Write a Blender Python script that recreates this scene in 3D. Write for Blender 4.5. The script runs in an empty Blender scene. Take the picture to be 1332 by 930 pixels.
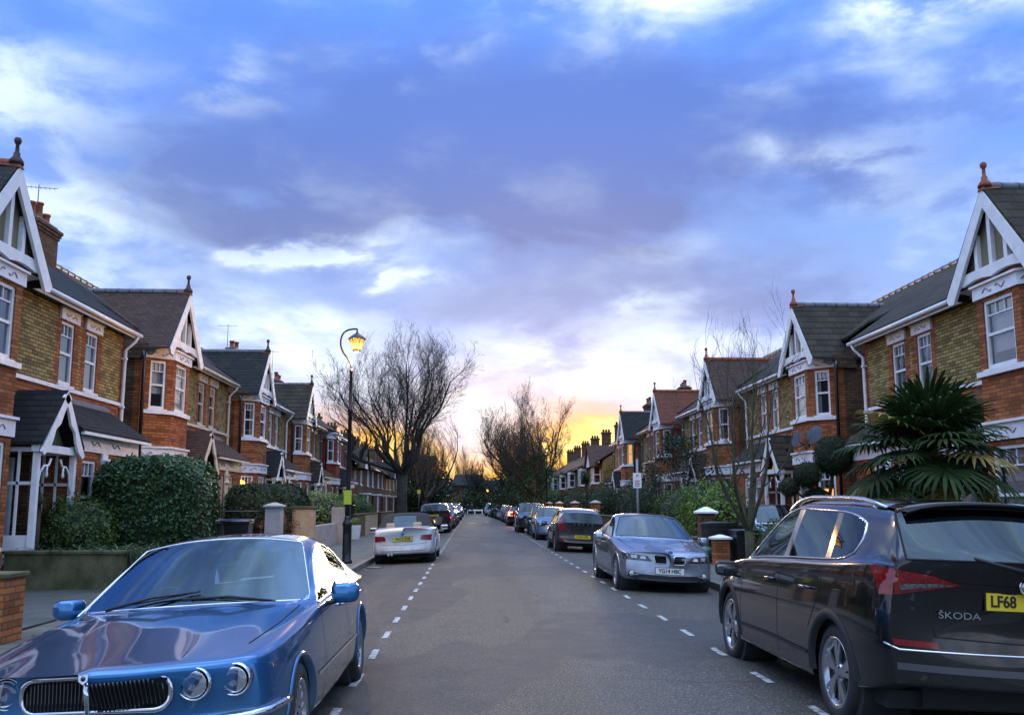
import bpy, bmesh, math, random
from mathutils import Vector, Matrix, noise as mnoise
from mathutils.bvhtree import BVHTree
R = math.radians
random.seed(7)
scn = bpy.context.scene
COL = scn.collection

# ------------------------------------------------------------------ camera
cam_d = bpy.data.cameras.new('camera'); cam = bpy.data.objects.new('camera', cam_d); COL.objects.link(cam)
cam_d.sensor_width = 36.0; cam_d.lens = 36.0 * 1190 / 1332; cam_d.shift_y = 17 / 1332
cam_d.clip_start = 0.1; cam_d.clip_end = 3000
cam.location = (0, 0, 1.55)
cam.rotation_euler = (R(90 + 8.31), 0, R(-2.47))
scn.camera = cam

# ------------------------------------------------------------------ view
scn.view_settings.view_transform = 'Standard'; scn.view_settings.look = 'None'
scn.view_settings.exposure = 0.36; scn.view_settings.gamma = 1.0; scn.view_settings.use_curve_mapping = False
scn.render.engine = 'CYCLES'
scn.cycles.max_bounces = 6; scn.cycles.diffuse_bounces = 1; scn.cycles.transparent_max_bounces = 10; scn.cycles.sample_clamp_indirect = 4.0
scn.cycles.caustics_reflective = False; scn.cycles.caustics_refractive = False

def lin(r, g, b):
    f = lambda c: (c / 255 / 12.92) if c / 255 <= 0.04045 else ((c / 255 + 0.055) / 1.055) ** 2.4
    return (f(r), f(g), f(b), 1)

# ------------------------------------------------------------------ node helper
class N:
    def __init__(s, tree): s.t = tree; s.n = tree.nodes; s.l = tree.links
    def add(s, typ, **kw):
        nd = s.n.new(typ)
        for k, v in kw.items():
            if k.startswith('i_'):
                nd.inputs[int(k[2:]) if k[2:].isdigit() else k[2:].replace('_', ' ')].default_value = v
            else: setattr(nd, k, v)
        return nd
    def set(s, inp, v):
        if hasattr(v, 'is_linked') or isinstance(v, bpy.types.NodeSocket): s.l.new(v, inp)
        else: inp.default_value = v
    def math(s, op, a, b=None, c=None, clamp=False):
        nd = s.n.new('ShaderNodeMath'); nd.operation = op; nd.use_clamp = clamp
        for i, v in enumerate((a, b, c)):
            if v is not None: s.set(nd.inputs[i], v)
        return nd.outputs[0]
    def vmath(s, op, a, b=None):
        nd = s.n.new('ShaderNodeVectorMath'); nd.operation = op
        for i, v in enumerate((a, b)):
            if v is not None: s.set(nd.inputs[i], v)
        return nd.outputs['Value'] if op in ('DOT_PRODUCT', 'LENGTH') else nd.outputs[0]
    def mix(s, f, a, b, mode='MIX'):
        nd = s.n.new('ShaderNodeMix'); nd.data_type = 'RGBA'; nd.blend_type = mode; nd.clamp_factor = True
        s.set(nd.inputs[0], f); s.set(nd.inputs[6], a); s.set(nd.inputs[7], b)
        return nd.outputs[2]
    def noise(s, vec, scale, detail=3, rough=0.5, dist=0.0):
        nd = s.n.new('ShaderNodeTexNoise'); nd.inputs['Scale'].default_value = scale
        nd.inputs['Detail'].default_value = detail; nd.inputs['Roughness'].default_value = rough
        nd.inputs['Distortion'].default_value = dist
        if vec is not None: s.l.new(vec, nd.inputs['Vector'])
        return nd.outputs['Fac']
    def step(s, v, lo, hi, a=0.0, b=1.0):
        nd = s.n.new('ShaderNodeMapRange'); nd.interpolation_type = 'SMOOTHSTEP'
        s.set(nd.inputs[0], v)
        for i, q in enumerate((lo, hi, a, b)): nd.inputs[i + 1].default_value = q
        return nd.outputs[0]
    def ramp(s, v, stops):
        nd = s.n.new('ShaderNodeValToRGB'); s.l.new(v, nd.inputs[0]); e = nd.color_ramp.elements
        while len(e) < len(stops): e.new(0.5)
        for el, (p, c) in zip(e, stops): el.position = p; el.color = c
        return nd.outputs[0]
    def xyz(s, x, y, z):
        nd = s.n.new('ShaderNodeCombineXYZ')
        for i, v in enumerate((x, y, z)): s.set(nd.inputs[i], v)
        return nd.outputs[0]
    def sep(s, v):
        nd = s.n.new('ShaderNodeSeparateXYZ'); s.l.new(v, nd.inputs[0]); return nd.outputs

# ------------------------------------------------------------------ world: dusk sky with broken cloud
# direction of (azimuth right of +Y, elevation) in degrees
SUN_AZ, SUN_EL = 5.0, 5.0
w = bpy.data.worlds.new('World'); scn.world = w; w.use_nodes = True
g = N(w.node_tree); g.n.clear()
tc = g.add('ShaderNodeTexCoord'); D = g.vmath('NORMALIZE', tc.outputs['Generated'])
sx, sy, sz = g.sep(D)
el = g.math('ARCSINE', sz); az = g.math('ARCTAN2', sx, sy)
flat = g.math('ADD', g.math('MAXIMUM', sz, 0.0), 0.16)
cp = g.xyz(g.math('DIVIDE', sx, flat), g.math('DIVIDE', sy, flat), 0.0)
cs = g.xyz(g.math('MULTIPLY', az, 1.0), g.math('MULTIPLY', el, 2.1), 0.0)
n1 = g.noise(cp, 1.1, 8, 0.57, 0.35)
n2 = g.noise(g.vmath('ADD', cp, (7.3, 2.1, 0)), 2.2, 9, 0.62, 0.3)
n3 = g.noise(cs, 8.0, 9, 0.58, 0.2)
n4 = g.noise(g.vmath('ADD', cs, (3.3, 1.7, 0)), 3.6, 7, 0.55, 0.4)
n5 = g.noise(g.vmath('ADD', cs, (9.1, 4.2, 0)), 4.6, 8, 0.52, 0.25)
azw = g.math('ADD', az, g.math('MULTIPLY', g.math('SUBTRACT', n3, 0.5), 0.34))
elw = g.math('ADD', el, g.math('MULTIPLY', g.math('SUBTRACT', n4, 0.5), 0.20))
def blob(a, e, ra, re, amp=1.0):
    da = g.math('DIVIDE', g.math('SUBTRACT', azw, R(a)), R(ra)); de = g.math('DIVIDE', g.math('SUBTRACT', elw, R(e)), R(re))
    q = g.math('ADD', g.math('MULTIPLY', da, da), g.math('MULTIPLY', de, de))
    return g.math('MULTIPLY', g.math('EXPONENT', g.math('MULTIPLY', q, -1.0)), amp)
def msum(l):
    o = l[0]
    for q in l[1:]: o = g.math('ADD', o, q)
    return o
base = g.ramp(g.step(el, 0.0, R(40)), [(0.0, lin(196, 198, 224)), (0.045, lin(190, 203, 238)), (0.14, lin(158, 182, 236)), (0.35, lin(122, 168, 242)), (0.62, lin(98, 150, 246)), (1.0, lin(90, 146, 248))])
col = g.mix(g.step(n5, 0.40, 0.64, 0, 0.8), base, lin(142, 178, 242))
col = g.mix(g.step(n3, .52, .36, 0, .32), col, lin(90, 126, 218))
darkm = msum([blob(1, 20.8, 22, 4.4, 1.25), blob(-12, 18.5, 12, 3.4, 0.8), blob(15, 18.5, 14, 4.0, 0.75), blob(-6, 26, 14, 3.6, .7), blob(15, 24.5, 14, 3.4, .7), blob(10, 13, 14, 2.6, 0.5), blob(0, 11, 8, 2, .4), blob(-16, 13, 8, 2, .35)])
darkm = g.math('MULTIPLY', darkm, g.step(n4, 0.3, 0.62, 0.6, 1.05), clamp=True)
col = g.mix(darkm, col, g.ramp(g.step(el, R(12), R(26)), [(0, lin(98, 116, 170)), (1, lin(84, 120, 202))]))
lightm = msum([blob(-28, 18, 5, 4.0, .65), blob(-22, 17, 4.5, 2.0, .9), blob(-26, 22.5, 7, 2.2, .6), blob(-10.5, 15.2, 4.2, 1.1, 3.0), blob(-3.8, 13.0, 1.6, .6, 1.1), blob(-6.5, 14.2, 2.5, .5, .8), blob(-12, 9.5, 7, 1.6, .9), blob(-1.8, 27.0, 3.5, 1.4, .6), blob(-13.5, 24.0, 2.5, 1.2, .55),
               blob(31.5, 29, 5, 3.0, 1.6), blob(22, 20.5, 6, 1.6, .5), blob(12.5, 12.2, 3.0, 1.0, .5), blob(16.5, 9.8, 6.0, 1.5, .55), blob(24.5, 18.5, 4, 2.0, .5), blob(15, 31.5, 6, 1.4, .9), blob(5.5, 31, 3, 1.3, .6), blob(7, 9, 5, 1.3, .55), blob(-20, 12.5, 6, 1.6, .45), blob(2, 6.8, 9, 1.6, .35), blob(-16, 6, 8, 1.8, .6), blob(18, 6, 7, 1.8, .6), blob(-24, 10, 5, 3, .5)])
lightm = g.math('ADD', g.math('MULTIPLY', lightm, g.step(n3, 0.36, 0.62, 0.12, 1.15)), g.math('MULTIPLY', g.math('MULTIPLY', g.step(n5, 0.50, 0.72), g.step(n3, .38, .62)), 0.42))
lightm = g.math('MULTIPLY', lightm, 1.15, clamp=True)
lightm = g.math('MULTIPLY', lightm, g.math('SUBTRACT', 1.0, g.math('MULTIPLY', darkm, .72)))
col = g.mix(lightm, col, lin(228, 245, 254))
# sunset glow low over the end of the street
warm = msum([blob(8, 3.2, 6.5, 1.9, .9), blob(-5, 3.0, 8, 2.3, 1.0), blob(2, 1.2, 13, 1.7, 1.0)])
col = g.mix(g.math('MULTIPLY', warm, 1.0, clamp=True), col, lin(232, 160, 104))
yel = msum([blob(-6, 3.0, 7.5, 2.6, 1.6), blob(1, 2.2, 6, 2.0, .9), blob(7.0, 3.0, 5.0, 1.6, 1.2), blob(3, 1.0, 12, 1.6, .8)])
yel = g.math('MULTIPLY', yel, g.step(n3, 0.3, 0.6, 0.5, 1.1), clamp=True)
col = g.mix(yel, col, (0.80, 0.43, 0.075, 1))
hot = g.math('MULTIPLY', msum([blob(6.6, 3.9, 2.0, 0.55, 1.1), blob(-3.0, 3.9, 2.4, 1.1, .6), blob(-6, 2.2, 2, 1, .4)]), 1.0, clamp=True)
col = g.mix(hot, col, (1.0, 0.80, 0.36, 1))
cool = g.step(sy, 0.3, -0.3)
col = g.mix(g.math('MAXIMUM', g.math('MULTIPLY', cool, .28), g.step(sz, .52, .85, 0, .50)), col, lin(214, 224, 206))
col = g.mix(g.step(el, 0.0, R(-1.0)), col, (0.05, 0.048, 0.05, 1))
sky = g.add('ShaderNodeTexSky', sky_type='NISHITA', sun_disc=False, sun_elevation=R(SUN_EL), sun_rotation=R(SUN_AZ), altitude=20, air_density=1.2, dust_density=1.5)
# below the horizon the ground is not lit by the sky; overhead and behind the camera the unseen sky is boosted to light facades and road
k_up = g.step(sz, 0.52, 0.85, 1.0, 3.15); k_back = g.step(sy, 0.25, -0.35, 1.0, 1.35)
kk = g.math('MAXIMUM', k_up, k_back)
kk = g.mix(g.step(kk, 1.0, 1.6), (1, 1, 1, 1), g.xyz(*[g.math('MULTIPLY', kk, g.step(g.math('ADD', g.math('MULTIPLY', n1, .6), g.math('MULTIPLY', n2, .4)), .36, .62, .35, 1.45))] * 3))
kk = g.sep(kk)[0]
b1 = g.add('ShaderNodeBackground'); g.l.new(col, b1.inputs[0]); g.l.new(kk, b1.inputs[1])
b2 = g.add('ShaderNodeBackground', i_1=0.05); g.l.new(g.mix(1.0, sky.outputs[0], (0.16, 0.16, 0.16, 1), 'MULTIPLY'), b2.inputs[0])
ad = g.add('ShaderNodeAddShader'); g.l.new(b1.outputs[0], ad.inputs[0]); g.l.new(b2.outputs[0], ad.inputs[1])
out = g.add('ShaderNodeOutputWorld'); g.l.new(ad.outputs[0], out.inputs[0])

# ------------------------------------------------------------------ sun: low, behind thin cloud at the far end of the street
sd = bpy.data.lights.new('sun', 'SUN'); sd.energy = 0.8; sd.angle = R(10); sd.color = (1.0, 0.72, 0.42)
so = bpy.data.objects.new('sun', sd); COL.objects.link(so)
sdir = Vector((math.sin(R(SUN_AZ)) * math.cos(R(SUN_EL)), math.cos(R(SUN_AZ)) * math.cos(R(SUN_EL)), math.sin(R(SUN_EL))))
so.rotation_euler = sdir.to_track_quat('Z', 'Y').to_euler()
so.location = (0, 60, 40)

# ------------------------------------------------------------------ objects, tags
def tag(o, label=None, cat=None, group=None, kind=None):
    if label: o['label'] = label
    if cat: o['category'] = cat
    if group: o['group'] = group
    if kind: o['kind'] = kind
    return o
def thing(name, label, cat, loc=(0, 0, 0), rz=0, group=None, tilt=0):
    o = bpy.data.objects.new(name, None); COL.objects.link(o); o.location = loc; o.rotation_euler = (0, tilt, rz)
    o.empty_display_size = 0.2
    return tag(o, label, cat, group)
def copy_tree(o, parent=None):
    c = o.copy(); COL.objects.link(c)
    if parent: c.parent = parent
    for ch in [q for q in o.children]: copy_tree(ch, c)
    return c

class MB:
    """mesh collector; faces carry a material slot"""
    def __init__(s, fx=1): s.v = []; s.f = []; s.m = []; s.mats = []; s.fx = fx; s.sm = []; s.smooth = False
    def slot(s, m):
        if m not in s.mats: s.mats.append(m)
        return s.mats.index(m)
    def vert(s, p): s.v.append((p[0] * s.fx, p[1], p[2])); return len(s.v) - 1
    def face(s, idx, m):
        s.f.append(tuple(idx) if s.fx > 0 else tuple(reversed(idx))); s.m.append(s.slot(m)); s.sm.append(s.smooth)
    def poly(s, pts, m): s.face([s.vert(p) for p in pts], m)
    def box(s, x0, x1, y0, y1, z0, z1, m, top=None):
        if x0 > x1: x0, x1 = x1, x0
        if y0 > y1: y0, y1 = y1, y0
        i = [s.vert(p) for p in ((x0, y0, z0), (x1, y0, z0), (x1, y1, z0), (x0, y1, z0), (x0, y0, z1), (x1, y0, z1), (x1, y1, z1), (x0, y1, z1))]
        for q in ((0, 3, 2, 1), (0, 1, 5, 4), (1, 2, 6, 5), (2, 3, 7, 6), (3, 0, 4, 7)): s.face([i[k] for k in q], m)
        s.face([i[k] for k in (4, 5, 6, 7)], top or m)
    def hexa(s, p, m):
        i = [s.vert(q) for q in p]
        for q in ((0, 3, 2, 1), (0, 1, 5, 4), (1, 2, 6, 5), (2, 3, 7, 6), (3, 0, 4, 7), (4, 5, 6, 7)): s.face([i[k] for k in q], m)
    def bar(s, a, b, wd, th, m, up=(0, 0, 1)):
        a = Vector(a); b = Vector(b); d = (b - a).normalized(); u = Vector(up); sd_ = d.cross(u)
        if sd_.length < 1e-4: sd_ = d.cross(Vector((0, 1, 0)))
        sd_.normalize(); n = sd_.cross(d).normalized(); sd_ *= wd / 2; n *= th / 2
        s.hexa([a - sd_ - n, a + sd_ - n, b + sd_ - n, b - sd_ - n, a - sd_ + n, a + sd_ + n, b + sd_ + n, b - sd_ + n], m)
    def prism(s, pts, off, m, capm=None):
        """pts: closed 3-D polygon, extruded by off"""
        off = Vector(off); a = [s.vert(p) for p in pts]; b = [s.vert(Vector(p) + off) for p in pts]; n = len(pts)
        s.face(list(reversed(a)), capm or m); s.face(b, capm or m)
        for k in range(n): s.face([a[k], a[(k + 1) % n], b[(k + 1) % n], b[k]], m)
    def tube(s, path, rad, m, n=8, caps=True):
        P = [Vector(p) for p in path]; k = len(P)
        if not hasattr(rad, '__len__'): rad = [rad] * k
        prev = None; rings = []; sv = s.smooth; s.smooth = True
        for i in range(k):
            d = (P[min(i + 1, k - 1)] - P[max(i - 1, 0)])
            if d.length < 1e-9: d = Vector((0, 0, 1))
            d.normalize()
            if prev is None:
                u = d.orthogonal().normalized()
            else:
                u = prev - d * prev.dot(d)
                u = u.normalized() if u.length > 1e-6 else d.orthogonal().normalized()
            prev = u; v = d.cross(u)
            rings.append([s.vert(P[i] + (u * math.cos(2 * math.pi * j / n) + v * math.sin(2 * math.pi * j / n)) * rad[i]) for j in range(n)])
        for i in range(k - 1):
            for j in range(n): s.face([rings[i][j], rings[i][(j + 1) % n], rings[i + 1][(j + 1) % n], rings[i + 1][j]], m)
        s.smooth = sv
        if caps: s.face(list(reversed(rings[0])), m); s.face(rings[-1], m)
    def lathe(s, prof, m, c=(0, 0, 0), axis='z', n=16, sy=1.0, cap=True):
        """prof: [(r, h)] around axis; sy squashes second radial axis"""
        sv = s.smooth; s.smooth = True; rings = []
        for r, h in prof:
            ring = []
            for j in range(n):
                a = 2 * math.pi * j / n; p, q = r * math.cos(a), r * math.sin(a) * sy
                v = {'z': (p, q, h), 'x': (h, p, q), 'y': (q, h, p)}[axis]
                ring.append(s.vert((c[0] + v[0], c[1] + v[1], c[2] + v[2])))
            rings.append(ring)
        for i in range(len(prof) - 1):
            for j in range(n): s.face([rings[i][j], rings[i][(j + 1) % n], rings[i + 1][(j + 1) % n], rings[i + 1][j]], m)
        s.smooth = sv
        if not cap: return
        if prof[0][0] > 1e-4: s.face(list(reversed(rings[0])), m)
        if prof[-1][0] > 1e-4: s.face(rings[-1], m)
    def ball(s, c, r, m, n=12, k=8, sz=1.0):
        s.lathe([(r * math.sin(math.pi * i / k) + 1e-5, -r * sz * math.cos(math.pi * i / k)) for i in range(k + 1)], m, c, 'z', n)
    def build(s, name, parent=None, bevel=0, wn=False):
        me = bpy.data.meshes.new(name); me.from_pydata(s.v, [], s.f)
        for m in s.mats: me.materials.append(m)
        me.polygons.foreach_set('material_index', s.m); me.polygons.foreach_set('use_smooth', s.sm)
        me.validate(); me.update()
        o = bpy.data.objects.new(name, me); COL.objects.link(o)
        if parent: o.parent = parent
        if bevel:
            b = o.modifiers.new('b', 'BEVEL'); b.width = bevel; b.segments = 2; b.limit_method = 'ANGLE'; b.angle_limit = R(40)
        return o

# ------------------------------------------------------------------ materials
MC = {}
def newmat(name):
    m = bpy.data.materials.new(name); m.use_nodes = True; t = N(m.node_tree); p = t.n['Principled BSDF']; return m, t, p
def mat(name, c, rough=0.6, metal=0.0, var=0.0, vs=6.0, bump=0.0, bs=60, coat=0.0, spec=0.5, emis=None, es=0, c2=None, trans=0):
    if name in MC: return MC[name]
    m, t, p = newmat(name); c = tuple(c) + ((1,) if len(c) == 3 else ())
    tcn = t.add('ShaderNodeTexCoord').outputs['Object']
    if var or c2:
        f = t.step(t.noise(tcn, vs, 5, 0.6), 0.3, 0.7)
        d = tuple(max(0, x * (1 - var)) for x in c[:3]) + (1,) if not c2 else tuple(c2) + (1,) * (4 - len(c2))
        t.l.new(t.mix(f, c, d), p.inputs['Base Color'])
        t.l.new(t.math('ADD', rough - 0.06, t.math('MULTIPLY', f, 0.12)), p.inputs['Roughness'])
    else:
        p.inputs['Base Color'].default_value = c; p.inputs['Roughness'].default_value = rough
    p.inputs['Metallic'].default_value = metal; p.inputs['Coat Weight'].default_value = coat; p.inputs['Coat Roughness'].default_value = 0.04
    p.inputs['Specular IOR Level'].default_value = spec
    if trans: p.inputs['Subsurface Weight'].default_value = 0
    if emis: p.inputs['Emission Color'].default_value = tuple(emis) + (1,); p.inputs['Emission Strength'].default_value = es
    if bump:
        b = t.add('ShaderNodeBump', i_Strength=bump, i_Distance=0.01); t.l.new(t.noise(tcn, bs, 4, 0.6), b.inputs['Height']); t.l.new(b.outputs[0], p.inputs['Normal'])
    MC[name] = m; return m

def surf_uv(t):
    """metric coordinates in the plane of any face: u level along it, v up it"""
    geo = t.add('ShaderNodeNewGeometry'); P = t.add('ShaderNodeTexCoord').outputs['Object']; Nn = geo.outputs['True Normal']
    T = t.vmath('NORMALIZE', t.vmath('CROSS_PRODUCT', (0, 0, 1), Nn)); B = t.vmath('CROSS_PRODUCT', Nn, T)
    return t.xyz(t.vmath('DOT_PRODUCT', P, T), t.vmath('DOT_PRODUCT', P, B), 0.0), P
def brick(name, ca, cb, mortar, bw=0.235, bh=0.075, ms=0.012, dark=0.5, soot=0.35):
    m, t, p = newmat(name); uv, P = surf_uv(t)
    b = t.add('ShaderNodeTexBrick', offset=0.5); t.l.new(uv, b.inputs['Vector'])
    for k, v in (('Scale', 1.0), ('Mortar Size', ms), ('Mortar Smooth', 0.3), ('Bias', 0.0), ('Brick Width', bw), ('Row Height', bh)): b.inputs[k].default_value = v
    b.inputs['Color1'].default_value = ca; b.inputs['Color2'].default_value = cb; b.inputs['Mortar'].default_value = mortar
    # odd dark burnt bricks
    b2 = t.add('ShaderNodeTexBrick', offset=0.5); t.l.new(uv, b2.inputs['Vector'])
    for k, v in (('Scale', 1.0), ('Mortar Size', 0.0), ('Bias', -0.35), ('Brick Width', bw), ('Row Height', bh)): b2.inputs[k].default_value = v
    b2.inputs['Color1'].default_value = (1, 1, 1, 1); b2.inputs['Color2'].default_value = (dark, dark * .92, dark * .85, 1)
    c = t.mix(1.0, b.outputs['Color'], b2.outputs['Color'], 'MULTIPLY')
    f = t.step(t.noise(P, 0.9, 5, 0.65), 0.35, 0.72, 0, soot)
    c = t.mix(f, c, tuple(x * 0.35 for x in ca[:3]) + (1,))
    f2 = t.noise(P, 14, 4, 0.7); c = t.mix(t.math('MULTIPLY', f2, 0.5), c, t.mix(0.5, c, (0.02, 0.015, 0.01, 1)))
    t.l.new(c, p.inputs['Base Color']); p.inputs['Roughness'].default_value = 0.85; p.inputs['Specular IOR Level'].default_value = 0.25
    h = t.math('ADD', t.math('MULTIPLY', b.outputs['Fac'], -1.0), t.math('MULTIPLY', f2, 0.4))
    bp = t.add('ShaderNodeBump', i_Strength=0.7, i_Distance=0.012); t.l.new(h, bp.inputs['Height']); t.l.new(bp.outputs[0], p.inputs['Normal'])
    return m
def tiles(name, ca, cb, tw=0.17, th=0.11, moss=0.3, mossc=(0.09, 0.10, 0.03, 1)):
    m, t, p = newmat(name); uv, P = surf_uv(t)
    b = t.add('ShaderNodeTexBrick', offset=0.5); t.l.new(uv, b.inputs['Vector'])
    for k, v in (('Scale', 1.0), ('Mortar Size', 0.006), ('Mortar Smooth', 0.2), ('Bias', 0.1), ('Brick Width', tw), ('Row Height', th)): b.inputs[k].default_value = v
    b.inputs['Color1'].default_value = ca; b.inputs['Color2'].default_value = cb; b.inputs['Mortar'].default_value = tuple(x * .25 for x in ca[:3]) + (1,)
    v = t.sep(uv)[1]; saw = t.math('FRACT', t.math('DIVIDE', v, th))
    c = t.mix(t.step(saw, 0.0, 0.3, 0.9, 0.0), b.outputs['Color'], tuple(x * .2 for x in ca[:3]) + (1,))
    n = t.noise(P, 1.7, 6, 0.7); c = t.mix(t.step(n, 0.5, 0.75, 0, moss), c, mossc)
    c = t.mix(t.math('MULTIPLY', t.noise(P, 9, 4, .7), .5), c, tuple(x * .4 for x in ca[:3]) + (1,))
    t.l.new(c, p.inputs['Base Color']); p.inputs['Roughness'].default_value = 0.85; p.inputs['Specular IOR Level'].default_value = 0.15
    h = t.math('ADD', t.math('MULTIPLY', saw, -1.0), t.math('MULTIPLY', b.outputs['Fac'], -0.4))
    bp = t.add('ShaderNodeBump', i_Strength=0.9, i_Distance=0.025); t.l.new(h, bp.inputs['Height']); t.l.new(bp.outputs[0], p.inputs['Normal'])
    return m
def glass(name, tint=(0.55, 0.6, 0.62), refl=0.30, rough=0.02, dirt=0.0, gc=(.95, .97, 1)):
    m, t, p = newmat(name); t.n.remove(p)
    lw = t.add('ShaderNodeFresnel', i_IOR=1.5); tr = t.add('ShaderNodeBsdfTransparent'); tr.inputs[0].default_value = tint + (1,)
    gl = t.add('ShaderNodeBsdfGlossy'); gl.inputs['Roughness'].default_value = rough; gl.inputs['Color'].default_value = gc + (1,)
    f = t.math('ADD', t.math('MULTIPLY', lw.outputs[0], 1.0), refl, clamp=True)
    mx = t.add('ShaderNodeMixShader'); t.l.new(f, mx.inputs[0]); t.l.new(tr.outputs[0], mx.inputs[1]); t.l.new(gl.outputs[0], mx.inputs[2])
    o = mx.outputs[0]
    if dirt:
        df = t.add('ShaderNodeBsdfDiffuse'); df.inputs[0].default_value = (.5, .55, .6, 1)
        m2 = t.add('ShaderNodeMixShader'); t.l.new(t.step(t.noise(t.add('ShaderNodeTexCoord').outputs['Object'], 3.0, 5, .6), .3, .75, dirt * .4, dirt), m2.inputs[0])
        t.l.new(o, m2.inputs[1]); t.l.new(df.outputs[0], m2.inputs[2]); o = m2.outputs[0]
    t.l.new(o, t.n['Material Output'].inputs[0]); return m
def paint(name, c, metal=0.55, rough=0.32, c2=None, grime=None):
    m, t, p = newmat(name); P = t.add('ShaderNodeTexCoord').outputs['Object']
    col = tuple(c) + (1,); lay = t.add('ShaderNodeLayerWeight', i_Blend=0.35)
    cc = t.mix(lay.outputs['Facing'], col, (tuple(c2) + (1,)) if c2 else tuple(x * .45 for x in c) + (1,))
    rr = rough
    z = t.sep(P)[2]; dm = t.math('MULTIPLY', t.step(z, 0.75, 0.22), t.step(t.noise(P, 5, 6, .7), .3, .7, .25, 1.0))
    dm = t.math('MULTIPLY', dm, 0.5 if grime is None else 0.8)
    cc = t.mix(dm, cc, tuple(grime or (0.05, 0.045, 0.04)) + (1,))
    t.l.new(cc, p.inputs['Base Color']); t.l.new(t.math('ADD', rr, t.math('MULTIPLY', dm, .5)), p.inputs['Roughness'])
    p.inputs['Metallic'].default_value = metal; p.inputs['Coat Weight'].default_value = 1.0; p.inputs['Coat Roughness'].default_value = 0.035
    # very slight orange-peel and dust
    return m

M = {}
M['white'] = mat('white_paint', (0.86, 0.87, 0.88), .45, var=.14, vs=5, bump=.1)
M['cream'] = mat('cream_paint', (0.66, 0.60, 0.47), .5, var=.12, vs=5)
M['yellow_brick'] = brick('yellow_stock_brick', (0.52, 0.39, 0.13, 1), (0.32, 0.235, 0.085, 1), (0.10, 0.085, 0.05, 1), dark=.38)
M['red_brick'] = brick('red_brick', (0.58, 0.18, 0.05, 1), (0.34, 0.10, 0.032, 1), (0.17, 0.10, 0.06, 1), dark=.55, soot=.25)
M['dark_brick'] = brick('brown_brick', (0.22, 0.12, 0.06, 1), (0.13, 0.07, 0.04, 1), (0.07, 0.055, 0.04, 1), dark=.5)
M['deep_red_brick'] = brick('deep_red_brick', (0.42, 0.06, 0.025, 1), (0.30, 0.045, 0.02, 1), (0.14, 0.06, 0.04, 1), dark=.7)
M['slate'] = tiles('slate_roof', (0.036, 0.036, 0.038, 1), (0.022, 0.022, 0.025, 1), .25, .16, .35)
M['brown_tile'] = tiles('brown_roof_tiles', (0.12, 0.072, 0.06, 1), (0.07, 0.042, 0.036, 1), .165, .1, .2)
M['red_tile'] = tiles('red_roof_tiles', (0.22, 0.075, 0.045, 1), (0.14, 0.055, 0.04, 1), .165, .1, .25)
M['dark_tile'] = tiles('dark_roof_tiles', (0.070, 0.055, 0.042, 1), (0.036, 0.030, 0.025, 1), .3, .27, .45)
M['pebble'] = mat('pebble_dash', (0.30, 0.27, 0.15), .9, var=.55, vs=55, bump=1.0, bs=120)
M['terracotta'] = mat('terracotta', (0.36, 0.10, 0.045), .75, var=.4, vs=7, bump=.3)
M['lead'] = mat('lead', (0.16, 0.17, 0.19), .5, var=.3)
M['black'] = mat('black_iron', (0.012, 0.012, 0.014), .35, var=.2)
M['plastic'] = mat('black_plastic', (0.018, 0.018, 0.02), .5)
M['dark'] = mat('dark_interior', (0.018, 0.017, 0.018), .9)
M['room'] = mat('dim_room', (0.06, 0.055, 0.05), .9)
M['curtain'] = mat('net_curtain', (0.80, 0.82, 0.84), .9, var=.12, vs=12)
M['curtain_dark'] = mat('teal_curtain', (0.12, 0.17, 0.18), .9, var=.3, vs=9)
M['pane'] = glass('window_glass', (.90, .93, .95), .10, .01)
M['carglass'] = glass('car_glass', (.14, .18, .22), .015, .015, gc=(.66, .84, 1))
M['screen'] = glass('windscreen_glass', (.62, .74, .88), .055, .015, dirt=.0, gc=(.55, .78, 1))
M['rubber'] = mat('tyre_rubber', (0.022, 0.022, 0.023), .8, bump=.2, bs=80)
M['chrome'] = mat('chrome', (0.78, 0.79, 0.8), .09, 1.0)
M['alloy'] = mat('alloy', (0.55, 0.56, 0.58), .28, .9, var=.1)
M['darkalloy'] = mat('dark_alloy', (0.05, 0.05, 0.055), .4, .7)
M['red_lens'] = mat('red_lens', (0.30, 0.008, 0.010), .12, var=.6, vs=35, coat=1)
M['clear_lens'] = mat('clear_lens', (0.70, 0.70, 0.72), .1, .6, var=.4, vs=30, coat=1)
M['amber'] = mat('amber_lens', (0.8, 0.25, 0.02), .15, coat=1)
M['plate_y'] = mat('plate_yellow', (0.80, 0.58, 0.02), .35)
M['plate_w'] = mat('plate_white', (0.80, 0.80, 0.74), .35)
M['ink'] = mat('ink', (0.01, 0.01, 0.012), .5)
M['door_dark'] = mat('front_door', (0.035, 0.02, 0.018), .35)
M['render'] = mat('wall_render', (0.50, 0.40, 0.33), .85, var=.2, vs=3, bump=.3)
M['render_blue'] = mat('grey_render', (0.36, 0.38, 0.40), .85, var=.2, vs=3, bump=.3)
M['render_tan'] = mat('tan_render', (0.52, 0.38, 0.24), .85, var=.25, vs=3, bump=.3)
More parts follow.
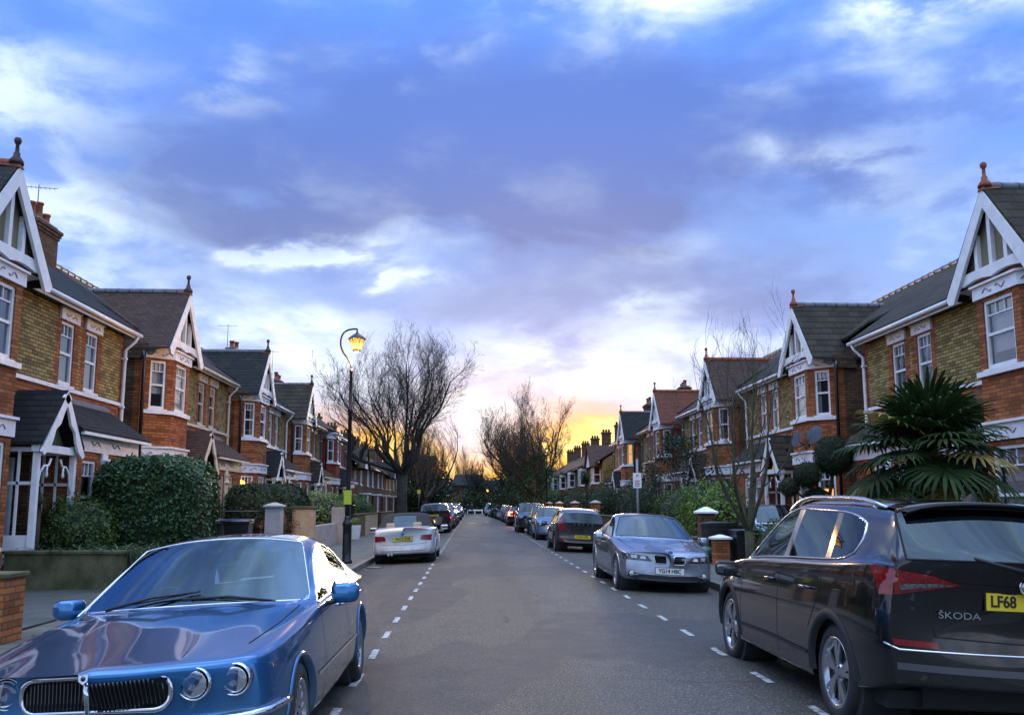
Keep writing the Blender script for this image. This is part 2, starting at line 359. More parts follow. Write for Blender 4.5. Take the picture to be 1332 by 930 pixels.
# ================================================================== ground, road, pavements
def road_z(x): return -0.085 * min(1.0, ((x - 0.95) / 3.75) ** 2)
def asphalt():
    m, t, p = newmat('asphalt'); P = t.add('ShaderNodeTexCoord').outputs['Object']; x, y, z = t.sep(P)
    fine = t.noise(P, 26, 5, .75); grit = t.noise(P, 55, 3, .7); mid = t.noise(P, 2.2, 6, .65); lng = t.noise(t.xyz(t.math('MULTIPLY', x, 1.6), t.math('MULTIPLY', y, .06), 0.0), 1.0, 4, .55)
    c = t.mix(t.step(lng, .38, .62), (0.030, 0.027, 0.021, 1), (0.056, 0.049, 0.035, 1))
    c = t.mix(t.math('MULTIPLY', t.step(mid, .38, .62), .7), c, (0.026, 0.024, 0.020, 1))
    # smoother, darker strip relaid along the crown, worn wheel tracks beside it
    wob = t.math('MULTIPLY', t.math('SUBTRACT', t.noise(P, .35, 3, .5), .5), .35); xw = t.math('ADD', x, wob)
    st = t.math('MULTIPLY', t.step(xw, .95, 1.05), t.step(xw, 2.35, 2.2)); c = t.mix(t.math('MULTIPLY', st, .75), c, (0.034, 0.038, 0.042, 1)); c = t.mix(t.math('MULTIPLY', t.step(xw, .9, .2), t.step(xw, -1.1, -.6, 0, .35)), c, (0.078, 0.062, 0.036, 1))
    c = t.mix(t.step(grit, .52, .66, 0, .85), c, (0.30, 0.27, 0.22, 1)); c = t.mix(t.step(fine, .52, .34, 0, .85), c, (0.022, 0.022, 0.024, 1))
    vo = t.add('ShaderNodeTexVoronoi', feature='DISTANCE_TO_EDGE'); vo.inputs['Scale'].default_value = .55
    t.l.new(t.vmath('ADD', P, t.xyz(t.math('MULTIPLY', t.noise(P, 3, 5, .7), .5), t.math('MULTIPLY', t.noise(t.vmath('ADD', P, (5, 5, 0)), 3, 5, .7), .5), 0.0)), vo.inputs['Vector'])
    ck = t.math('MULTIPLY', t.step(vo.outputs['Distance'], .016, .006), t.step(t.noise(P, .5, 3, .5), .48, .60)); c = t.mix(t.math('MULTIPLY', ck, .95), c, (0.015, 0.015, 0.016, 1))
    pa = t.math('MULTIPLY', t.step(t.noise(t.xyz(t.math('MULTIPLY', x, .8), t.math('MULTIPLY', y, .22), 3.0), .9, 1, .3), .54, .55), .6); c = t.mix(pa, c, (0.030, 0.031, 0.033, 1))
    # oil along the parking bays, gutter dirt
    e = t.math('ADD', t.step(x, -1.9, -2.7), t.step(x, 3.9, 4.6)); c = t.mix(t.math('MULTIPLY', e, .6), c, (0.035, 0.032, 0.028, 1))
    t.l.new(c, p.inputs['Base Color']); t.l.new(t.math('SUBTRACT', .84, t.math('MULTIPLY', mid, .30)), p.inputs['Roughness'])
    p.inputs['Specular IOR Level'].default_value = .45
    b = t.add('ShaderNodeBump', i_Strength=.55, i_Distance=.012); t.l.new(t.math('ADD', fine, t.math('MULTIPLY', grit, .6)), b.inputs['Height']); t.l.new(b.outputs[0], p.inputs['Normal'])
    return m
M['asphalt'] = asphalt()
def slabs(name, ca, cb, wd=.9, ht=.6):
    m, t, p = newmat(name); P = t.add('ShaderNodeTexCoord').outputs['Object']
    b = t.add('ShaderNodeTexBrick', offset=.5); t.l.new(P, b.inputs['Vector'])
    for k, v in (('Scale', 1.0), ('Mortar Size', .02), ('Mortar Smooth', .3), ('Bias', 0), ('Brick Width', wd), ('Row Height', ht)): b.inputs[k].default_value = v
    b.inputs['Color1'].default_value = ca; b.inputs['Color2'].default_value = cb; b.inputs['Mortar'].default_value = (.03, .032, .02, 1)
    c = t.mix(t.step(t.noise(P, 1.3, 6, .7), .4, .7, 0, .7), b.outputs['Color'], tuple(q * .4 for q in ca[:3]) + (1,))
    c = t.mix(t.math('MULTIPLY', t.noise(P, 25, 4, .7), .6), c, tuple(q * .5 for q in ca[:3]) + (1,))
    t.l.new(c, p.inputs['Base Color']); p.inputs['Roughness'].default_value = .75
    bp = t.add('ShaderNodeBump', i_Strength=.6, i_Distance=.012); t.l.new(t.math('SUBTRACT', t.noise(P, 30, 4, .6), t.math('MULTIPLY', b.outputs['Fac'], 2.0)), bp.inputs['Height']); t.l.new(bp.outputs[0], p.inputs['Normal'])
    return m
M['slabs'] = slabs('paving_slabs', (.15, .14, .115, 1), (.10, .095, .08, 1)); M['yard'] = slabs('dark_yard_slabs', (.085, .095, .085, 1), (.055, .062, .058, 1), .6, .6)
M['kerb'] = mat('granite_kerb', (.20, .19, .17), .7, var=.4, vs=8, bump=.4)
M['soil'] = mat('soil', (.045, .038, .022), .95, var=.5, vs=3, bump=1, bs=25)
M['grassy'] = mat('rough_grass', (.05, .065, .022), .95, var=.5, vs=2, bump=1, bs=40)
M['paint_line'] = mat('road_paint', (.60, .60, .58), .7, c2=(.14, .14, .13), vs=15, bump=.3)

def sheet(name, xs, ys, zf, m, kind='structure'):
    b = MB(); b.smooth = True
    g_ = [[b.vert((x, y, zf(x))) for x in xs] for y in ys]
    for j in range(len(ys) - 1):
        for i in range(len(xs) - 1): b.face([g_[j][i], g_[j][i + 1], g_[j + 1][i + 1], g_[j + 1][i]], m)
    return tag(b.build(name), kind=kind)
YE = 152
KL, KR = -2.8, 4.7
sheet('ground', [-900, -60, 60, 900], [-60, 160, 400, 1500], lambda x: -.14, M['grassy'])
sheet('road', [KL + (KR - KL) * i / 16 for i in range(17)], [-30, 20, 60, 100, YE], road_z, M['asphalt'])
sheet('road', [-60, 60], [YE, YE + 6.5], lambda x: -.086, M['asphalt'])
for nm, x0, x1 in (('pavement', -5.4, KL - .13), ('pavement', KR + .13, 6.2)):
    b = MB(); b.box(x0, x1, -30, YE - 1, -.13, .05, M['slabs']); tag(b.build(nm), kind='structure')
for x0, x1 in ((KL - .13, KL), (KR, KR + .13)):
    b = MB(); b.smooth = False
    y = -30
    while y < YE - 1: b.box(x0, x1, y, y + .9, -.13, .055, M['kerb']); y += .912
    tag(b.build('kerb', bevel=.012), kind='structure')
b = MB(); b.box(-60, 60, YE + 6.5, YE + 9, -.13, .05, M['slabs']); tag(b.build('pavement'), kind='structure')
b = MB(); b.box(-40, -5.4, -30, YE - 1, -.135, .06, M['soil']); tag(b.build('garden_ground'), kind='structure')
b = MB(); b.box(6.2, 40, -30, YE - 1, -.135, .06, M['soil']); tag(b.build('garden_ground'), kind='structure')
b = MB(); b.box(-9.5, -5.4, 8, 16.7, .055, .075, M['yard']); tag(b.build('driveway'), kind='structure')
b = MB(); b.box(-9.5, -5.4, 37.4, 41.5, .055, .075, M['slabs']); tag(b.build('driveway'), kind='structure')
b = MB(); b.box(6.2, 10, 20.5, 25.6, .055, .075, M['yard']); tag(b.build('driveway'), kind='structure')
# dashed bay lines, chipped thermoplastic
def line_dash(b, x, y0, ln, wd=.10):
    n = 5
    for k in range(n):
        ya = y0 + ln * k / n; yb = y0 + ln * (k + 1) / n; xa = x + random.uniform(-.006, .006)
        z = road_z(x) + .004
        b.poly([(xa - wd / 2, ya, z), (xa + wd / 2, ya, z), (xa + wd / 2, yb, z), (xa - wd / 2, yb, z)], M['paint_line'])
b = MB(); y = 1.05
while y < 128: line_dash(b, -1.03, y, .60, .07); y += 1.46
tag(b.build('bay_line'), kind='structure')
b = MB(); y = .95
while y < 110: line_dash(b, 2.66, y, .54, .07); y += 1.475
tag(b.build('bay_line'), kind='structure')
b = MB()
for (yy, xa, xb) in ((76, -.5, .5), (114, .2, 1.2)):
    for sgn in (-1, 1):
        b.poly([(xa, yy, road_z(xa) + .006), (xb, yy, road_z(xb) + .006), ((xa + xb) / 2, yy + 1.9, road_z(.5) + .006)], M['paint_line'])
        break
for yy in (78, 80.2, 82.4, 84.6): b.poly([(1.25, yy, .003), (1.35, yy, .003), (1.35, yy + 1, .003), (1.25, yy + 1, .003)], M['paint_line'])
tag(b.build('hump_marking'), kind='structure')
for x, y in ((-2.4, 14.0), (-2.5, 24.2)):
    b = MB(); b.box(x - .2, x + .2, y - .2, y + .2, road_z(x) - .01, road_z(x) + .012, M['black'])
    for k in range(6): b.box(x - .16, x + .16, y - .17 + k * .06, y - .14 + k * .06, road_z(x) + .012, road_z(x) + .02, M['kerb'])
    tag(b.build('drain_grating', bevel=.004), 'small square iron gully grating in the %s gutter' % ('left kerb channel beside the blue saloon' if y < 20 else 'left kerb channel behind the white convertible'), 'drain')

# ================================================================== houses
M['swag'] = mat('shadowed_moulding', (.30, .30, .31), .6)
def panel(b, O, U, Nn, u0, u1, z0, z1, holes, m, depth=.12, mrev=None, mfun=None):
    """wall rectangle in frame (O, U level, Nn outward) with holes [(ua, ub, za, zb)] and their reveals"""
    O, U, Nn = Vector(O), Vector(U).normalized(), Vector(Nn).normalized()
    pt = lambda u, z, d=0: O + U * u + Vector((0, 0, z)) - Nn * d
    us = sorted({u0, u1, *[h[0] for h in holes], *[h[1] for h in holes]}); zs = sorted({z0, z1, *[h[2] for h in holes], *[h[3] for h in holes]})
    flip = U.cross(Vector((0, 0, 1))).dot(Nn) < 0
    def quad(p, mm): b.poly(p if not flip else p[::-1], mm)
    for a, c in zip(us, us[1:]):
        for e, f in zip(zs, zs[1:]):
            um, zm = (a + c) / 2, (e + f) / 2
            if any(h[0] < um < h[1] and h[2] < zm < h[3] for h in holes): continue
            quad([pt(a, e), pt(c, e), pt(c, f), pt(a, f)], mfun(um, zm) if mfun else m)
    for (ha, hb, hc, hd) in holes:
        r = mrev or m
        quad([pt(ha, hc), pt(ha, hd), pt(ha, hd, depth), pt(ha, hc, depth)], r); quad([pt(hb, hc), pt(hb, hc, depth), pt(hb, hd, depth), pt(hb, hd)], r)
        quad([pt(ha, hd), pt(hb, hd), pt(hb, hd, depth), pt(ha, hd, depth)], r); quad([pt(ha, hc), pt(ha, hc, depth), pt(hb, hc, depth), pt(hb, hc)], r)

def window(parent, fx, O, U, Nn, ua, ub, za, zb, style='sash', cur='net', lit=None, inset=.08, frame=None, bars=3):
    """sash window: frame (mesh) > pane, curtain"""
    O, U, Nn = Vector(O), Vector(U).normalized(), Vector(Nn).normalized(); fm = frame or M['white']
    P = lambda u, z, d=0: O + U * u + Vector((0, 0, z)) - Nn * d
    b = MB(fx); t = .065
    def fr(u0, u1, z0, z1, d0=inset - .05, d1=inset + .03):
        b.hexa([P(u0, z0, d0), P(u1, z0, d0), P(u1, z0, d1), P(u0, z0, d1), P(u0, z1, d0), P(u1, z1, d0), P(u1, z1, d1), P(u0, z1, d1)], fm)
    fr(ua, ua + t, za, zb); fr(ub - t, ub, za, zb); fr(ua + t, ub - t, zb - t, zb); fr(ua + t, ub - t, za, za + t * 1.2)
    mid = za + (zb - za) * .5
    if style == 'sash': fr(ua + t, ub - t, mid - .028, mid + .028, inset - .04, inset + .02)
    if bars:   # small panes across the upper sash head
        zt = zb - t - (zb - za) * .17; fr(ua + t, ub - t, zt - .014, zt + .014, inset - .03, inset + .01)
        for k in range(1, bars): u = ua + t + (ub - ua - 2 * t) * k / bars; fr(u - .012, u + .012, zt + .014, zb - t, inset - .03, inset + .01)
    b.hexa([P(ua - .05, za - .07, -.05), P(ub + .05, za - .07, -.05), P(ub + .05, za - .07, inset), P(ua - .05, za - .07, inset), P(ua - .05, za - .003, -.05), P(ub + .05, za - .003, -.05), P(ub + .05, za + .0, inset), P(ua - .05, za, inset)], fm)
    o = b.build('window', parent)
    b = MB(fx); b.poly([P(ua + t, za + t, inset - .004), P(ub - t, za + t, inset - .004), P(ub - t, zb - t, inset - .004), P(ua + t, zb - t, inset - .004)], M['pane']); b.build('pane', o)
    # the room behind
    b = MB(fx); rm = M['room'] if not lit else lit
    dd = .55
    b.poly([P(ua - .3, za - .3, dd), P(ub + .3, za - .3, dd), P(ub + .3, zb + .2, dd), P(ua - .3, zb + .2, dd)], rm)
    if cur:
        cm = {'net': M['curtain'], 'teal': M['curtain_dark'], 'blind': M['curtain'], 'side': M['curtain']}[cur]
        spans = [(ua + t * .5, ub - t * .5)] if cur in ('net', 'teal', 'blind') else [(ua + .02, ua + (ub - ua) * .27), (ub - (ub - ua) * .27, ub - .02)]
        for (s0, s1) in spans:
            z0 = za + .02 if cur != 'blind' else za + (zb - za) * random.uniform(.15, .5)
            n = max(4, int((s1 - s0) / .035)); ps = []
            for k in range(n + 1):
                u = s0 + (s1 - s0) * k / n; d = inset + .09 + (.018 * math.sin(k * 1.9) if cur != 'blind' else 0)
                ps.append((b.vert(P(u, z0, d)), b.vert(P(u, zb - .02, d))))
            for k in range(n): b.face([ps[k][0], ps[k + 1][0], ps[k + 1][1], ps[k][1]], cm)
    b.build('curtain' if cur else 'room', o)
    return o

M['lit'] = mat('lamp_lit_room', (0.5, 0.3, 0.1), .9, emis=(1.0, .48, .08), es=.9)
M['lit_dim'] = mat('dim_lit_room', (0.3, 0.2, 0.1), .9, emis=(1.0, .5, .15), es=.10)

def house(side, Xf, Yg, label, roof='brown_tile', upper='yellow_brick', lower='red_brick', trim='white', variant='gable', lits=(), detail=2, chim=True, end_wall=False, yend=8.85, ystart=-1.62, curt=('side', 'net', 'side', 'net'), wingtrim=None, pot=(2, .35), door='door_dark'):
    fx = side     # local +x towards the street; world x = Xf - side... mirrored through fx
    root = thing('terraced_house', label, 'house', (Xf, Yg, 0), 0, 'bay fronted houses along the street')
    W = M[trim]; WT = M[wingtrim or trim]; UB = M[upper]; LB = M[lower]; RT = M[roof]
    ZE, ZS = 5.78, 4.0; M['darkterra'] = mat('dark_terracotta', (.075, .04, .03), .8, var=.4)  # darker terracotta for the finials of the left row
    # ---- walls: wing front with red quoins round the windows, slot return, bay block
    b = MB(fx)
    H = [(3.68, 4.34, 4.07, 5.42), (4.94, 5.60, 4.07, 5.42)]
    def mf(u, z):
        if z < ZS: return LB
        for h in H:
            if abs(u - h[0]) < .23 or abs(u - h[1]) < .23 or (h[0] < u < h[1]): return LB
        if u > 6.95: return LB
        return UB
    # add strip boundaries for quoins
    hs = H + [(3.64, 3.87, 9, 9.1), (4.53, 4.76, 9, 9.1), (4.9, 5.13, 9, 9.1), (5.8, 6.03, 9, 9.1), (6.95, 7.05, 9, 9.1)]
    us = [h for h in H]
    def wall_front():
        O, U, Nn = (0, 0, 0), (0, 1, 0), (1, 0, 0)
        cuts = [1.1, 3.45, 4.57, 4.71, 5.83, 6.95, 7.15]
        for a, c in zip(cuts, cuts[1:]):
            hh = [h for h in H if a < (h[0] + h[1]) / 2 < c]
            panel(b, O, U, Nn, a, c, ZS, ZE, hh, UB, .14, LB, lambda u, z, hh=hh, a=a, c=c: LB if hh or a == 6.95 else UB)
        panel(b, O, U, Nn, 1.1, 7.15, 0, ZS, [(1.30, 2.74, .1, 2.5)], LB, .34, M['dark_brick'])  # darker brick on the doorway reveals imitates shade inside the porch
    wall_front()
    b.poly([(0, 7.15, 0), (-1.3, 7.15, 0), (-1.3, 7.15, 6.8), (0, 7.15, ZE)], M['dark_brick'])        # wing end in the slot, its shade put in as darker brick
    b.poly([(-1.3, 7.15, 0), (-1.3, yend, 0), (-1.3, yend, 6.8), (-1.3, 7.15, 6.8)], M['dark_brick'])  # back of the slot, shade painted with the same darker brick
    b.poly([(0, -1.45, 0), (0, -1.45, ZE), (-3, -1.45, ZE + 1.2), (-3, -1.45, 0)], M['dark_brick'])     # return of the gabled block, darker brick painting its shaded side
    b.poly([(0, -1.45, 0), (0, 1.15, 0), (0, 1.15, ZE), (0, -1.45, ZE)], LB)
    b.box(-.16, .012, -1.463, -1.25, 0, ZE - .4, LB)                                                   # red quoin at the corner
    if end_wall: b.poly([(-6, 7.15, 0), (-6, 7.15, ZE), (-2.9, 7.15, 8.0), (0, 7.15, ZE), (0, 7.15, 0)], LB)
    b.box(-6, -5.9, ystart, yend, 0, ZE, LB)
    # corbelled eaves corner of the gabled block
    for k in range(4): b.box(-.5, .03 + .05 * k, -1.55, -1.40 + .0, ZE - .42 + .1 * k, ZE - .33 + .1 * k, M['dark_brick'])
    b.build('wall', root)
    # ---- canted bay, two storeys
    D, hb, hf = .60, 1.30, .70
    cl = math.hypot(D, hb - hf)
    segs = [((0, -hb, 0), (D, -(hb - hf) * 1.0, 0), cl), ((D, -hf, 0), (0, 1, 0), 2 * hf), ((D, hf, 0), (-D, (hb - hf), 0), cl)]
    segs[0] = ((0, -hb, 0), (D, hb - hf, 0), cl)
    b = MB(fx); wins = []
    for k, (O, U, ln) in enumerate(segs):
        Nn = Vector((U[1], -U[0], 0)).normalized()
        if Nn.x < 0: Nn = -Nn
        mrg = .20 if k != 1 else .22
        up = (mrg, ln - mrg, ZS + .06, 5.36); lo = (mrg - .04, ln - mrg + .04, .82, 2.62)
        panel(b, O, U, Nn, 0, ln, 0, 2.64, [lo], LB, .12); panel(b, O, U, Nn, 0, ln, 2.64, ZE, [up], LB, .12)
        wins += [(O, U, Nn, up, k, 1), (O, U, Nn, lo, k, 0)]
    b.build('bay', root)
    for (O, U, Nn, h, k, upst) in wins:
        if detail < 2 and k == 2: continue
        key = ('u' if upst else 'l') + str(k); lit = M['lit'] if key in lits else None
        window(root, fx, O, U, Nn, *h, cur=(curt[k] if not lit else None), lit=lit, bars=3 if detail > 1 else 0)
    # white bands round the bay: under the eaves, sill course, over the ground windows
    def band(z0, z1, off, m, b):
        pts = [(0, -hb - off * .6), (D + off, -hf - off * .5), (D + off, hf + off * .5), (0, hb + off * .6)]
        b.prism([(x, y, z0) for x, y in pts], (0, 0, z1 - z0), m)
    b = MB(fx); band(5.42, 5.66, .05, W, b); band(ZS - .07, ZS + .03, .07, W, b); band(2.72, 3.02, .05, W, b); band(3.02, 3.07, .10, W, b); band(5.66, 5.70, .10, W, b)
    # carved swags on the bands
    for k, (O, U, ln) in enumerate(segs):
        Nn = Vector((U[1], -U[0], 0)).normalized(); Nn = -Nn if Nn.x < 0 else Nn
        for zc in (5.54, 2.87):
            for s0 in (-.22, .22):
                pts = [Vector(O) + Vector(U).normalized() * (ln / 2 + s0 + q * .05) + Nn * .055 + Vector((0, 0, zc + .045 * math.sin(q * 1.1 + s0 * 3))) for q in range(-3, 4)]
                if detail > 1: b.tube(pts, .012, M['swag'], 4)
    b.box(.0, .045, 1.1, 7.2, ZS - .06, ZS + .02, WT)
    b.build('string_course', root)
    # lintels of the wing windows
    for h in H:
        b = MB(fx); b.box(-.02, .055, h[0] - .13, h[1] + .13, 5.44, 5.66, WT); b.box(-.02, .09, h[0] - .16, h[1] + .16, 5.66, 5.70, WT)
        if detail > 1:
            for s0 in (-.14, .14): b.tube([(.06, (h[0] + h[1]) / 2 + s0 + q * .04, 5.55 + .035 * math.sin(q * 1.1 + s0 * 5)) for q in range(-3, 4)], .01, M['swag'], 4)
        b.build('lintel', root)
        window(root, fx, (0, 0, 0), (0, 1, 0), (1, 0, 0), *h, cur=curt[3], frame=WT, bars=3 if detail > 1 else 0)
    # ---- gable
    if variant == 'gable':
        gx, gh, zf, za = .72, 1.50, 5.62, 7.42
        b = MB(fx); b.poly([(gx - .14, -gh + .1, zf + .12), (gx - .14, gh - .1, zf + .12), (gx - .14, 0, za - .06)], M['pebble'])
        b.poly([(0, -hb - .1, ZE - .12), (gx - .14, -gh + .1, zf + .12), (gx - .14, gh - .1, zf + .12), (0, hb + .1, ZE - .12)], W)   # soffit
        b.poly([(gx - .135, -.95, zf + .1), (gx - .135, .95, zf + .1), (gx - .135, .95, zf + .32), (gx - .135, -.95, zf + .32)], LB)
        b.build('gable_panel', root)
        b = MB(fx)
        L = math.hypot(gh, za - zf); sl = Vector((0, gh, za - zf)).normalized()
        for sg in (-1, 1):
            # barge board: deep flat plank following the slope with a cut foot
            top = Vector((0, 0, za + .02)); ft = Vector((0, sg * (gh + .0), zf)); dn = Vector((0, -sg * (za - zf), -gh)).normalized() * .24
            q = [top, ft, ft + Vector((0, 0, -.06)) + dn * .45, ft + Vector((0, -sg * .07, 0)) + dn, top + Vector((0, 0, -.24 / sl.y * .98))]
            q = [Vector((gx - .03, v.y, v.z)) for v in q]
            if sg > 0: q = q[::-1]
            b.prism(q, (.06, 0, 0), W)
            b.bar((gx - .05, 0, za + .045), (gx - .05, sg * (gh + .03), zf + .03), .12, .05, RT, up=(0, 0, 1))
        b.build('barge_board', root)
        b = MB(fx)
        for yy in (-.72, -.25, .25, .72) if False else (-.48, 0.0, .48):
            zt = za - abs(yy) * (za - zf) / gh - .24; b.box(gx - .14, gx - .06, yy - .055, yy + .055, zf + .22, zt + .05, W)
        # wavy bressumer
        n = 28; up_, lo_ = [], []
        for k in range(n + 1):
            yy = -1.28 + 2.56 * k / n; up_.append((gx - .11, yy, zf + .36)); lo_.append((gx - .11, yy, zf + .13 + .055 * abs(math.sin(yy * 3.3)) ))
        for k in range(n):
            b.hexa([lo_[k], lo_[k + 1], (gx - .03, lo_[k + 1][1], lo_[k + 1][2]), (gx - .03, lo_[k][1], lo_[k][2]), up_[k], up_[k + 1], (gx - .03, up_[k + 1][1], up_[k + 1][2]), (gx - .03, up_[k][1], up_[k][2])], W)
        b.build('gable_timber', root)
    # ---- roofs
    b = MB(fx); RX, RZ = -2.85, 8.0; ex, ez = .28, ZE + .02
    sl = (RZ - ez) / (ex - RX)
    ya = 1.0 if variant == 'gable' else ystart
    def thick(q, m, t=.07):
        b.prism(q, (0, 0, t), m)
    main = [(ex, ya, ez), (ex, 7.35, ez), (RX, 7.35, RZ), (RX, ya, RZ)]
    thick(main, RT)
    # roof over the slot and behind the gable block
    x1 = -.9; z1 = RZ - (x1 - RX) * sl
    thick([(x1, 7.35, z1), (x1, yend, z1), (RX, yend, RZ), (RX, 7.35, RZ)], RT)
    if variant == 'gable':
        thick([(ex - .55, ystart, RZ - (ex - .55 - RX) * sl), (ex - .55, ya, RZ - (ex - .55 - RX) * sl), (RX, ya, RZ), (RX, ystart, RZ)], RT)
        zr = 7.44; zq = 5.60; gq = 1.56
        for sg in (-1, 1):
            q = [(gx, 0, zr), (RX + .8, 0, zr), (RX + .8, sg * gq, zq), (gx, sg * gq, zq)]
            if sg < 0: q = q[::-1]
            thick(q, RT, .06)
    thick([(RX, ystart, RZ), (RX, yend, RZ), (-6.0, yend, ZE), (-6.0, ystart, ZE)], RT)
    roof_o = b.build('roof', root)
    b = MB(fx)
    if variant == 'gable':
        k = 0; x = gx
        while x > RX + .9: b.lathe([(.09, -.17), (.105, -.15), (.09, -.14), (.09, .14)], M['terracotta'] if roof in ('red_tile',) or pot[0] == 3 else M['lead'], (x - .17, 0, zr + .04), 'x', 8); x -= .33
        b.build('ridge_tile', roof_o); b = MB(fx)
    y = ystart + .1
    while y < yend - .1: b.lathe([(.10, -.21), (.115, -.19), (.10, -.18), (.10, .19)], M['lead'], (RX, y + .2, RZ + .05), 'y', 8); y += .42
    b.build('ridge_tile', roof_o)
    if variant == 'gable':
        b = MB(fx); b.lathe([(.13, 0), (.12, .06), (.06, .14), (.055, .20), (.035, .23), (.03, .36), (.05, .38), (.065, .43), (.05, .48), (.01, .50)], M['terracotta'] if side < 0 else M['darkterra'], (gx - .06, 0, zr + .03), 'z', 10)
        b.hexa([(gx - .35, -.09, zr), (gx + .05, -.09, zr - .05), (gx + .05, .09, zr - .05), (gx - .35, .09, zr), (gx - .28, -.05, zr + .12), (gx - .0, -.05, zr + .1), (gx - .0, .05, zr + .1), (gx - .28, .05, zr + .12)], M['terracotta'])
        b.build('finial', roof_o)
    else:  # flat lead top of the bay
        b = MB(fx); band(5.70, 5.80, .14, W, b); b.poly([(0, -hb - .1, 6.05), (D + .14, -hf, 5.83), (D + .14, hf, 5.83), (0, hb + .1, 6.05)], M['lead']); b.build('bay_roof', roof_o)
    # fascia, gutter, downpipe
    b = MB(fx); b.box(ex - .06, ex - .02, 1.0, 7.35, ez - .14, ez, WT); b.tube([(ex + .035, 1.0, ez - .03), (ex + .035, 7.42, ez - .05)], .055, WT, 8)
    b.build('gutter', root)
    b = MB(fx); b.tube([(ex + .03, 7.22, ez - .08), (ex - .02, 7.2, ez - .22), (.07, 7.1, ez - .45), (.07, 7.08, 3.0), (.07, 7.06, .1)], .042, M['lead'] if detail == 1 else WT, 7)
    for z in (5.1, 3.9, 2.5): b.box(0, .12, 7.02, 7.14, z, z + .05, WT)
    b.build('downpipe', root)
    b = MB(fx); b.tube([(.08, -1.56, 5.55), (.1, -1.54, 5.3), (.1, -1.5, .1)], .05, M['black'], 7); b.build('drainpipe', root)
    # ---- ground floor projection with lean-to roof
    gd = .80; y0, y1 = 2.92, 6.2
    b = MB(fx)
    hw = [(3.4, 4.1, .95, 2.45), (4.5, 5.2, .95, 2.45)] if not detail == 3 else [(3.25, 3.95, .95, 2.45), (4.4, 5.1, .95, 2.45), (5.4, 5.9, .95, 2.45)]
    panel(b, (gd, 0, 0), (0, 1, 0), (1, 0, 0), y0, y1, 0, 2.62, hw, LB, .12)
    b.poly([(0, y0, 0), (gd, y0, 0), (gd, y0, 2.62), (0, y0, 2.62)], LB); b.poly([(0, y1, 0), (0, y1, 2.62), (gd, y1, 2.62), (gd, y1, 0)], LB)
    b.box(0, gd + .04, y0 - .03, y1 + .03, 2.62, 2.98, WT); b.box(gd + .0, gd + .045, 4.15, 4.45, .9, 2.62, WT)
    b.box(gd - .02, gd + .05, y0, y1, .80, .90, WT)
    if detail > 1:
        for yc in (3.75, 4.85): b.tube([(gd + .05, yc + q * .06, 2.8 + .04 * math.sin(q * 1.2)) for q in range(-4, 5)], .012, M['swag'], 4)
        b.lathe([(.17, 0), (.17, .06), (.12, .1), (.12, .2), (.17, .26), (.17, .3)], WT, (gd - .02, 4.30, 2.2), 'z', 10)
    b.build('ground_bay', root)
    for h in hw: window(root, fx, (gd, 0, 0), (0, 1, 0), (1, 0, 0), *h, cur=curt[2], frame=WT, bars=3 if detail > 1 else 0)
    b = MB(fx); q = [(gd + .22, y0 - .25, 2.98), (gd + .22, y1 + .3, 2.98), (0.01, y1 - .0, 3.72), (0.01, y0 - .2, 3.72)]
    b.prism(q, (0, 0, .06), RT); b.box(gd + .16, gd + .24, y0 - .2, y1 + .3, 2.93, 2.99, WT); b.prism([(.01, y0, 3.74), (.14, y0, 3.66), (.14, y1, 3.66), (.01, y1, 3.74)], (0, 0, .09), M['lead'])
    b.build('lean_to_roof', root)
    # ---- porch
    pc, pw, pz, pa, px = 2.02, .85, 2.62, 3.66, .86
    pr = MB(fx)
    for sg in (-1, 1):
        q = [(px + .1, pc, pa), (0.01, pc, pa), (0.01, pc + sg * (pw + .05), pz), (px + .1, pc + sg * (pw + .05), pz)]
        if sg < 0: q = q[::-1]
        pr.prism(q, (0, 0, .06), RT)
    pr.poly([(px - .25, pc - pw + .1, pz + .05), (px - .25, pc + pw - .1, pz + .05), (px - .25, pc, pa - .06)], M['pebble'] if 'porch' not in lits else M['porch_lit'])
    po = pr.build('porch', root)
    b = MB(fx)
    for sg in (-1, 1):
        n = 7; A = Vector((px + .06, pc, pa + .03)); B = Vector((px + .06, pc + sg * (pw + .06), pz - .12)); nrm = Vector((0, -sg * (A.z - B.z), -abs(A.y - B.y))).normalized()
        out_, inn = [], []
        for k in range(n + 1):
            f = k / n; p0 = A.lerp(B, f); out_.append(p0); inn.append(p0 + nrm * (.11 + .10 * abs(math.cos(f * math.pi * 2.5))))
        for k in range(n):
            q = [out_[k], out_[k + 1], inn[k + 1], inn[k]]
            if sg < 0: q = q[::-1]
            b.prism(q[::-1], (.05, 0, 0), WT)
    b.lathe([(.01, -.22), (.035, -.16), (.02, -.05), (.03, .12)], WT, (px + .085, pc, pa - .1), 'z', 8)
    b.build('porch_barge', po)
    for sg in (-1, 1):
        b = MB(fx); yy = pc + sg * (pw - .09); b.box(px - .1, px, yy - .05, yy + .05, .1, pz + .06, WT)
        pts = [(px - .05, yy - sg * .04, 1.75), (px - .05, yy - sg * .10, 1.92), (px - .05, yy - sg * .16, 2.14), (px - .05, yy - sg * .30, 2.26), (px - .05, yy - sg * .48, 2.27), (px - .05, yy - sg * .56, 2.40)]
        b.tube(pts, .022, WT, 6); b.lathe([(.01, -.16), (.035, -.12), (.02, -.04), (.025, .08)], WT, (px - .05, yy - sg * .42, 2.2), 'z', 8)
        b.box(.05, px - .1, yy - .02, yy + .02, .1, 1.0, WT); b.box(.05, px - .1, yy - .02, yy + .02, 1.9, 1.96, WT); b.box(.05, px - .1, yy - .02, yy + .02, 2.5, 2.58, WT)
        for q in (.25, .5): b.box(q - .02, q + .02, yy - .02, yy + .02, 1.0, 2.5, WT)
        b.build('porch_post', po)
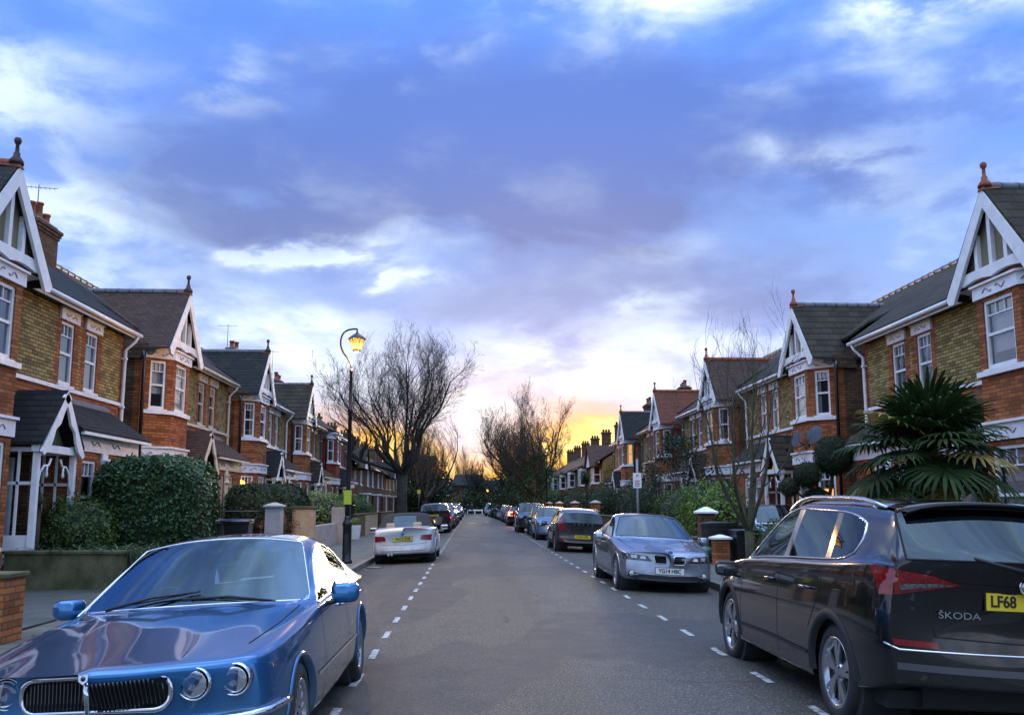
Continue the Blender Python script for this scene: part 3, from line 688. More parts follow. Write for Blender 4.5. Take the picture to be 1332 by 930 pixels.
    b = MB(fx); b.box(px - .12, px + .02, pc - pw, pc + pw, pz - .12, pz + .02, WT); b.build('porch_beam', po)
    b = MB(fx); b.box(-.34, -.30, 1.28, 2.76, .1, 2.52, M['black']); b.box(-.30, -.26, 1.60, 2.44, .1, 2.15, M[door]); b.box(-.26, -.25, 1.70, 2.34, .3, 1.0, M['black']); b.box(-.26, -.245, 1.75, 2.29, 1.25, 2.0, M['pane'])  # black backing board stands in for shade around the door
    for yy in (1.55, 2.49): b.box(-.28, -.2, yy - .05, yy + .05, .1, 2.45, WT)
    b.lathe([(.03, 0), (.035, .03), (.01, .05)], M['chrome'], (-.26, 2.30, 1.15), 'x', 8); b.build('door', root)
    b = MB(fx); b.box(0, 1.2, 1.17, 2.87, .04, .14, M['slabs']); b.build('doorstep', root)
    # ---- chimney
    if chim:
        cx, cy, ch = RX + .1, 8.0, {1: 8.75, 2: 8.9}.get(chim, 8.95)
        b = MB(fx); b.box(cx - .28, cx + .28, cy - .62, cy + .62, 7.3, ch - .35, M['dark_brick'])
        for k in range(3): o_ = .03 + .03 * k; b.box(cx - .28 - o_, cx + .28 + o_, cy - .62 - o_, cy + .62 + o_, ch - .35 + .085 * k, ch - .27 + .085 * k, M['dark_brick'])
        b.box(cx - .26, cx + .26, cy - .6, cy + .6, ch - .10, ch, M['lead']); co = b.build('chimney', roof_o)
        for k in range(pot[0]):
            yy = cy - .42 + .84 * k / max(1, pot[0] - 1); hh = pot[1] * random.choice((.8, 1, 1.25))
            b = MB(fx); b.lathe([(.13, 0), (.12, .05), (.105, .06), (.10, hh - .06), (.125, hh - .05), (.125, hh), (.09, hh), (.09, hh - .1)], M['terracotta'], (cx, yy, ch - .01), 'z', 10); b.build('chimney_pot', co)
    return root
M['door_blue'] = mat('navy_door', (.012, .03, .09), .3); M['door_red'] = mat('red_door', (.16, .012, .012), .3); M['door_green'] = mat('green_door', (.01, .06, .035), .3)
M['porch_lit'] = mat('lit_porch_render', (0.4, 0.3, 0.12), .9, emis=(1.0, .42, .04), es=.38)

HL = -8.72
houses = {}
houses['LA'] = house(1, HL, 15.78, 'nearest left hand house, brown slate porch roof, red and yellow brick with teal curtains', roof='slate', curt=('teal', 'teal', 'net', 'teal'), chim=2, pot=(3, .42), detail=3)
houses['LB'] = house(1, HL, 25.65, 'left hand house with purple brown tiled gable roof and slatted blinds, behind the clipped hedge', roof='brown_tile', curt=('blind', 'blind', 'side', 'side'), wingtrim='cream', chim=1, door='door_blue')
houses['LC'] = house(1, HL, 35.85, 'left hand house with black slate gable and an orange paper lamp lit downstairs', roof='slate', curt=('side', 'side', 'side', 'side'), chim=2)
houses['LD'] = house(1, HL, 45.8, 'left hand house with dark pantiled gable and four chimney pots, fourth along', roof='dark_tile', curt=('side', 'side', 'side', 'side'), chim=1, pot=(4, .35), detail=1)
houses['LE'] = house(1, HL, 56.0, 'bright red brick bay house without a gable, behind the near street lamp', roof='slate', upper='deep_red_brick', lower='deep_red_brick', variant='flat', curt=('side', 'net', 'side', 'side'), chim=1, detail=1, end_wall=True)
HR = 10.3
houses['RA'] = house(-1, HR, 16.2, 'nearest right hand house, yellow brick with a big white gable, behind the palm', roof='dark_tile', curt=('net', 'blind', 'net', 'side'), chim=False, door='door_red')
houses['RB'] = house(-1, HR, 26.6, 'right hand house with dark pantiled gable, lit yellow porch and two satellite dishes', roof='dark_tile', curt=('side', 'net', 'side', 'side'), lits=('porch',), chim=False)
houses['RC'] = house(-1, HR, 37.0, 'right hand house with brown tiled gable half hidden by the bare street tree', roof='brown_tile', curt=('side', 'net', 'side', 'side'), chim=False, pot=(3, .3), detail=1)
houses['RD'] = house(-1, HR, 47.8, 'right hand house with warm red tiled gable and red ridge', roof='red_tile', curt=('side', 'net', 'blind', 'side'), chim=1, pot=(3, .3), detail=1, wingtrim='cream', door='door_green')
houses['RE'] = house(-1, HR, 59.0, 'right hand house with black slate gable and an upstairs window lit orange', roof='slate', curt=('side', 'net', 'side', 'side'), lits=('u0',), chim=2, pot=(2, .6), detail=1, end_wall=True)

random.seed(55); b = MB(); lm = [mat('dead_leaf_brown', (.12, .06, .02), .8), mat('dead_leaf_tan', (.22, .14, .05), .8), mat('dead_leaf_dark', (.04, .03, .015), .8)]
for k in range(1500):
    sd_ = random.random() < .5; off = abs(random.gauss(0, .22)); x = (KL + .03 + off) if sd_ else (KR - .03 - off)
    if random.random() < .3: x = random.uniform(-5.3, -3) if sd_ else random.uniform(4.9, 6.1)
    y = 4 + 50 * random.random() ** 1.5; z = (road_z(x) if KL < x < KR else .05) + .008; s = random.uniform(.025, .055); a = random.uniform(0, 6.28); c, s2 = math.cos(a) * s, math.sin(a) * s
    b.poly([(x - c, y - s2, z), (x + s2 * .5, y - c * .5, z + .006), (x + c, y + s2, z + random.uniform(0, .015)), (x - s2 * .5, y + c * .5, z + .006)], random.choice(lm))
tag(b.build('fallen_leaves'), 'scattered dead leaves and litter along the gutters', 'leaves', kind='stuff')
# ================================================================== cars
def text_mesh(name, s, size, m, parent, loc, rot, extrude=.002, sx=1.0, align='CENTER', bold=.0):
    cu = bpy.data.curves.new(name, 'FONT'); cu.body = s; cu.size = size; cu.extrude = extrude; cu.align_x = align; cu.align_y = 'CENTER'; cu.offset = bold
    t = bpy.data.objects.new(name, cu); COL.objects.link(t)
    dg = bpy.context.evaluated_depsgraph_get(); me = bpy.data.meshes.new_from_object(t.evaluated_get(dg)); bpy.data.objects.remove(t); bpy.data.curves.remove(cu)
    me.materials.clear(); me.materials.append(m)
    o = bpy.data.objects.new(name, me); COL.objects.link(o); o.location = loc; o.rotation_euler = rot; o.scale = (sx, 1, 1); o.parent = parent
    return o

def subsurfed(verts, faces, fmat, crease, level):
    me = bpy.data.meshes.new('tmp'); me.from_pydata(verts, [], faces)
    bm = bmesh.new(); bm.from_mesh(me)
    for f, k in zip(bm.faces, fmat): f.material_index = k
    bmesh.ops.remove_doubles(bm, verts=bm.verts, dist=1e-4)
    bmesh.ops.recalc_face_normals(bm, faces=bm.faces)
    cl = bm.edges.layers.float.get('crease_edge') or bm.edges.layers.float.new('crease_edge')
    for e in bm.edges:
        ks = {f.material_index for f in e.link_faces}
        if len(ks) > 1: e[cl] = max((crease.get(tuple(sorted((a, b_))), crease.get('*', .0)) for a in ks for b_ in ks if a != b_), default=0)
        elif len(e.link_faces) == 1: e[cl] = .6
    kd = {tuple(round(q, 3) for q in v.co): v for v in bm.verts}
    for (p, q, val) in crease.get('lines', ()):
        v0 = kd.get(tuple(round(z, 3) for z in p)); v1 = kd.get(tuple(round(z, 3) for z in q))
        if v0 and v1:
            e = bm.edges.get((v0, v1))
            if e: e[cl] = max(e[cl], val)
    vl = bm.verts.layers.float.get('crease_vert') or bm.verts.layers.float.new('crease_vert')
    for v in bm.verts:
        fs = v.link_faces
        gl_ = [f for f in fs if f.material_index in crease['glass']]
        if len(gl_) == 1: v[vl] = .55
    bm.to_mesh(me); bm.free()
    o = bpy.data.objects.new('tmp', me); COL.objects.link(o); md = o.modifiers.new('s', 'SUBSURF'); md.levels = level; md.render_levels = level
    dg = bpy.context.evaluated_depsgraph_get(); r = bpy.data.meshes.new_from_object(o.evaluated_get(dg)); bpy.data.objects.remove(o); bpy.data.meshes.remove(me)
    return r

WH = {}
def wheel_mesh(r, rr, wd, style, rim_m, dirty=False):
    """meshes of tyre and rim, axis x, outer face at x=0 facing +x"""
    key = (r, rr, wd, style, rim_m.name)
    if key in WH: return WH[key]
    b = MB(); t = M['rubber']
    b.lathe([(rr - .01, -wd), (rr + .03, -wd - .002), (r - .03, -wd + .005), (r - .004, -wd + .03), (r, -wd * .5), (r - .004, -.03), (r - .03, -.005), (rr + .035, .004), (rr + .012, .0), (rr - .002, -.008), (rr - .01, -.03)], t, n=40, axis='x', cap=False)
    ty = b.build('tyre').data; bpy.data.objects.remove(bpy.data.objects[-1]) if False else None
    b = MB()
    b.lathe([(rr - .012, -wd + .02), (rr - .035, -wd + .05), (rr - .040, -.045)], M['darkalloy'], n=40, axis='x', cap=False); b.lathe([(rr - .040, -.045), (rr - .022, -.012), (rr + .004, -.002), (rr + .002, -.02)], rim_m, n=40, axis='x', cap=False); b.lathe([(.001, -wd + .06), (rr - .03, -wd + .06)], M['dark'], n=24, axis='x')
    b.lathe([(.001, -.10), (rr * .62, -.10), (rr * .62, -.085), (.001, -.085)], M['darkalloy'], n=24, axis='x')
    b.lathe([(.001, -.014), (.030, -.014), (.045, -.02), (.075, -.03), (.08, -.07)], rim_m, n=20, axis='x')
    sp = {'multi': (16, .017, .024, .03), 'blade': (5, .085, .05, .022), 'five': (5, .05, .06, .02), 'ten': (10, .024, .026, .02), 'vee': (7, .05, .035, .02)}[style]
    n, w0, w1, th = sp
    for k in range(n):
        a = 2 * math.pi * (k + .5) / n
        arms = [0] if style != 'blade' else [-.17, .17]
        for da in arms:
            ca, sa = math.cos(a + da * .3), math.sin(a + da * .3); cb, sb = math.cos(a + da), math.sin(a + da); Rb = rr - .02
            ta = Vector((0, -sa, ca)); tb = Vector((0, -sb, cb)); ww0 = w0 if style != 'blade' else .035; ww1 = w1 if style != 'blade' else (.075 if da > 0 else .035)
            p0 = Vector((-.022, ca * .05, sa * .05)); p1 = Vector((-.012 if style != 'multi' else -.02, cb * Rb, sb * Rb)); dx = Vector((-th, 0, 0))
            b.hexa([p0 - ta * ww0 / 2 + dx, p0 + ta * ww0 / 2 + dx, p0 + ta * ww0 / 2, p0 - ta * ww0 / 2, p1 - tb * ww1 / 2 + dx, p1 + tb * ww1 / 2 + dx, p1 + tb * ww1 / 2, p1 - tb * ww1 / 2], rim_m)
    for k in range(5): a = 2 * math.pi * k / 5; b.lathe([(.001, -.012), (.008, -.014), (.008, -.03)], M['darkalloy'], (0, .056 * math.cos(a), .056 * math.sin(a)), 'x', 6)
    ri = b.build('rim').data
    for nm in (ty, ri):
        for o in [q for q in bpy.data.objects if q.data == nm]: bpy.data.objects.remove(o)
    WH[key] = (ty, ri); return WH[key]

M['seam'] = mat('gap_and_crease_shade', (0.006, 0.006, 0.007), .8)
M['cabin'] = mat('cabin_trim', (0.03, 0.03, 0.034), .8)

def car(spec, name, label, cat, loc, rz, tilt, paint_m, plate=None, plate_rear=None, group='cars parked along the kerbs', level=2, extras=None):
    L, W = spec['L'], spec['W']; st = spec['st']; n = len(st); nose, tail = spec['nose'], spec['tail']
    Y = lambda s: L / 2 - s
    root = thing(name, label, cat, loc, rz, group, tilt * math.cos(rz) * (1.4 if math.cos(rz) < 0 else 1.15))
    root.rotation_mode = 'XYZ'
    mats = [paint_m, M['seam'], M['clad'], M['chrome']]; slots = {'body': 0, 'seam': 1, 'clad': 2, 'chrome': 3}
    gl = spec['glass']                     # {(i,j): tag}
    tags = ['body', 'seam', 'clad', 'chrome', 'roof'] + sorted(set(gl.values()))
    verts, faces, fm = [], [], []
    def add(q, tg): k = len(verts); verts.extend(q); faces.append((k, k + 1, k + 2, k + 3)); fm.append(tags.index(tg))
    TF = spec.get('tf', [.93, .76, .54, .28, 0]); TZ = spec.get('tz', [.25, .55, .8, .95, 1.0])
    side, top = [], []
    for (s, w_, zs, zb, zt, cab) in st:
        zm = zs + (zb - zs) * spec.get('mid', .52); tb = spec.get('tuck', .03)
        side.append([(w_ - .16, Y(s), zs - .015), (w_ - .045, Y(s), zs), (w_ - .008, Y(s), zs + (zb - zs) * .22), (w_, Y(s), zm), (w_ - tb, Y(s), zb)])
        if cab is None:
            top.append([side[-1][4]] + [(w_ * f, Y(s), zb + (zt - zb) * z) for f, z in zip(TF, TZ)])
        else:
            (a, b_, c_, d_) = cab
            top.append([side[-1][4], (w_ - tb - .04, Y(s), zb + .022), (a[1], Y(a[0]), a[2]), (b_[1], Y(b_[0]), b_[2]), (b_[1] * .52, Y(c_[0]), c_[1]), (0, Y(d_[0]), d_[1])])
    for sg in (1, -1):
        X = lambda p: (p[0] * sg, p[1], p[2])
        for i in range(n - 1):
            for j in range(4):
                tg = 'clad' if j < spec.get('cladrows', 0) else 'body'
                add([X(side[i][j]), X(side[i + 1][j]), X(side[i + 1][j + 1]), X(side[i][j + 1])], tg)
            for j in range(5):
                tg = gl.get((i, j + 4), 'body')
                add([X(top[i][j]), X(top[i + 1][j]), X(top[i + 1][j + 1]), X(top[i][j + 1])], tg)
        for (e, F, sgn) in ((0, nose, 1), (n - 1, tail, -1)):
            base = side[e]; w0 = base[3][0]; rowx = [p[0] for p in top[e]]; cols = []
            for k in range(6):
                col_ = []
                for r in range(5):
                    f = 1 - rowx[k] / rowx[0] if k else 0
                    if r == 4: p = top[e][k]; yy = p[1]; x, z = p[0], p[2]
                    else: x = base[r][0] * (1 - f); z = base[r][2]; yy = base[r][1]
                    z += F.get('dz', [0] * 5)[r] * f
                    bow = F['bow'] * (1 - (1 - f) ** 2.2); yy = yy + sgn * (bow + F['po'][r] * min(1, f * 2.5))
                    col_.append((x, yy, z))
                cols.append(col_)
            # write the bowed top edge back so that hood and fascia share it
            for k in range(1, 6):
                top[e][k] = cols[k][4]
            for k in range(5):
                for r in range(4):
                    tg = 'clad' if r < F.get('clad', spec.get('cladrows', 0)) else F.get('tags', {}).get((k, r), 'body')
                    add([X(cols[k][r]), X(cols[k + 1][r]), X(cols[k + 1][r + 1]), X(cols[k][r + 1])], tg)
        # refresh the end strips of the top grid with the bowed edge
    # rebuild top quads of first and last strips now that ends moved
    keep = [k for k in range(len(faces))]
    verts2, faces2, fm2 = [], [], []
    tops = set(); cnt = 0
    for sg in (1, -1):
        base_k = cnt
        for i in range(n - 1):
            for j in range(9):
                if j >= 4 and i in (0, n - 2): tops.add((base_k + i * 9 + j, sg, i, j - 4))
        cnt = base_k + (n - 1) * 9 + 40
    for (k, sg, i, j) in tops:
        q = [top[i][j], top[i + 1][j], top[i + 1][j + 1], top[i][j + 1]]
        for m_, p in enumerate(q): verts[faces[k][m_]] = (p[0] * sg, p[1], p[2])
    cln = []
    nc, tc_, bc = spec.get('ncr', .35), spec.get('tcr', .35), spec.get('bcr', .30)
    for sg in (1, -1):
        for k in range(5):
            for e_, v_ in ((0, nc), (n - 1, tc_)): cln.append(((top[e_][k][0] * sg, *top[e_][k][1:]), (top[e_][k + 1][0] * sg, *top[e_][k + 1][1:]), v_))
        for i in range(n - 1): cln.append(((side[i][4][0] * sg, *side[i][4][1:]), (side[i + 1][4][0] * sg, *side[i + 1][4][1:]), bc))
    sh = subsurfed(verts, faces, fm, {'lines': cln, '*': .9, 'glass': {k for k, t_ in enumerate(tags) if t_ in ('windscreen', 'rear_window')}}, level)
    bm = bmesh.new(); bm.from_mesh(sh); bpy.data.meshes.remove(sh)
    # ---- cut wheel arches
    wr, ar = spec['wr'], spec.get('ar', spec['wr'] + .045); zc = spec['wr'] - .012
    ref = BVHTree.FromBMesh(bm)
    for s in spec['axles']:
        yc = Y(s); K = 26
        for k in range(K):
            a = 2 * math.pi * (k + .5) / K; nn = Vector((0, math.cos(a), math.sin(a))); co = Vector((0, yc, zc)) + nn * ar
            if co.z < .0: continue
            fs = []
            for f in bm.faces:
                c = f.calc_center_median()
                if abs(c.x) < W * .5 - .30: continue
                d = math.hypot(c.y - yc, c.z - zc)
                if d < ar + .22 and d > ar - .22:
                    aa = math.atan2(c.z - zc, c.y - yc); da = (aa - a + math.pi) % (2 * math.pi) - math.pi
                    if abs(da) < 2 * math.pi / K * 2.2: fs.append(f)
            ge = set(fs)
            for f in fs: ge.update(f.edges); ge.update(f.verts)
            if fs: bmesh.ops.bisect_plane(bm, geom=list(ge), dist=1e-4, plane_co=co, plane_no=nn)
        dl = []
        for f in bm.faces:
            c = f.calc_center_median()
            if abs(c.x) < W * .5 - .36: continue
            d = math.hypot(c.y - yc, c.z - zc)
            if d < ar * .999 and c.z < zc + ar: dl.append(f)
        bmesh.ops.delete(bm, geom=dl, context='FACES')
    # ---- split by tag
    bm.faces.ensure_lookup_table()
    def extract(tg, nm, m_, parent, one=True):
        ks = [f for f in bm.faces if tags[f.material_index] == tg]
        if not ks: return []
        groups = []; seen = set(); S = set(ks)
        for f in ks:
            if f in seen: continue
            stk = [f]; seen.add(f); g_ = []
            while stk:
                q = stk.pop(); g_.append(q)
                for e in q.edges:
                    for h in e.link_faces:
                        if h in S and h not in seen: seen.add(h); stk.append(h)
            groups.append(g_)
        res = []
        for g_ in groups:
            b = MB(); b.smooth = True; mp = {}
            for f in g_:
                for v in f.verts:
                    if v not in mp: mp[v] = b.vert(v.co)
                b.face([mp[v] for v in f.verts], m_)
            res.append(b.build(nm, parent))
        return res
    # body incl. cladding, in one mesh
    b = MB(); b.smooth = True; mp = {}
    for f in bm.faces:
        tg = tags[f.material_index]
        if tg in ('body', 'clad', 'chrome', 'seam', 'roof'):
            for v in f.verts:
                if v not in mp: mp[v] = b.vert(v.co)
            b.face([mp[v] for v in f.verts], {'body': paint_m, 'clad': M['clad'], 'chrome': M['chrome'], 'seam': M['seam'], 'roof': spec.get('roofm', paint_m)}[tg])
    for tg, nm in (('windscreen', 'windscreen'), ('rear_window', 'rear_window'), ('side', 'side_window'), ('side2', 'side_window'), ('side3', 'side_window')):
        extract(tg, nm, spec.get('screenm', M['carglass']) if tg == 'windscreen' else (spec.get('sidem', M['carglass'])), root)
    extract('pillar', 'door_pillar', M['gloss'], root)
    # ---- projections on to the body
    def cast(view, u, v, off, sg=1):
        if view == 'side': o_, d_ = Vector((3 * sg, Y(u), v)), Vector((-sg, 0, 0))
        elif view == 'front': o_, d_ = Vector((u, 6, v)), Vector((0, -1, 0))
        elif view == 'rear': o_, d_ = Vector((u, -6, v)), Vector((0, 1, 0))
        else: o_, d_ = Vector((u, Y(v), 4)), Vector((0, 0, -1))
        hit, nn, _, _ = ref.ray_cast(o_, d_)
        if hit is None:
            hit, nn, _, _ = ref.find_nearest(o_ + d_ * (2.2 if view == 'side' else 4))
        if nn.dot(d_) > 0: nn = -nn
        return hit + (nn * .6 - d_ * .4).normalized() * off
    def strip(b, view, pts, wd, m_, off=.003, sg=1, stepl=.04, th=None):
        P = [pts[0]]
        for a, c in zip(pts, pts[1:]):
            k = max(1, int(math.hypot(c[0] - a[0], c[1] - a[1]) / stepl))
            P += [(a[0] + (c[0] - a[0]) * q / k, a[1] + (c[1] - a[1]) * q / k) for q in range(1, k + 1)]
        prev = None; pv = None
        for k in range(len(P)):
            a, c = P[max(0, k - 1)], P[min(len(P) - 1, k + 1)]; dx, dy = c[0] - a[0], c[1] - a[1]; l_ = math.hypot(dx, dy) or 1; nx, ny = -dy / l_ * wd / 2, dx / l_ * wd / 2
            v0 = cast(view, P[k][0] + nx, P[k][1] + ny, off, sg); v1 = cast(view, P[k][0] - nx, P[k][1] - ny, off, sg)
            i0, i1 = b.vert(v0), b.vert(v1)
            if prev:
                b.face([prev[0], prev[1], i1, i0], m_)
            prev = (i0, i1)
    def patch(b, view, q4, m_, off=.006, sg=1, nu=8, nv=4, thick=.02, edge=None):
        (p0, p1, p2, p3) = q4; g_ = []
        sv = b.smooth; b.smooth = True
        for j in range(nv + 1):
            row = []
            for i in range(nu + 1):
                fu, fv = i / nu, j / nv
                u = (p0[0] * (1 - fu) + p1[0] * fu) * (1 - fv) + (p3[0] * (1 - fu) + p2[0] * fu) * fv
                v = (p0[1] * (1 - fu) + p1[1] * fu) * (1 - fv) + (p3[1] * (1 - fu) + p2[1] * fu) * fv
                row.append(b.vert(cast(view, u, v, off, sg)))
            g_.append(row)
        for j in range(nv):
            for i in range(nu): b.face([g_[j][i], g_[j][i + 1], g_[j + 1][i + 1], g_[j + 1][i]], m_)
        b.smooth = sv
        if edge:
            loop = [g_[0][i] for i in range(nu + 1)] + [g_[j][nu] for j in range(1, nv + 1)] + [g_[nv][i] for i in range(nu - 1, -1, -1)] + [g_[j][0] for j in range(nv - 1, -1, -1)]
            b.tube([b.v[k] for k in loop] if b.fx > 0 else [b.v[k] for k in loop], edge[0], edge[1], 5, caps=False)
    spec_api = dict(cast=cast, strip=strip, patch=patch, Y=Y, b=b, root=root, bm=bm, tags=tags, paint=paint_m, L=L, W=W)
    # arch lips
    lip = spec.get('lip', (.012, paint_m))
    for s in spec['axles']:
        for sg in (1, -1):
            a0, a1 = -.25, math.pi + .25; K = 26; pr = None; sv = b.smooth; b.smooth = True
            for k in range(K + 1):
                a = a0 + (a1 - a0) * k / K; ring = []
                for (rr_, of) in ((ar - .02, -.03), (ar - .008, .010), (ar + lip[0] * .5, .014), (ar + lip[0], .002)):
                    z_ = zc + rr_ * math.sin(a); y_ = Y(s) + rr_ * math.cos(a)
                    if z_ < .17: ring = None; break
                    hit, nn, _, _ = ref.ray_cast(Vector((3 * sg, y_, z_)), Vector((-sg, 0, 0)))
                    if hit is None: ring = None; break
                    ring.append(b.vert((hit.x + sg * of, y_, z_)))
                if ring and pr:
                    for q in range(3): b.face([pr[q], ring[q], ring[q + 1], pr[q + 1]] if sg < 0 else [pr[q], pr[q + 1], ring[q + 1], ring[q]], lip[1])
                pr = ring
            b.smooth = sv
    for (view, pts, wd, mk) in spec.get('seams', []):
        for sg in ((1, -1) if view == 'side' else (1,)):
            P = pts
            strip(b, view, P, wd, M[mk] if isinstance(mk, str) else mk, .0025 if mk == 'seam' else .007, sg)
            if view != 'side' and any(abs(p[0]) > 1e-3 for p in pts): strip(b, view, [(-p[0], p[1]) for p in pts], wd, M[mk] if isinstance(mk, str) else mk, .0025 if mk == 'seam' else .007, 1)
    if extras: extras(spec_api, spec)
    # wheel wells and floor
    hw = W / 2
    b.smooth = False
    for s in spec['axles']:
        for sg in (1, -1):
            b.lathe([(ar + .02, sg * (hw - .10)), (ar + .02, sg * (hw - .45)), (.01, sg * (hw - .45))], M['dark'], (0, Y(s), zc), 'x', 20)
    zs0 = st[len(st) // 2][2]
    b.box(-hw + .16, hw - .16, Y(L - .35), Y(.35), zs0 - .02, zs0 + .10, M['dark'])
    b.box(-hw + .38, hw - .38, Y(L - .30), Y(.30), zs0, zs0 + .34, M['dark'])
    body = b.build('body', root)
    # ---- interior
    b = MB(); zb_ = st[5][3]; ci, ri_ = spec['cab_s']
    b.box(-hw + .17, hw - .17, Y(ri_), Y(ci), zs0 + .1, zs0 + .18, M['cabin'])
    b.box(-hw + .14, hw - .14, Y(ci + .45), Y(ci + .05), zb_ - .25, zb_ - .04, M['cabin'])
    for (ss) in (ci + 1.15, ci + 2.05):
        for xs_ in (-.37, .37):
            b.box(xs_ - .24, xs_ + .24, Y(ss + .1), Y(ss - .45), zs0 + .15, zs0 + .34, M['seat'])
            b.hexa([(xs_ - .23, Y(ss + .02), zs0 + .3), (xs_ + .23, Y(ss + .02), zs0 + .3), (xs_ + .23, Y(ss + .12), zs0 + .3), (xs_ - .23, Y(ss + .12), zs0 + .3), (xs_ - .19, Y(ss + .16), zb_ + .02), (xs_ + .19, Y(ss + .16), zb_ + .02), (xs_ + .19, Y(ss + .26), zb_ + .02), (xs_ - .19, Y(ss + .26), zb_ + .02)], M['seat'])
            b.box(xs_ - .12, xs_ + .12, Y(ss + .28), Y(ss + .19), zb_ + .05, zb_ + .21, M['seat'])
    it = b.build('interior', root, bevel=.03)
    if level > 2 or spec.get('wheel_in'):
        b = MB(); cx, cy, cz = .37 if spec.get('rhd', 1) else -.37, Y(ci + .62), zb_ - .02
        pts = [(cx + .18 * math.cos(a * math.pi / 9), cy + .07 * math.sin(a * math.pi / 9), cz + .165 * math.sin(a * math.pi / 9)) for a in range(19)]
        b.tube(pts, .014, M['plastic'], 6, caps=False); b.tube([(cx, cy + .03, cz), (cx, cy + .3, cz - .1)], .03, M['plastic'], 6); b.box(cx - .17, cx + .17, cy - .0, cy + .015, cz - .02, cz + .02, M['plastic'])
        b.build('steering_wheel', root)
    # ---- glass surrounds
    tr = spec.get('trim', (.006, M['seam'])); b = MB(); n_tr = 0
    for tgs, (rad, mm) in ((('side', 'side2', 'side3', 'pillar'), tr), (('windscreen',), spec.get('wtrim', (.008, M['seam']))), (('rear_window',), spec.get('wtrim', (.008, M['seam'])))):
        es = [e for e in bm.edges if len({tags[f.material_index] in tgs for f in e.link_faces}) == 2]
        es = set(es)
        while es:
            e = es.pop(); ch = [e.verts[0], e.verts[1]]
            go = True
            while go:
                go = False
                for e2 in ch[-1].link_edges:
                    if e2 in es: es.discard(e2); ch.append(e2.other_vert(ch[-1])); go = True; break
            pts = [v.co.copy() for v in ch]
            if len(pts) > 3: b.tube(pts, rad, mm, 6, caps=False); n_tr += 1
    if b.f: b.build('window_trim', root)
    bm.free()
    # ---- wheels
    ty, ri2 = wheel_mesh(spec['wr'], spec['rr'], spec.get('wd', .21), spec['rim'], spec.get('rimm', M['alloy']))
    for s in spec['axles']:
        for sg in (1, -1):
            wv = bpy.data.objects.new('wheel', ty); COL.objects.link(wv); wv.parent = root; wv.location = (sg * (hw - spec.get('winset', .035)), Y(s), spec['wr'] - .012)
            wv.rotation_euler = (random.uniform(0, 6), 0, 0 if sg > 0 else math.pi)
            rv = bpy.data.objects.new('rim', ri2); COL.objects.link(rv); rv.parent = wv
    # ---- lamps
    for sg in (1, -1):
        for (nm, view, q4, mk, kw) in spec['lamps']:
            b = MB(); q = [(p[0] * sg, p[1]) for p in q4]
            patch(b, view, q, M[mk] if isinstance(mk, str) else mk, **kw); b.build(nm, root)
        for (nm, c, r_, mk) in spec.get('round_lamps', []):
            hc = cast('front', c[0] * sg, c[1], 0)
            b = MB(); y0 = hc.y
            b.lathe([(.001, .012), (r_ * .35, .03), (r_ * .75, .022), (r_ * .93, .0)], M['lampglass'], (hc.x, y0, hc.z), 'y', 24)
            o = b.build(nm, root)
            b = MB(); b.lathe([(r_ * .93, .0), (r_ * .97, .012), (r_ * 1.04, .010), (r_ * 1.08, -.02), (r_ * 1.08, -.12)], M['chrome'], (hc.x, y0, hc.z), 'y', 28, cap=False); b.build('bezel', o)
            b = MB(); b.lathe([(.015, -.075), (r_ * .5, -.06), (r_ * .88, -.01)], M['reflector'], (hc.x, y0, hc.z), 'y', 24); b.ball((hc.x, y0 - .035, hc.z), .02, M['clear_lens'], 10, 6); b.build('reflector', o)
    # ---- mirrors
    ms, mz, mx = spec['mirror']
    for sg in (1, -1):
        b = MB(); x0 = mx * sg
        c = Vector((sg * (mx + .13), Y(ms), mz + .07)); a_, b2, c2 = .108, .065, .070
        for k in range(1): pass
        vs = []
        for iz, zz in enumerate((-1, -.55, .55, 1)):
            f = (.72, 1, 1, .78)[iz]
            for (px, py) in ((-1, -1), (1, -.95), (1, .2), (.45, 1), (-.6, 1)): vs.append(b.vert((c.x + sg * px * a_ * f, c.y + py * b2 * (f if py > 0 else 1), c.z + zz * c2)))
        for iz in range(3):
            for q in range(5):
                i0, i1 = iz * 5 + q, iz * 5 + (q + 1) % 5; fl = [i0, i1, i1 + 5, i0 + 5]
                b.smooth = True; b.face(fl if sg > 0 else fl[::-1], M['mirror'] if q == 0 and iz == 1 else spec.get('mirm', paint_m))
        b.face([4, 3, 2, 1, 0] if sg > 0 else [0, 1, 2, 3, 4], spec.get('mirm', paint_m)); b.face([15, 16, 17, 18, 19] if sg > 0 else [19, 18, 17, 16, 15], spec.get('mirm', paint_m))
        b.smooth = False; b.bar((x0 - sg * .02, Y(ms) + .0, mz + .0), (c.x - sg * .04, Y(ms), c.z - .05), .07, .035, M['plastic'])
        o = b.build('wing_mirror', root)
        md = o.modifiers.new('b', 'BEVEL'); md.width = .035; md.segments = 4; md.limit_method = 'ANGLE'; md.angle_limit = R(25)
    # ---- handles
    for s in spec.get('handles', []):
        for sg in (1, -1):
            z = spec.get('hz', .80); b = MB(); p0 = cast('side', s - .09, z, .028, sg); p1 = cast('side', s + .09, z, .028, sg)
            b.tube([cast('side', s - .1, z, .0, sg), p0, p1, cast('side', s + .1, z, .0, sg)], [.010, .013, .013, .010], spec.get('hm', paint_m), 8); b.build('door_handle', root)
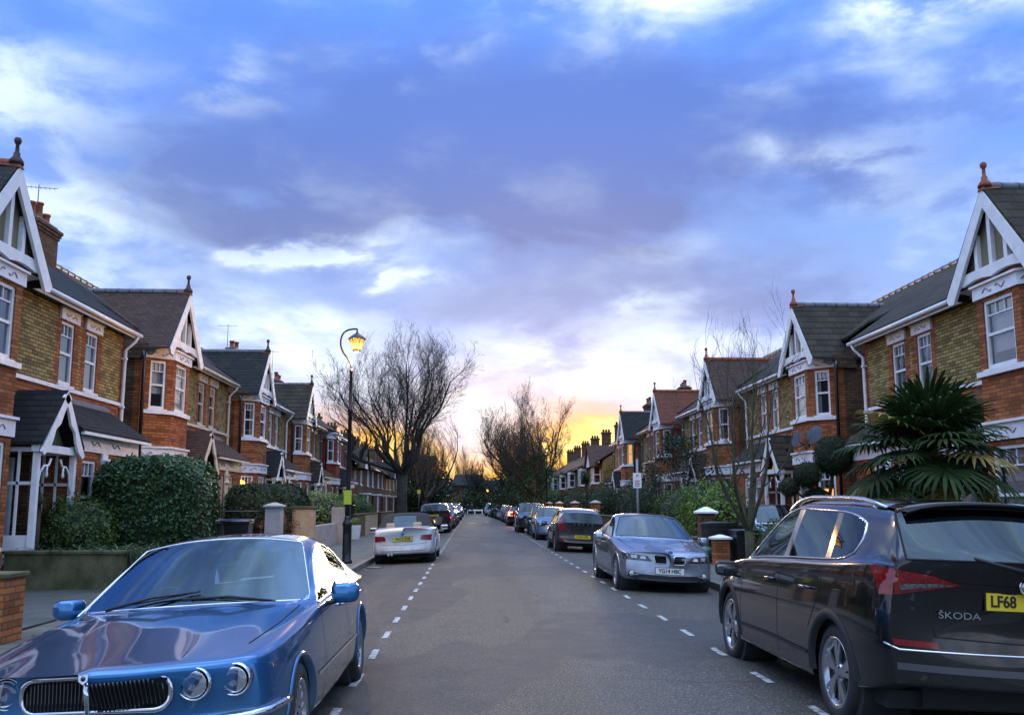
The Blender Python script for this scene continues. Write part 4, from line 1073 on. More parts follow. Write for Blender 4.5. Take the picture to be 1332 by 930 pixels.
    # ---- plates
    for (txt, end) in ((plate, 'front'), (plate_rear, 'rear')):
        if not txt: continue
        px_, pz = spec['plate_' + end]; hit = cast(end, px_, pz, .012); b = MB(); sgn = 1 if end == 'front' else -1
        b.box(px_ - .26, px_ + .26, hit.y - .006 * sgn, hit.y + .004 * sgn, pz - .056, pz + .056, M['plate_w' if end == 'front' else 'plate_y']); b.box(px_ - .268, px_ + .268, hit.y - .01 * sgn, hit.y - .002 * sgn, pz - .064, pz + .064, M['plastic'])
        o = b.build('number_plate', root)
        al = 'CENTER'; tx = px_
        if txt.endswith('|'): txt = txt[:-1]; al = 'LEFT'; tx = px_ - .235
        text_mesh('plate_text', txt, .104, M['ink'], o, (tx, hit.y + sgn * .006, pz), (R(90), 0, math.pi if end == 'front' else 0), sx=.86, align=al, bold=.0022)
    return root

M['gloss'] = mat('gloss_black', (.004, .004, .005), .12, coat=1)
M['clad'] = mat('grey_plastic_cladding', (0.025, 0.025, 0.026), .55)
M['seat'] = mat('cream_leather', (0.30, 0.27, 0.22), .5)
M['mirror'] = mat('mirror_glass', (.22, .24, .27), .03, 1.0)
M['lampglass'] = glass('lamp_glass', (.95, .96, .98), .05, .02)
M['reflector'] = mat('lamp_reflector', (.85, .86, .88), .32, 1.0, var=.35, vs=45)

# ---- profiles: (s from nose, half width, sill z, belt z, centre z, cabin rows)
SP = {}
SP['saloon_xj'] = dict(ncr=.5, bcr=.35, L=5.02, W=1.80, wr=.325, rr=.215, ar=.365, axles=(.88, 3.75), rim='multi',
  st=[(.20, .80, .30, .76, .80, None), (.50, .868, .26, .785, .84, None), (.95, .892, .24, .818, .88, None), (1.38, .90, .22, .848, .918, None),
      (1.70, .90, .20, .87, 0, ((1.80, .835, .895), (1.72, .80, .91), (1.56, .935), (1.50, .94))),
      (2.20, .90, .20, .88, 0, ((2.42, .665, 1.245), (2.50, .605, 1.305), (2.45, 1.358), (2.42, 1.368))),
      (2.82, .90, .20, .885, 0, ((2.84, .665, 1.262), (2.84, .60, 1.335), (2.84, 1.376), (2.84, 1.386))),
      (2.90, .90, .20, .885, 0, ((2.91, .665, 1.262), (2.91, .60, 1.335), (2.91, 1.376), (2.91, 1.386))),
      (3.66, .90, .21, .89, 0, ((3.50, .66, 1.20), (3.42, .59, 1.295), (3.42, 1.34), (3.42, 1.35))),
      (3.86, .895, .22, .89, 0, ((3.72, .68, 1.13), (3.62, .60, 1.24), (3.56, 1.29), (3.54, 1.298))),
      (4.22, .885, .24, .885, 0, ((4.16, .77, .955), (4.14, .68, .965), (4.22, .97), (4.24, .975))),
      (4.52, .865, .28, .86, .935, None), (4.84, .80, .33, .82, .89, None)],
  nose=dict(bow=.20, po=[-.06, .02, .05, .0, -.015]), tail=dict(bow=.14, po=[-.05, .02, .02, .0, 0]),
  tf=[.90, .74, .52, .26, 0], tz=[.62, .48, .86, .84, 1.0],
  glass={(4, 5): 'side', (5, 5): 'side', (6, 5): 'pillar', (7, 5): 'side2', (4, 7): 'windscreen', (4, 8): 'windscreen', (9, 7): 'rear_window', (9, 8): 'rear_window'},
  cab_s=(1.7, 4.2), trim=(.009, M['chrome']), wtrim=(.0055, M['chrome']), mirror=(1.98, .86, .86), handles=(2.62, 3.52), hz=.80, hm=M['chrome'], winset=.03,
  seams=[('side', [(1.62, .25), (1.66, .55), (1.68, .845)], .007, 'seam'), ('side', [(2.86, .24), (2.86, .87)], .007, 'seam'), ('side', [(3.70, .88), (3.64, .62), (3.44, .40)], .007, 'seam'), ('side', [(1.2, .36), (3.4, .36)], .0, 'seam'),
         ('side', [(1.36, .475), (3.30, .46)], .02, 'chromeline'), ('top', [(.66, .46), (.72, 1.0), (.735, 1.60)], .008, 'seam'), ('side', [(.55, .36), (.62, .72)], .0, 'seam')],
  lamps=[('tail_light', 'rear', [(.50, .60), (.80, .58), (.80, .80), (.56, .82)], 'red_lens', {}), ('indicator', 'side', [(1.42, .62), (1.50, .62), (1.50, .65), (1.42, .65)], 'amber', dict(thick=.01, nu=2, nv=2))],
  round_lamps=[('headlight', (.485, .688), .080, ''), ('headlight', (.665, .680), .080, '')], plate_front=(0, .40), plate_rear=(0, .62), screenm=M['screen'])
M['chromeline'] = M['chrome']
SP['saloon'] = dict(ncr=.0, bcr=.2, L=4.62, W=1.81, wr=.325, rr=.232, axles=(.80, 3.61), rim='ten',
  st=[(.26, .80, .24, .70, .755, None), (.50, .870, .22, .745, .815, None), (.85, .895, .21, .80, .88, None), (1.25, .902, .20, .86, .94, None),
      (1.55, .905, .19, .91, 0, ((1.66, .82, .945), (1.60, .78, .965), (1.40, .975), (1.36, .98))),
      (2.00, .905, .19, .925, 0, ((2.22, .665, 1.29), (2.28, .585, 1.345), (2.20, 1.395), (2.17, 1.405))),
      (2.55, .905, .19, .935, 0, ((2.58, .675, 1.345), (2.58, .585, 1.40), (2.58, 1.425), (2.58, 1.43))),
      (2.63, .905, .19, .935, 0, ((2.65, .675, 1.345), (2.65, .585, 1.40), (2.65, 1.425), (2.65, 1.43))),
      (3.42, .905, .20, .955, 0, ((3.25, .66, 1.28), (3.20, .585, 1.355), (3.20, 1.40), (3.20, 1.405))),
      (3.66, .90, .21, .965, 0, ((3.52, .68, 1.18), (3.42, .61, 1.29), (3.38, 1.355), (3.36, 1.36))),
      (4.05, .885, .22, .975, 0, ((3.98, .76, 1.02), (3.96, .68, 1.035), (4.02, 1.055), (4.04, 1.06))),
      (4.25, .865, .24, .965, 1.06, None), (4.46, .80, .28, .93, 1.035, None)],
  nose=dict(bow=.22, po=[-.02, .03, .03, .01, -.03]), tail=dict(bow=.12, po=[-.03, .04, .03, -.01, 0]),
  tf=[.88, .70, .48, .25, 0], tz=[.45, .55, .95, .88, 1.0],
  glass={(4, 5): 'side', (5, 5): 'side', (6, 5): 'pillar', (7, 5): 'side2', (4, 7): 'windscreen', (4, 8): 'windscreen', (9, 7): 'rear_window', (9, 8): 'rear_window'},
  cab_s=(1.6, 4.0), mirror=(1.85, .87, .93), handles=(2.42, 3.30), hz=.82,
  seams=[('side', [(1.50, .25), (1.48, .60), (1.56, .90)], .007, 'seam'), ('side', [(2.60, .24), (2.60, .92)], .007, 'seam'), ('side', [(3.50, .94), (3.42, .62), (3.22, .40)], .007, 'seam'), ('top', [(.60, .42), (.70, .9), (.74, 1.46)], .007, 'seam'), ('front', [(0, .30), (.52, .31), (.68, .30)], .07, 'plastic'), ('front', [(0, .28), (.50, .285), (.72, .34)], .10, 'plastic'), ('front', [(-.70, .335), (-.55, .335)], .02, 'clear_lens'), ('side', [(1.3, .30), (3.2, .33)], .012, 'seam')],
  lamps=[('headlight', 'front', [(.31, .575), (.80, .59), (.83, .71), (.40, .672)], 'lamp_dark', dict(nu=10, thick=.02, edge=None)), ('headlight_ring', 'front', [(.42, .615), (.52, .615), (.52, .665), (.44, .66)], 'clear_lens', dict(nu=3, nv=3, off=.012)), ('headlight_ring', 'front', [(.58, .62), (.68, .622), (.68, .68), (.58, .675)], 'clear_lens', dict(nu=3, nv=3, off=.012)), ('tail_light', 'rear', [(.44, .74), (.82, .72), (.82, .87), (.46, .86)], 'red_lens', {})],
  plate_front=(0, .42), plate_rear=(0, .70))
M['lamp_dark'] = mat('lamp_housing', (.10, .105, .115), .1, .5, var=.7, vs=28, coat=1)
SP['suv'] = dict(bcr=.5, tcr=.5, mid=.70, tuck=.045, L=4.70, W=1.88, wr=.36, rr=.255, ar=.405, axles=(.91, 3.70), rim='blade', cladrows=1,
  st=[(.22, .84, .30, .74, .92, None), (.46, .91, .27, .88, .99, None), (.85, .935, .26, .97, 1.06, None), (1.20, .94, .25, 1.02, 1.10, None),
      (1.42, .94, .25, 1.045, 0, ((1.56, .86, 1.09), (1.50, .82, 1.11), (1.28, 1.125), (1.24, 1.13))),
      (1.90, .94, .25, 1.075, 0, ((2.12, .72, 1.52), (2.20, .65, 1.575), (2.10, 1.63), (2.06, 1.64))),
      (2.46, .94, .25, 1.10, 0, ((2.58, .735, 1.575), (2.58, .67, 1.635), (2.58, 1.672), (2.58, 1.68))),
      (2.56, .94, .25, 1.105, 0, ((2.68, .735, 1.575), (2.68, .67, 1.635), (2.68, 1.672), (2.68, 1.68))),
      (3.44, .94, .25, 1.14, 0, ((3.42, .725, 1.555), (3.42, .675, 1.63), (3.42, 1.675), (3.42, 1.685))),
      (3.52, .94, .26, 1.145, 0, ((3.49, .722, 1.553), (3.49, .675, 1.63), (3.49, 1.674), (3.49, 1.684))),
      (3.98, .935, .30, 1.17, 0, ((4.02, .71, 1.50), (4.14, .67, 1.60), (4.17, 1.648), (4.18, 1.66))),
      (4.30, .915, .34, 1.20, 0, ((4.36, .74, 1.40), (4.32, .71, 1.56), (4.38, 1.60), (4.39, 1.61))),
      (4.52, .865, .42, 1.185, 0, ((4.56, .81, 1.22), (4.565, .76, 1.235), (4.585, 1.245), (4.595, 1.248)))],
  nose=dict(bow=.16, po=[-.04, .04, .03, .01, -.02]), tail=dict(bow=.10, po=[-.02, .07, .07, .015, .0]),
  glass={(4, 5): 'side', (5, 5): 'side', (6, 5): 'pillar', (7, 5): 'side2', (8, 5): 'pillar', (9, 5): 'side3', (4, 7): 'windscreen', (4, 8): 'windscreen', (11, 7): 'rear_window', (11, 8): 'rear_window'},
  cab_s=(1.5, 4.2), trim=(.010, M['chrome']), mirror=(1.78, .90, 1.06), mirm=M['plastic'], handles=(2.32, 3.22), hz=.93, lip=(.055, M['clad']), winset=.05,
  seams=[('side', [(1.42, .34), (1.40, .70), (1.46, 1.03)], .008, 'seam'), ('side', [(2.51, .32), (2.51, 1.05)], .008, 'seam'), ('side', [(3.50, 1.07), (3.46, .88), (3.26, .62)], .008, 'seam'), ('side', [(1.0, .97), (2.2, 1.005), (3.3, 1.04), (4.3, 1.075)], .022, 'seam'),  # the wide shoulder strip paints the shade under the body crease
         ('side', [(1.38, .42), (2.3, .435), (3.22, .42)], .03, 'clad')],
  lamps=[('headlight', 'front', [(.38, .76), (.84, .78), (.86, .90), (.46, .88)], 'lamp_dark', dict(nu=10)), ('tail_light', 'rear', [(.42, 1.085), (.868, .99), (.868, 1.175), (.60, 1.14)], 'red_lens', dict(nu=12, nv=5, off=.010))],
  plate_front=(0, .52), plate_rear=(0, .99))
SP['hatch'] = dict(L=4.15, W=1.76, wr=.31, rr=.215, axles=(.80, 3.36), rim='five',
  st=[(.24, .78, .24, .62, .76, None), (.46, .845, .22, .75, .86, None), (.80, .87, .21, .84, .94, None), (1.05, .878, .20, .90, .99, None),
      (1.25, .88, .20, .935, 0, ((1.36, .80, .975), (1.30, .76, .99), (1.08, 1.005), (1.04, 1.01))),
      (1.70, .88, .20, .945, 0, ((1.95, .67, 1.37), (2.02, .60, 1.42), (1.92, 1.46), (1.88, 1.47))),
      (2.28, .88, .20, .955, 0, ((2.34, .675, 1.40), (2.34, .605, 1.45), (2.34, 1.48), (2.34, 1.49))),
      (2.36, .88, .20, .957, 0, ((2.42, .675, 1.40), (2.42, .605, 1.45), (2.42, 1.48), (2.42, 1.49))),
      (3.10, .88, .21, .975, 0, ((3.05, .665, 1.37), (3.05, .60, 1.43), (3.05, 1.47), (3.05, 1.475))),
      (3.18, .88, .21, .98, 0, ((3.12, .662, 1.36), (3.12, .597, 1.425), (3.12, 1.465), (3.12, 1.47))),
      (3.52, .87, .23, .99, 0, ((3.48, .65, 1.27), (3.56, .60, 1.36), (3.60, 1.41), (3.62, 1.415))),
      (3.78, .85, .26, .99, 0, ((3.80, .68, 1.16), (3.78, .64, 1.28), (3.83, 1.33), (3.84, 1.335))),
      (3.96, .79, .30, .95, 0, ((3.99, .72, .98), (4.0, .67, .99), (4.03, 1.0), (4.04, 1.002)))],
  nose=dict(bow=.20, po=[-.03, .03, .03, .01, -.03]), tail=dict(bow=.10, po=[-.02, .05, .05, .01, 0]),
  glass={(4, 5): 'side', (5, 5): 'side', (6, 5): 'pillar', (7, 5): 'side2', (8, 5): 'pillar', (9, 5): 'side3', (4, 7): 'windscreen', (4, 8): 'windscreen', (11, 7): 'rear_window', (11, 8): 'rear_window'},
  cab_s=(1.3, 3.8), mirror=(1.55, .84, .95), mirm=M['plastic'], handles=(2.15, 2.95), hz=.84,
  seams=[('side', [(1.22, .25), (1.24, .92)], .007, 'seam'), ('side', [(2.32, .24), (2.32, .94)], .007, 'seam'), ('side', [(3.14, .96), (3.08, .7), (2.95, .5)], .007, 'seam'), ('front', [(0, .28), (.60, .29)], .10, 'plastic'), ('front', [(0, .60), (.34, .61)], .06, 'plastic'), ('rear', [(0, .30), (.62, .31)], .12, 'plastic')],
  lamps=[('headlight', 'front', [(.42, .60), (.80, .64), (.82, .78), (.50, .72)], 'lamp_dark', dict(nu=8)), ('tail_light', 'rear', [(.56, .74), (.79, .72), (.79, .92), (.60, .94)], 'red_lens', {})],
  plate_front=(0, .43), plate_rear=(0, .62))
# crossover hatch with tall lamps up the pillars, seen from behind
SP['crossover'] = dict(SP['hatch'], L=4.37, W=1.80, wr=.335, rr=.24, axles=(.86, 3.50), cladrows=2,
  st=[(s * 4.37 / 4.15, w_ * 1.80 / 1.76, zs + .03, zb, zt, None if c is None else tuple(tuple([c_[0] * 4.37 / 4.15] + ([c_[1] * 1.02, c_[2] + .0] if len(c_) == 3 else [c_[1]])) for c_ in c)) for (s, w_, zs, zb, zt, c) in SP['hatch']['st']],
  lamps=[('headlight', 'front', [(.42, .60), (.80, .64), (.82, .78), (.50, .72)], 'lamp_dark', dict(nu=8)), ('tail_light', 'rear', [(.50, .80), (.80, .74), (.81, .95), (.66, .97)], 'red_lens', dict(nu=8)), ('tail_light_upper', 'rear', [(.67, .97), (.795, .95), (.70, 1.28), (.645, 1.28)], 'red_lens', dict(nu=3, nv=10)), ('reflector_strip', 'rear', [(.50, .50), (.76, .50), (.76, .55), (.50, .54)], 'red_lens', dict(nu=4, nv=2))],
  seams=[('side', [(1.28, .25), (1.30, .92)], .007, 'seam'), ('side', [(2.44, .24), (2.44, .94)], .007, 'seam'), ('rear', [(0, .37), (.50, .38), (.62, .42)], .06, 'alloy'), ('rear', [(0, .95), (.50, .93)], .07, 'plastic'), ('front', [(0, .28), (.60, .29)], .10, 'plastic')], plate_rear=(0, .54), lip=(.04, M['clad']))
# two door convertible with the black fabric roof up
SP['convertible'] = dict(L=4.36, W=1.75, wr=.32, rr=.228, axles=(.78, 3.44), rim='five', rimm=M['alloy'],
  st=[(.26, .78, .24, .58, .70, None), (.48, .845, .22, .68, .80, None), (.82, .868, .21, .78, .88, None), (1.20, .874, .20, .86, .95, None),
      (1.45, .875, .19, .90, 0, ((1.56, .79, .94), (1.50, .75, .955), (1.32, .97), (1.28, .975))),
      (1.85, .875, .19, .91, 0, ((2.08, .645, 1.27), (2.14, .56, 1.325), (2.06, 1.37), (2.04, 1.38))),
      (2.55, .875, .19, .92, 0, ((2.55, .655, 1.30), (2.55, .565, 1.36), (2.55, 1.39), (2.55, 1.395))),
      (2.65, .875, .19, .92, 0, ((2.65, .655, 1.295), (2.65, .565, 1.355), (2.65, 1.388), (2.65, 1.39))),
      (3.05, .875, .20, .925, 0, ((2.95, .66, 1.24), (2.95, .57, 1.32), (2.95, 1.36), (2.95, 1.365))),
      (3.35, .872, .21, .93, 0, ((3.22, .68, 1.14), (3.14, .60, 1.26), (3.10, 1.315), (3.09, 1.32))),
      (3.72, .855, .23, .94, 0, ((3.66, .75, .975), (3.64, .68, .99), (3.70, 1.01), (3.72, 1.015))),
      (3.98, .835, .26, .93, 1.02, None), (4.20, .77, .30, .90, .995, None)],
  nose=dict(bow=.20, po=[-.02, .03, .03, .01, -.03]), tail=dict(bow=.13, po=[-.02, .05, .05, -.01, .01]),
  glass={(4, 5): 'side', (5, 5): 'side', (7, 5): 'side2', (6, 5): 'pillar', (4, 7): 'windscreen', (4, 8): 'windscreen', (9, 8): 'rear_window',
         **{(i, j): 'roof' for i in (5, 6, 7, 8) for j in (6, 7, 8)}, (8, 5): 'roof', (9, 5): 'roof', (9, 6): 'roof', (9, 7): 'roof'}, roofm=mat('black_canvas', (.012, .012, .013), .9, bump=.3, bs=200),
  cab_s=(1.5, 3.7), mirror=(1.75, .84, .92), handles=(2.55,), hz=.80,
  seams=[('side', [(1.42, .25), (1.44, .88)], .007, 'seam'), ('side', [(2.95, .91), (2.9, .6), (2.8, .3)], .007, 'seam'), ('rear', [(0, .30), (.56, .30), (.66, .33)], .17, 'plastic'), ('rear', [(-.60, .865), (-.62, .56), (0, .535)], .006, 'seam'), ('front', [(0, .28), (.60, .29)], .10, 'plastic')],
  lamps=[('headlight', 'front', [(.38, .58), (.76, .60), (.78, .70), (.44, .67)], 'lamp_dark', dict(nu=8)), ('tail_light', 'rear', [(.46, .665), (.76, .64), (.77, .79), (.50, .78)], 'red_lens', dict(nu=8, off=.012))],
  plate_front=(0, .42), plate_rear=(0, .70))
SP['big_suv'] = dict(SP['suv'], rim='five', trim=(.006, M['seam']), cladrows=1,
  lamps=[('headlight', 'front', [(.42, .78), (.84, .80), (.86, .92), (.48, .92)], 'lamp_dark', dict(nu=8)), ('tail_light', 'rear', [(.52, .92), (.865, .90), (.865, 1.05), (.56, 1.04)], 'red_lens', dict(nu=8))],
  seams=SP['suv']['seams'][:4] + [('front', [(0, .70), (.38, .71)], .12, 'plastic'), ('front', [(0, .40), (.68, .42)], .10, 'plastic'), ('rear', [(0, .38), (.6, .39)], .1, 'plastic')])
# ---- paints
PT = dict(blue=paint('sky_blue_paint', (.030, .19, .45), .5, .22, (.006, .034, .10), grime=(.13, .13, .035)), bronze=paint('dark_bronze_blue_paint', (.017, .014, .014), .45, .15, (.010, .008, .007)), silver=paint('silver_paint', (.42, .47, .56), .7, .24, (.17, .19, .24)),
  white=paint('white_paint_car', (.72, .74, .75), .0, .3, (.6, .62, .64)), dgrey=paint('dark_grey_paint', (.055, .06, .075), .6, .28), black=paint('black_paint', (.010, .010, .012), .2, .2), blusil=paint('blue_silver_paint', (.22, .30, .44), .7, .3, (.1, .13, .2)),
  navy=paint('navy_paint', (.02, .035, .09), .5, .25), red=paint('red_paint', (.25, .015, .015), .3, .25), slate=paint('slate_blue_paint', (.06, .09, .16), .6, .28))

# ---- foreground blue saloon
def xj_extras(A, sp):
    cast, Y, root = A['cast'], A['Y'], A['root']
    # grille: chrome surround with rounded ends, vertical bars, central divider and badge
    def rr_(cx, cz, hx, hz, rad, n=5):
        P = []
        for (sx_, sz_, a0) in ((1, 1, 0), (-1, 1, 90), (-1, -1, 180), (1, -1, 270)):
            for k in range(n + 1): a = R(a0 + 90 * k / n); P.append((cx + sx_ * (hx - rad) + rad * math.cos(a), cz + sz_ * (hz - rad) + rad * math.sin(a)))
        return P
    yf = lambda x, z, off: cast('front', x, z, 0).y + off
    P = rr_(0, .672, .385, .083, .07); b = MB(); pts = [(x, yf(x, .672, .022), z) for x, z in P]; pts.append(pts[0])
    b.smooth = True; b.tube(pts, .014, M['chrome'], 8, caps=False); b.tube([(x, yf(x, .672, .03),   .762) for x in [-.32 + .64 * k / 10 for k in range(11)]], [.010] + [.016] * 9 + [.010], M['chrome'], 8)
    b.tube([(0, yf(0, .672, .045), .762), (0, yf(0, .672, .03), .592)], [.017, .012], M['chrome'], 8)
    g_ = b.build('grille', root)
    b = MB(); A['patch'](b, 'front', [(-.375, .60), (.375, .60), (.375, .745), (-.375, .745)], M['seam'], .010, nu=16, nv=5)
    x = -.35
    while x < .355:
        if abs(x) > .012: zt = .752 - .05 * max(0, abs(x) - .30) / .06; b.tube([cast('front', x, z, .022) for z in (.600, .64, .68, .72, zt)], .0042, M['darkchrome'], 4)
        x += .0195
    b.build('grille_bars', g_)
    b = MB(); yb = yf(0, .70, .055)
    b.prism([(-.024, yb, .795), (.024, yb, .795), (.022, yb + .008, .765), (0, yb + .012, .748), (-.022, yb + .008, .765)], (0, -.012, .0), M['chrome']); b.ball((0, yb + .006, .775), .012, M['darkalloy'], 8, 6); b.build('badge', g_)
    # bumper with chrome blade
    b = MB(); b.smooth = True; pp = [(x, cast('front', x, .47, .035)) for x in [-.80 + 1.6 * k / 24 for k in range(25)]]
    pts = [(h.x, h.y, .495) for x, h in pp]
    sid = [cast('side', s, .495, .02, 1) for s in (.5, .42, .34, .28)]; pts = [(-h.x, h.y, h.z) for h in sid] + pts + [(h.x, h.y, h.z) for h in reversed(sid)]
    b.tube(pts, .022, M['chrome'], 8); b.build('bumper_blade', root)
    b = MB(); b.smooth = True
    for x0 in (-.62, .62): h = cast('front', x0, .40, .01); b.lathe([(.001, .014), (.05, .012), (.06, 0)], M['amber'], tuple(h), 'y', 14, sy=.5)
    # wipers
    for (xa, xb, dz) in ((.62, -.02, 0), (.05, -.55, 0)):
        pa = cast('top', xa * .9, 1.56, .03); pb = cast('top', xb, 1.66 if xa > .1 else 1.60, .02)
        b = MB(); b.tube([pa + Vector((0, 0, .0)), pa.lerp(pb, .5) + Vector((0, 0, .025)), pb], [.012, .009, .006], M['plastic'], 6)
        b.tube([cast('top', xa * .75 - .03, 1.62, .02), pb.lerp(pa, .2), cast('top', xb - .02, 1.68 if xa > .1 else 1.61, .015)], .006, M['plastic'], 5); b.build('wiper', root)
    # black cowl panel at the foot of the screen
    # rear-view mirror, air freshener hanging from it
    b = MB(); b.box(-.09, .09, Y(2.30), Y(2.27), 1.19, 1.25, M['plastic']); b.tube([(0, Y(2.3), 1.25), (0, Y(2.42), 1.31)], .012, M['plastic'], 6); b.build('rear_view_mirror', root)
    b = MB(); b.prism([(-.02, Y(2.25), 1.03), (.02, Y(2.25), 1.03), (.012, Y(2.25), 1.09), (.0, Y(2.25), 1.14), (-.012, Y(2.25), 1.09)], (0, .004, 0), M['curtain']); b.tube([(0, Y(2.25), 1.14), (0, Y(2.28), 1.2)], .002, M['plastic'], 4); b.build('hanging_card', root)
    # hood ridges (flow back from the lamps)
M['darkchrome'] = mat('dark_chrome', (.10, .10, .11), .25, .9)
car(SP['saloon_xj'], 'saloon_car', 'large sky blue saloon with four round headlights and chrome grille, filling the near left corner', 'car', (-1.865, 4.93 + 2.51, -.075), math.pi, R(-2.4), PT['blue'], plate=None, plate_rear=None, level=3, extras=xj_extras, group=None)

def suv_extras(A, sp):
    cast, Y, root, b0 = A['cast'], A['Y'], A['root'], A['b']
    # roof rails
    for sg in (1, -1):
        pts = []
        for k in range(13):
            s = 1.95 + 2.15 * k / 12; h = cast('top', sg * (.655 + .012 * math.sin(math.pi * k / 12)), s, .0); lift = .012 + .032 * min(1, min(k, 12 - k) / 2.0); pts.append((h.x, h.y, h.z + lift))
        b = MB(); b.smooth = True; b.tube(pts, [.010] + [.020] * 11 + [.010], M['alloy'], 8)
        for k in (1, 11): b.tube([pts[k], (pts[k][0], pts[k][1], pts[k][2] - .06)], .018, M['alloy'], 6)
        b.build('roof_rail', root)
    # tailgate: shut line, spoiler, glass wiper, badge, lettering, reflectors, chrome strip
    st_ = A['strip']
    st_(b0, 'rear', [(-.71, 1.20), (-.69, 1.09), (-.62, 1.04), (-.57, .74), (0, .72), (.57, .74), (.62, 1.04), (.69, 1.09), (.71, 1.20)], .010, M['seam'], .003)
    st_(b0, 'rear', [(-.46, 1.085), (0, 1.075), (.46, 1.085)], .03, M['seam'], .004)
    b = MB(); b.smooth = True
    n = 14; lo, hi, bk = [], [], []
    for k in range(n + 1):
        x = -.66 + 1.32 * k / n; f = 1 - (abs(x) / .70) ** 4; h = cast('top', x, 4.16, 0)
        hi.append(b.vert((x, Y(4.05), cast('top', x, 4.05, .006).z))); bk.append(b.vert((x, Y(4.42 + .05 * f), h.z - .010))); lo.append(b.vert((x, Y(4.39 + .03 * f), h.z - .035)))
    for k in range(n): b.face([hi[k], bk[k], bk[k + 1], hi[k + 1]], A['paint']); b.face([bk[k], lo[k], lo[k + 1], bk[k + 1]], A['paint']); b.face([lo[k], hi[k], hi[k + 1], lo[k + 1]], M['plastic'])
    b.build('spoiler', root)
    b = MB(); h = cast('rear', 0, 1.19, .02); h2 = cast('rear', -.36, 1.26, .02); b.lathe([(.03, -.01), (.05, .0), (.045, .02)], M['plastic'], tuple(h), 'y', 12); b.tube([h, h2], [.02, .01], M['plastic'], 6); b.build('wiper', root)
    h = cast('rear', 0, 1.10, .012); b = MB(); b.lathe([(.047, .004), (.055, -.002), (.06, .004), (.055, .010)], M['chrome'], tuple(h), 'y', 24); b.lathe([(.001, -.004), (.04, -.003), (.046, .006)], M['alloy'], tuple(h), 'y', 20)
    for a in (-.02, .0, .02): b.tube([(a, h.y - .006, h.z - .03), (a * 1.4 + .01, h.y - .008, h.z + .028)], .004, M['seam'], 5)
    b.build('badge', root)
    hh = cast('rear', -.42, .885, .004); text_mesh('lettering', 'ŠKODA', .062, M['chrome'], root, (-.42, hh.y - .004, .885), (R(90), 0, R(-3)), sx=1.35)
    for sg in (1, -1):
        b = MB(); A['patch'](b, 'rear', [(sg * .56, .665), (sg * .82, .675), (sg * .83, .715), (sg * .56, .705)], M['red_lens'], .012, nu=6, nv=2); b.build('rear_reflector', root)
        b = MB(); A['patch'](b, 'rear', [(sg * .46, 1.083), (sg * .78, 1.035), (sg * .79, 1.075), (sg * .56, 1.09)], M['grey_lens'], .016, nu=6, nv=2); b.build('tail_light_insert', root)
    b = MB(); b.smooth = True; xs = [-.86 + 1.72 * k / 24 for k in range(25)]; b.tube([cast('rear', x, .645 if abs(x) < .80 else .68, .010) for x in xs], .009, M['chrome'], 6); b.build('chrome_strip', root)
    st_(b0, 'rear', [(-.80, .54), (0, .53), (.80, .54)], .045, M['alloy_dull'], .01)
    b = MB(); h = cast('top', 0, 4.0, 0); b.hexa([(-.02, h.y + .05, h.z), (.02, h.y + .05, h.z), (.02, h.y - .08, h.z), (-.02, h.y - .08, h.z), (-.006, h.y - .05, h.z + .055), (.006, h.y - .05, h.z + .055), (.006, h.y - .07, h.z + .055), (-.006, h.y - .07, h.z + .055)], M['plastic']); b.build('aerial', root)
M['grey_lens'] = mat('smoked_lens', (.24, .22, .22), .1, .3, var=.8, vs=40, coat=1)
M['alloy_dull'] = mat('dull_silver_trim', (.10, .10, .105), .45, .5)
car(SP['suv'], 'suv_car', 'large dark bronze family SUV with silver roof rails and yellow rear plate, near right corner', 'car', (3.60, 6.02 + 2.35, -.085), 0, R(2.4), PT['bronze'], plate_rear='LF68|', level=3, extras=suv_extras, group=None)

def bmw_extras(A, sp):
    cast, root = A['cast'], A['root']
    for sg in (1, -1):
        P = []
        for (cx, cz, a0) in ((.25, .655, 0), (.09, .655, 90), (.085, .575, 180), (.23, .575, 270)):
            for k in range(4): a = R(a0 + 30 * k); P.append((cx + .035 * math.cos(a), cz + .032 * math.sin(a)))
        b = MB(); pts = [cast('front', x * sg, z, .014) for x, z in P]; b.tube(pts + [pts[0]], .009, M['chrome'], 6, caps=False); o = b.build('kidney_grille', root)
        b = MB(); q = [b.vert(cast('front', x * sg, z, .008)) for x, z in P]; b.face(q if sg < 0 else q[::-1], M['seam'])
        for k in range(9): x = .07 + .022 * k; b.tube([cast('front', x * sg, .56, .012), cast('front', x * sg, .61, .012), cast('front', x * sg, .66, .012)], .003, M['darkalloy'], 4)
        b.build('grille_bars', o)
        b = MB(); h = cast('front', .66 * sg, .34, .012); b.lathe([(.001, .012), (.04, .01), (.05, 0)], M['clear_lens'], tuple(h), 'y', 12); b.build('fog_light', root)
    h = cast('front', 0, .742, .005); b = MB(); b.lathe([(.001, .010), (.032, .008), (.042, .004), (.042, 0)], M['badge_blue'], tuple(h), 'y', 18); b.build('badge', root)
M['badge_blue'] = mat('badge_blue', (.05, .12, .35), .3)
car(SP['saloon'], 'saloon_car', 'silver saloon with twin kidney grille and white front plate YG14 HBC, facing the camera', 'car', (3.56, 16.75 + 2.31, -.07), math.pi, R(2.2), PT['silver'], plate='YG14 HBC', level=3, extras=bmw_extras)

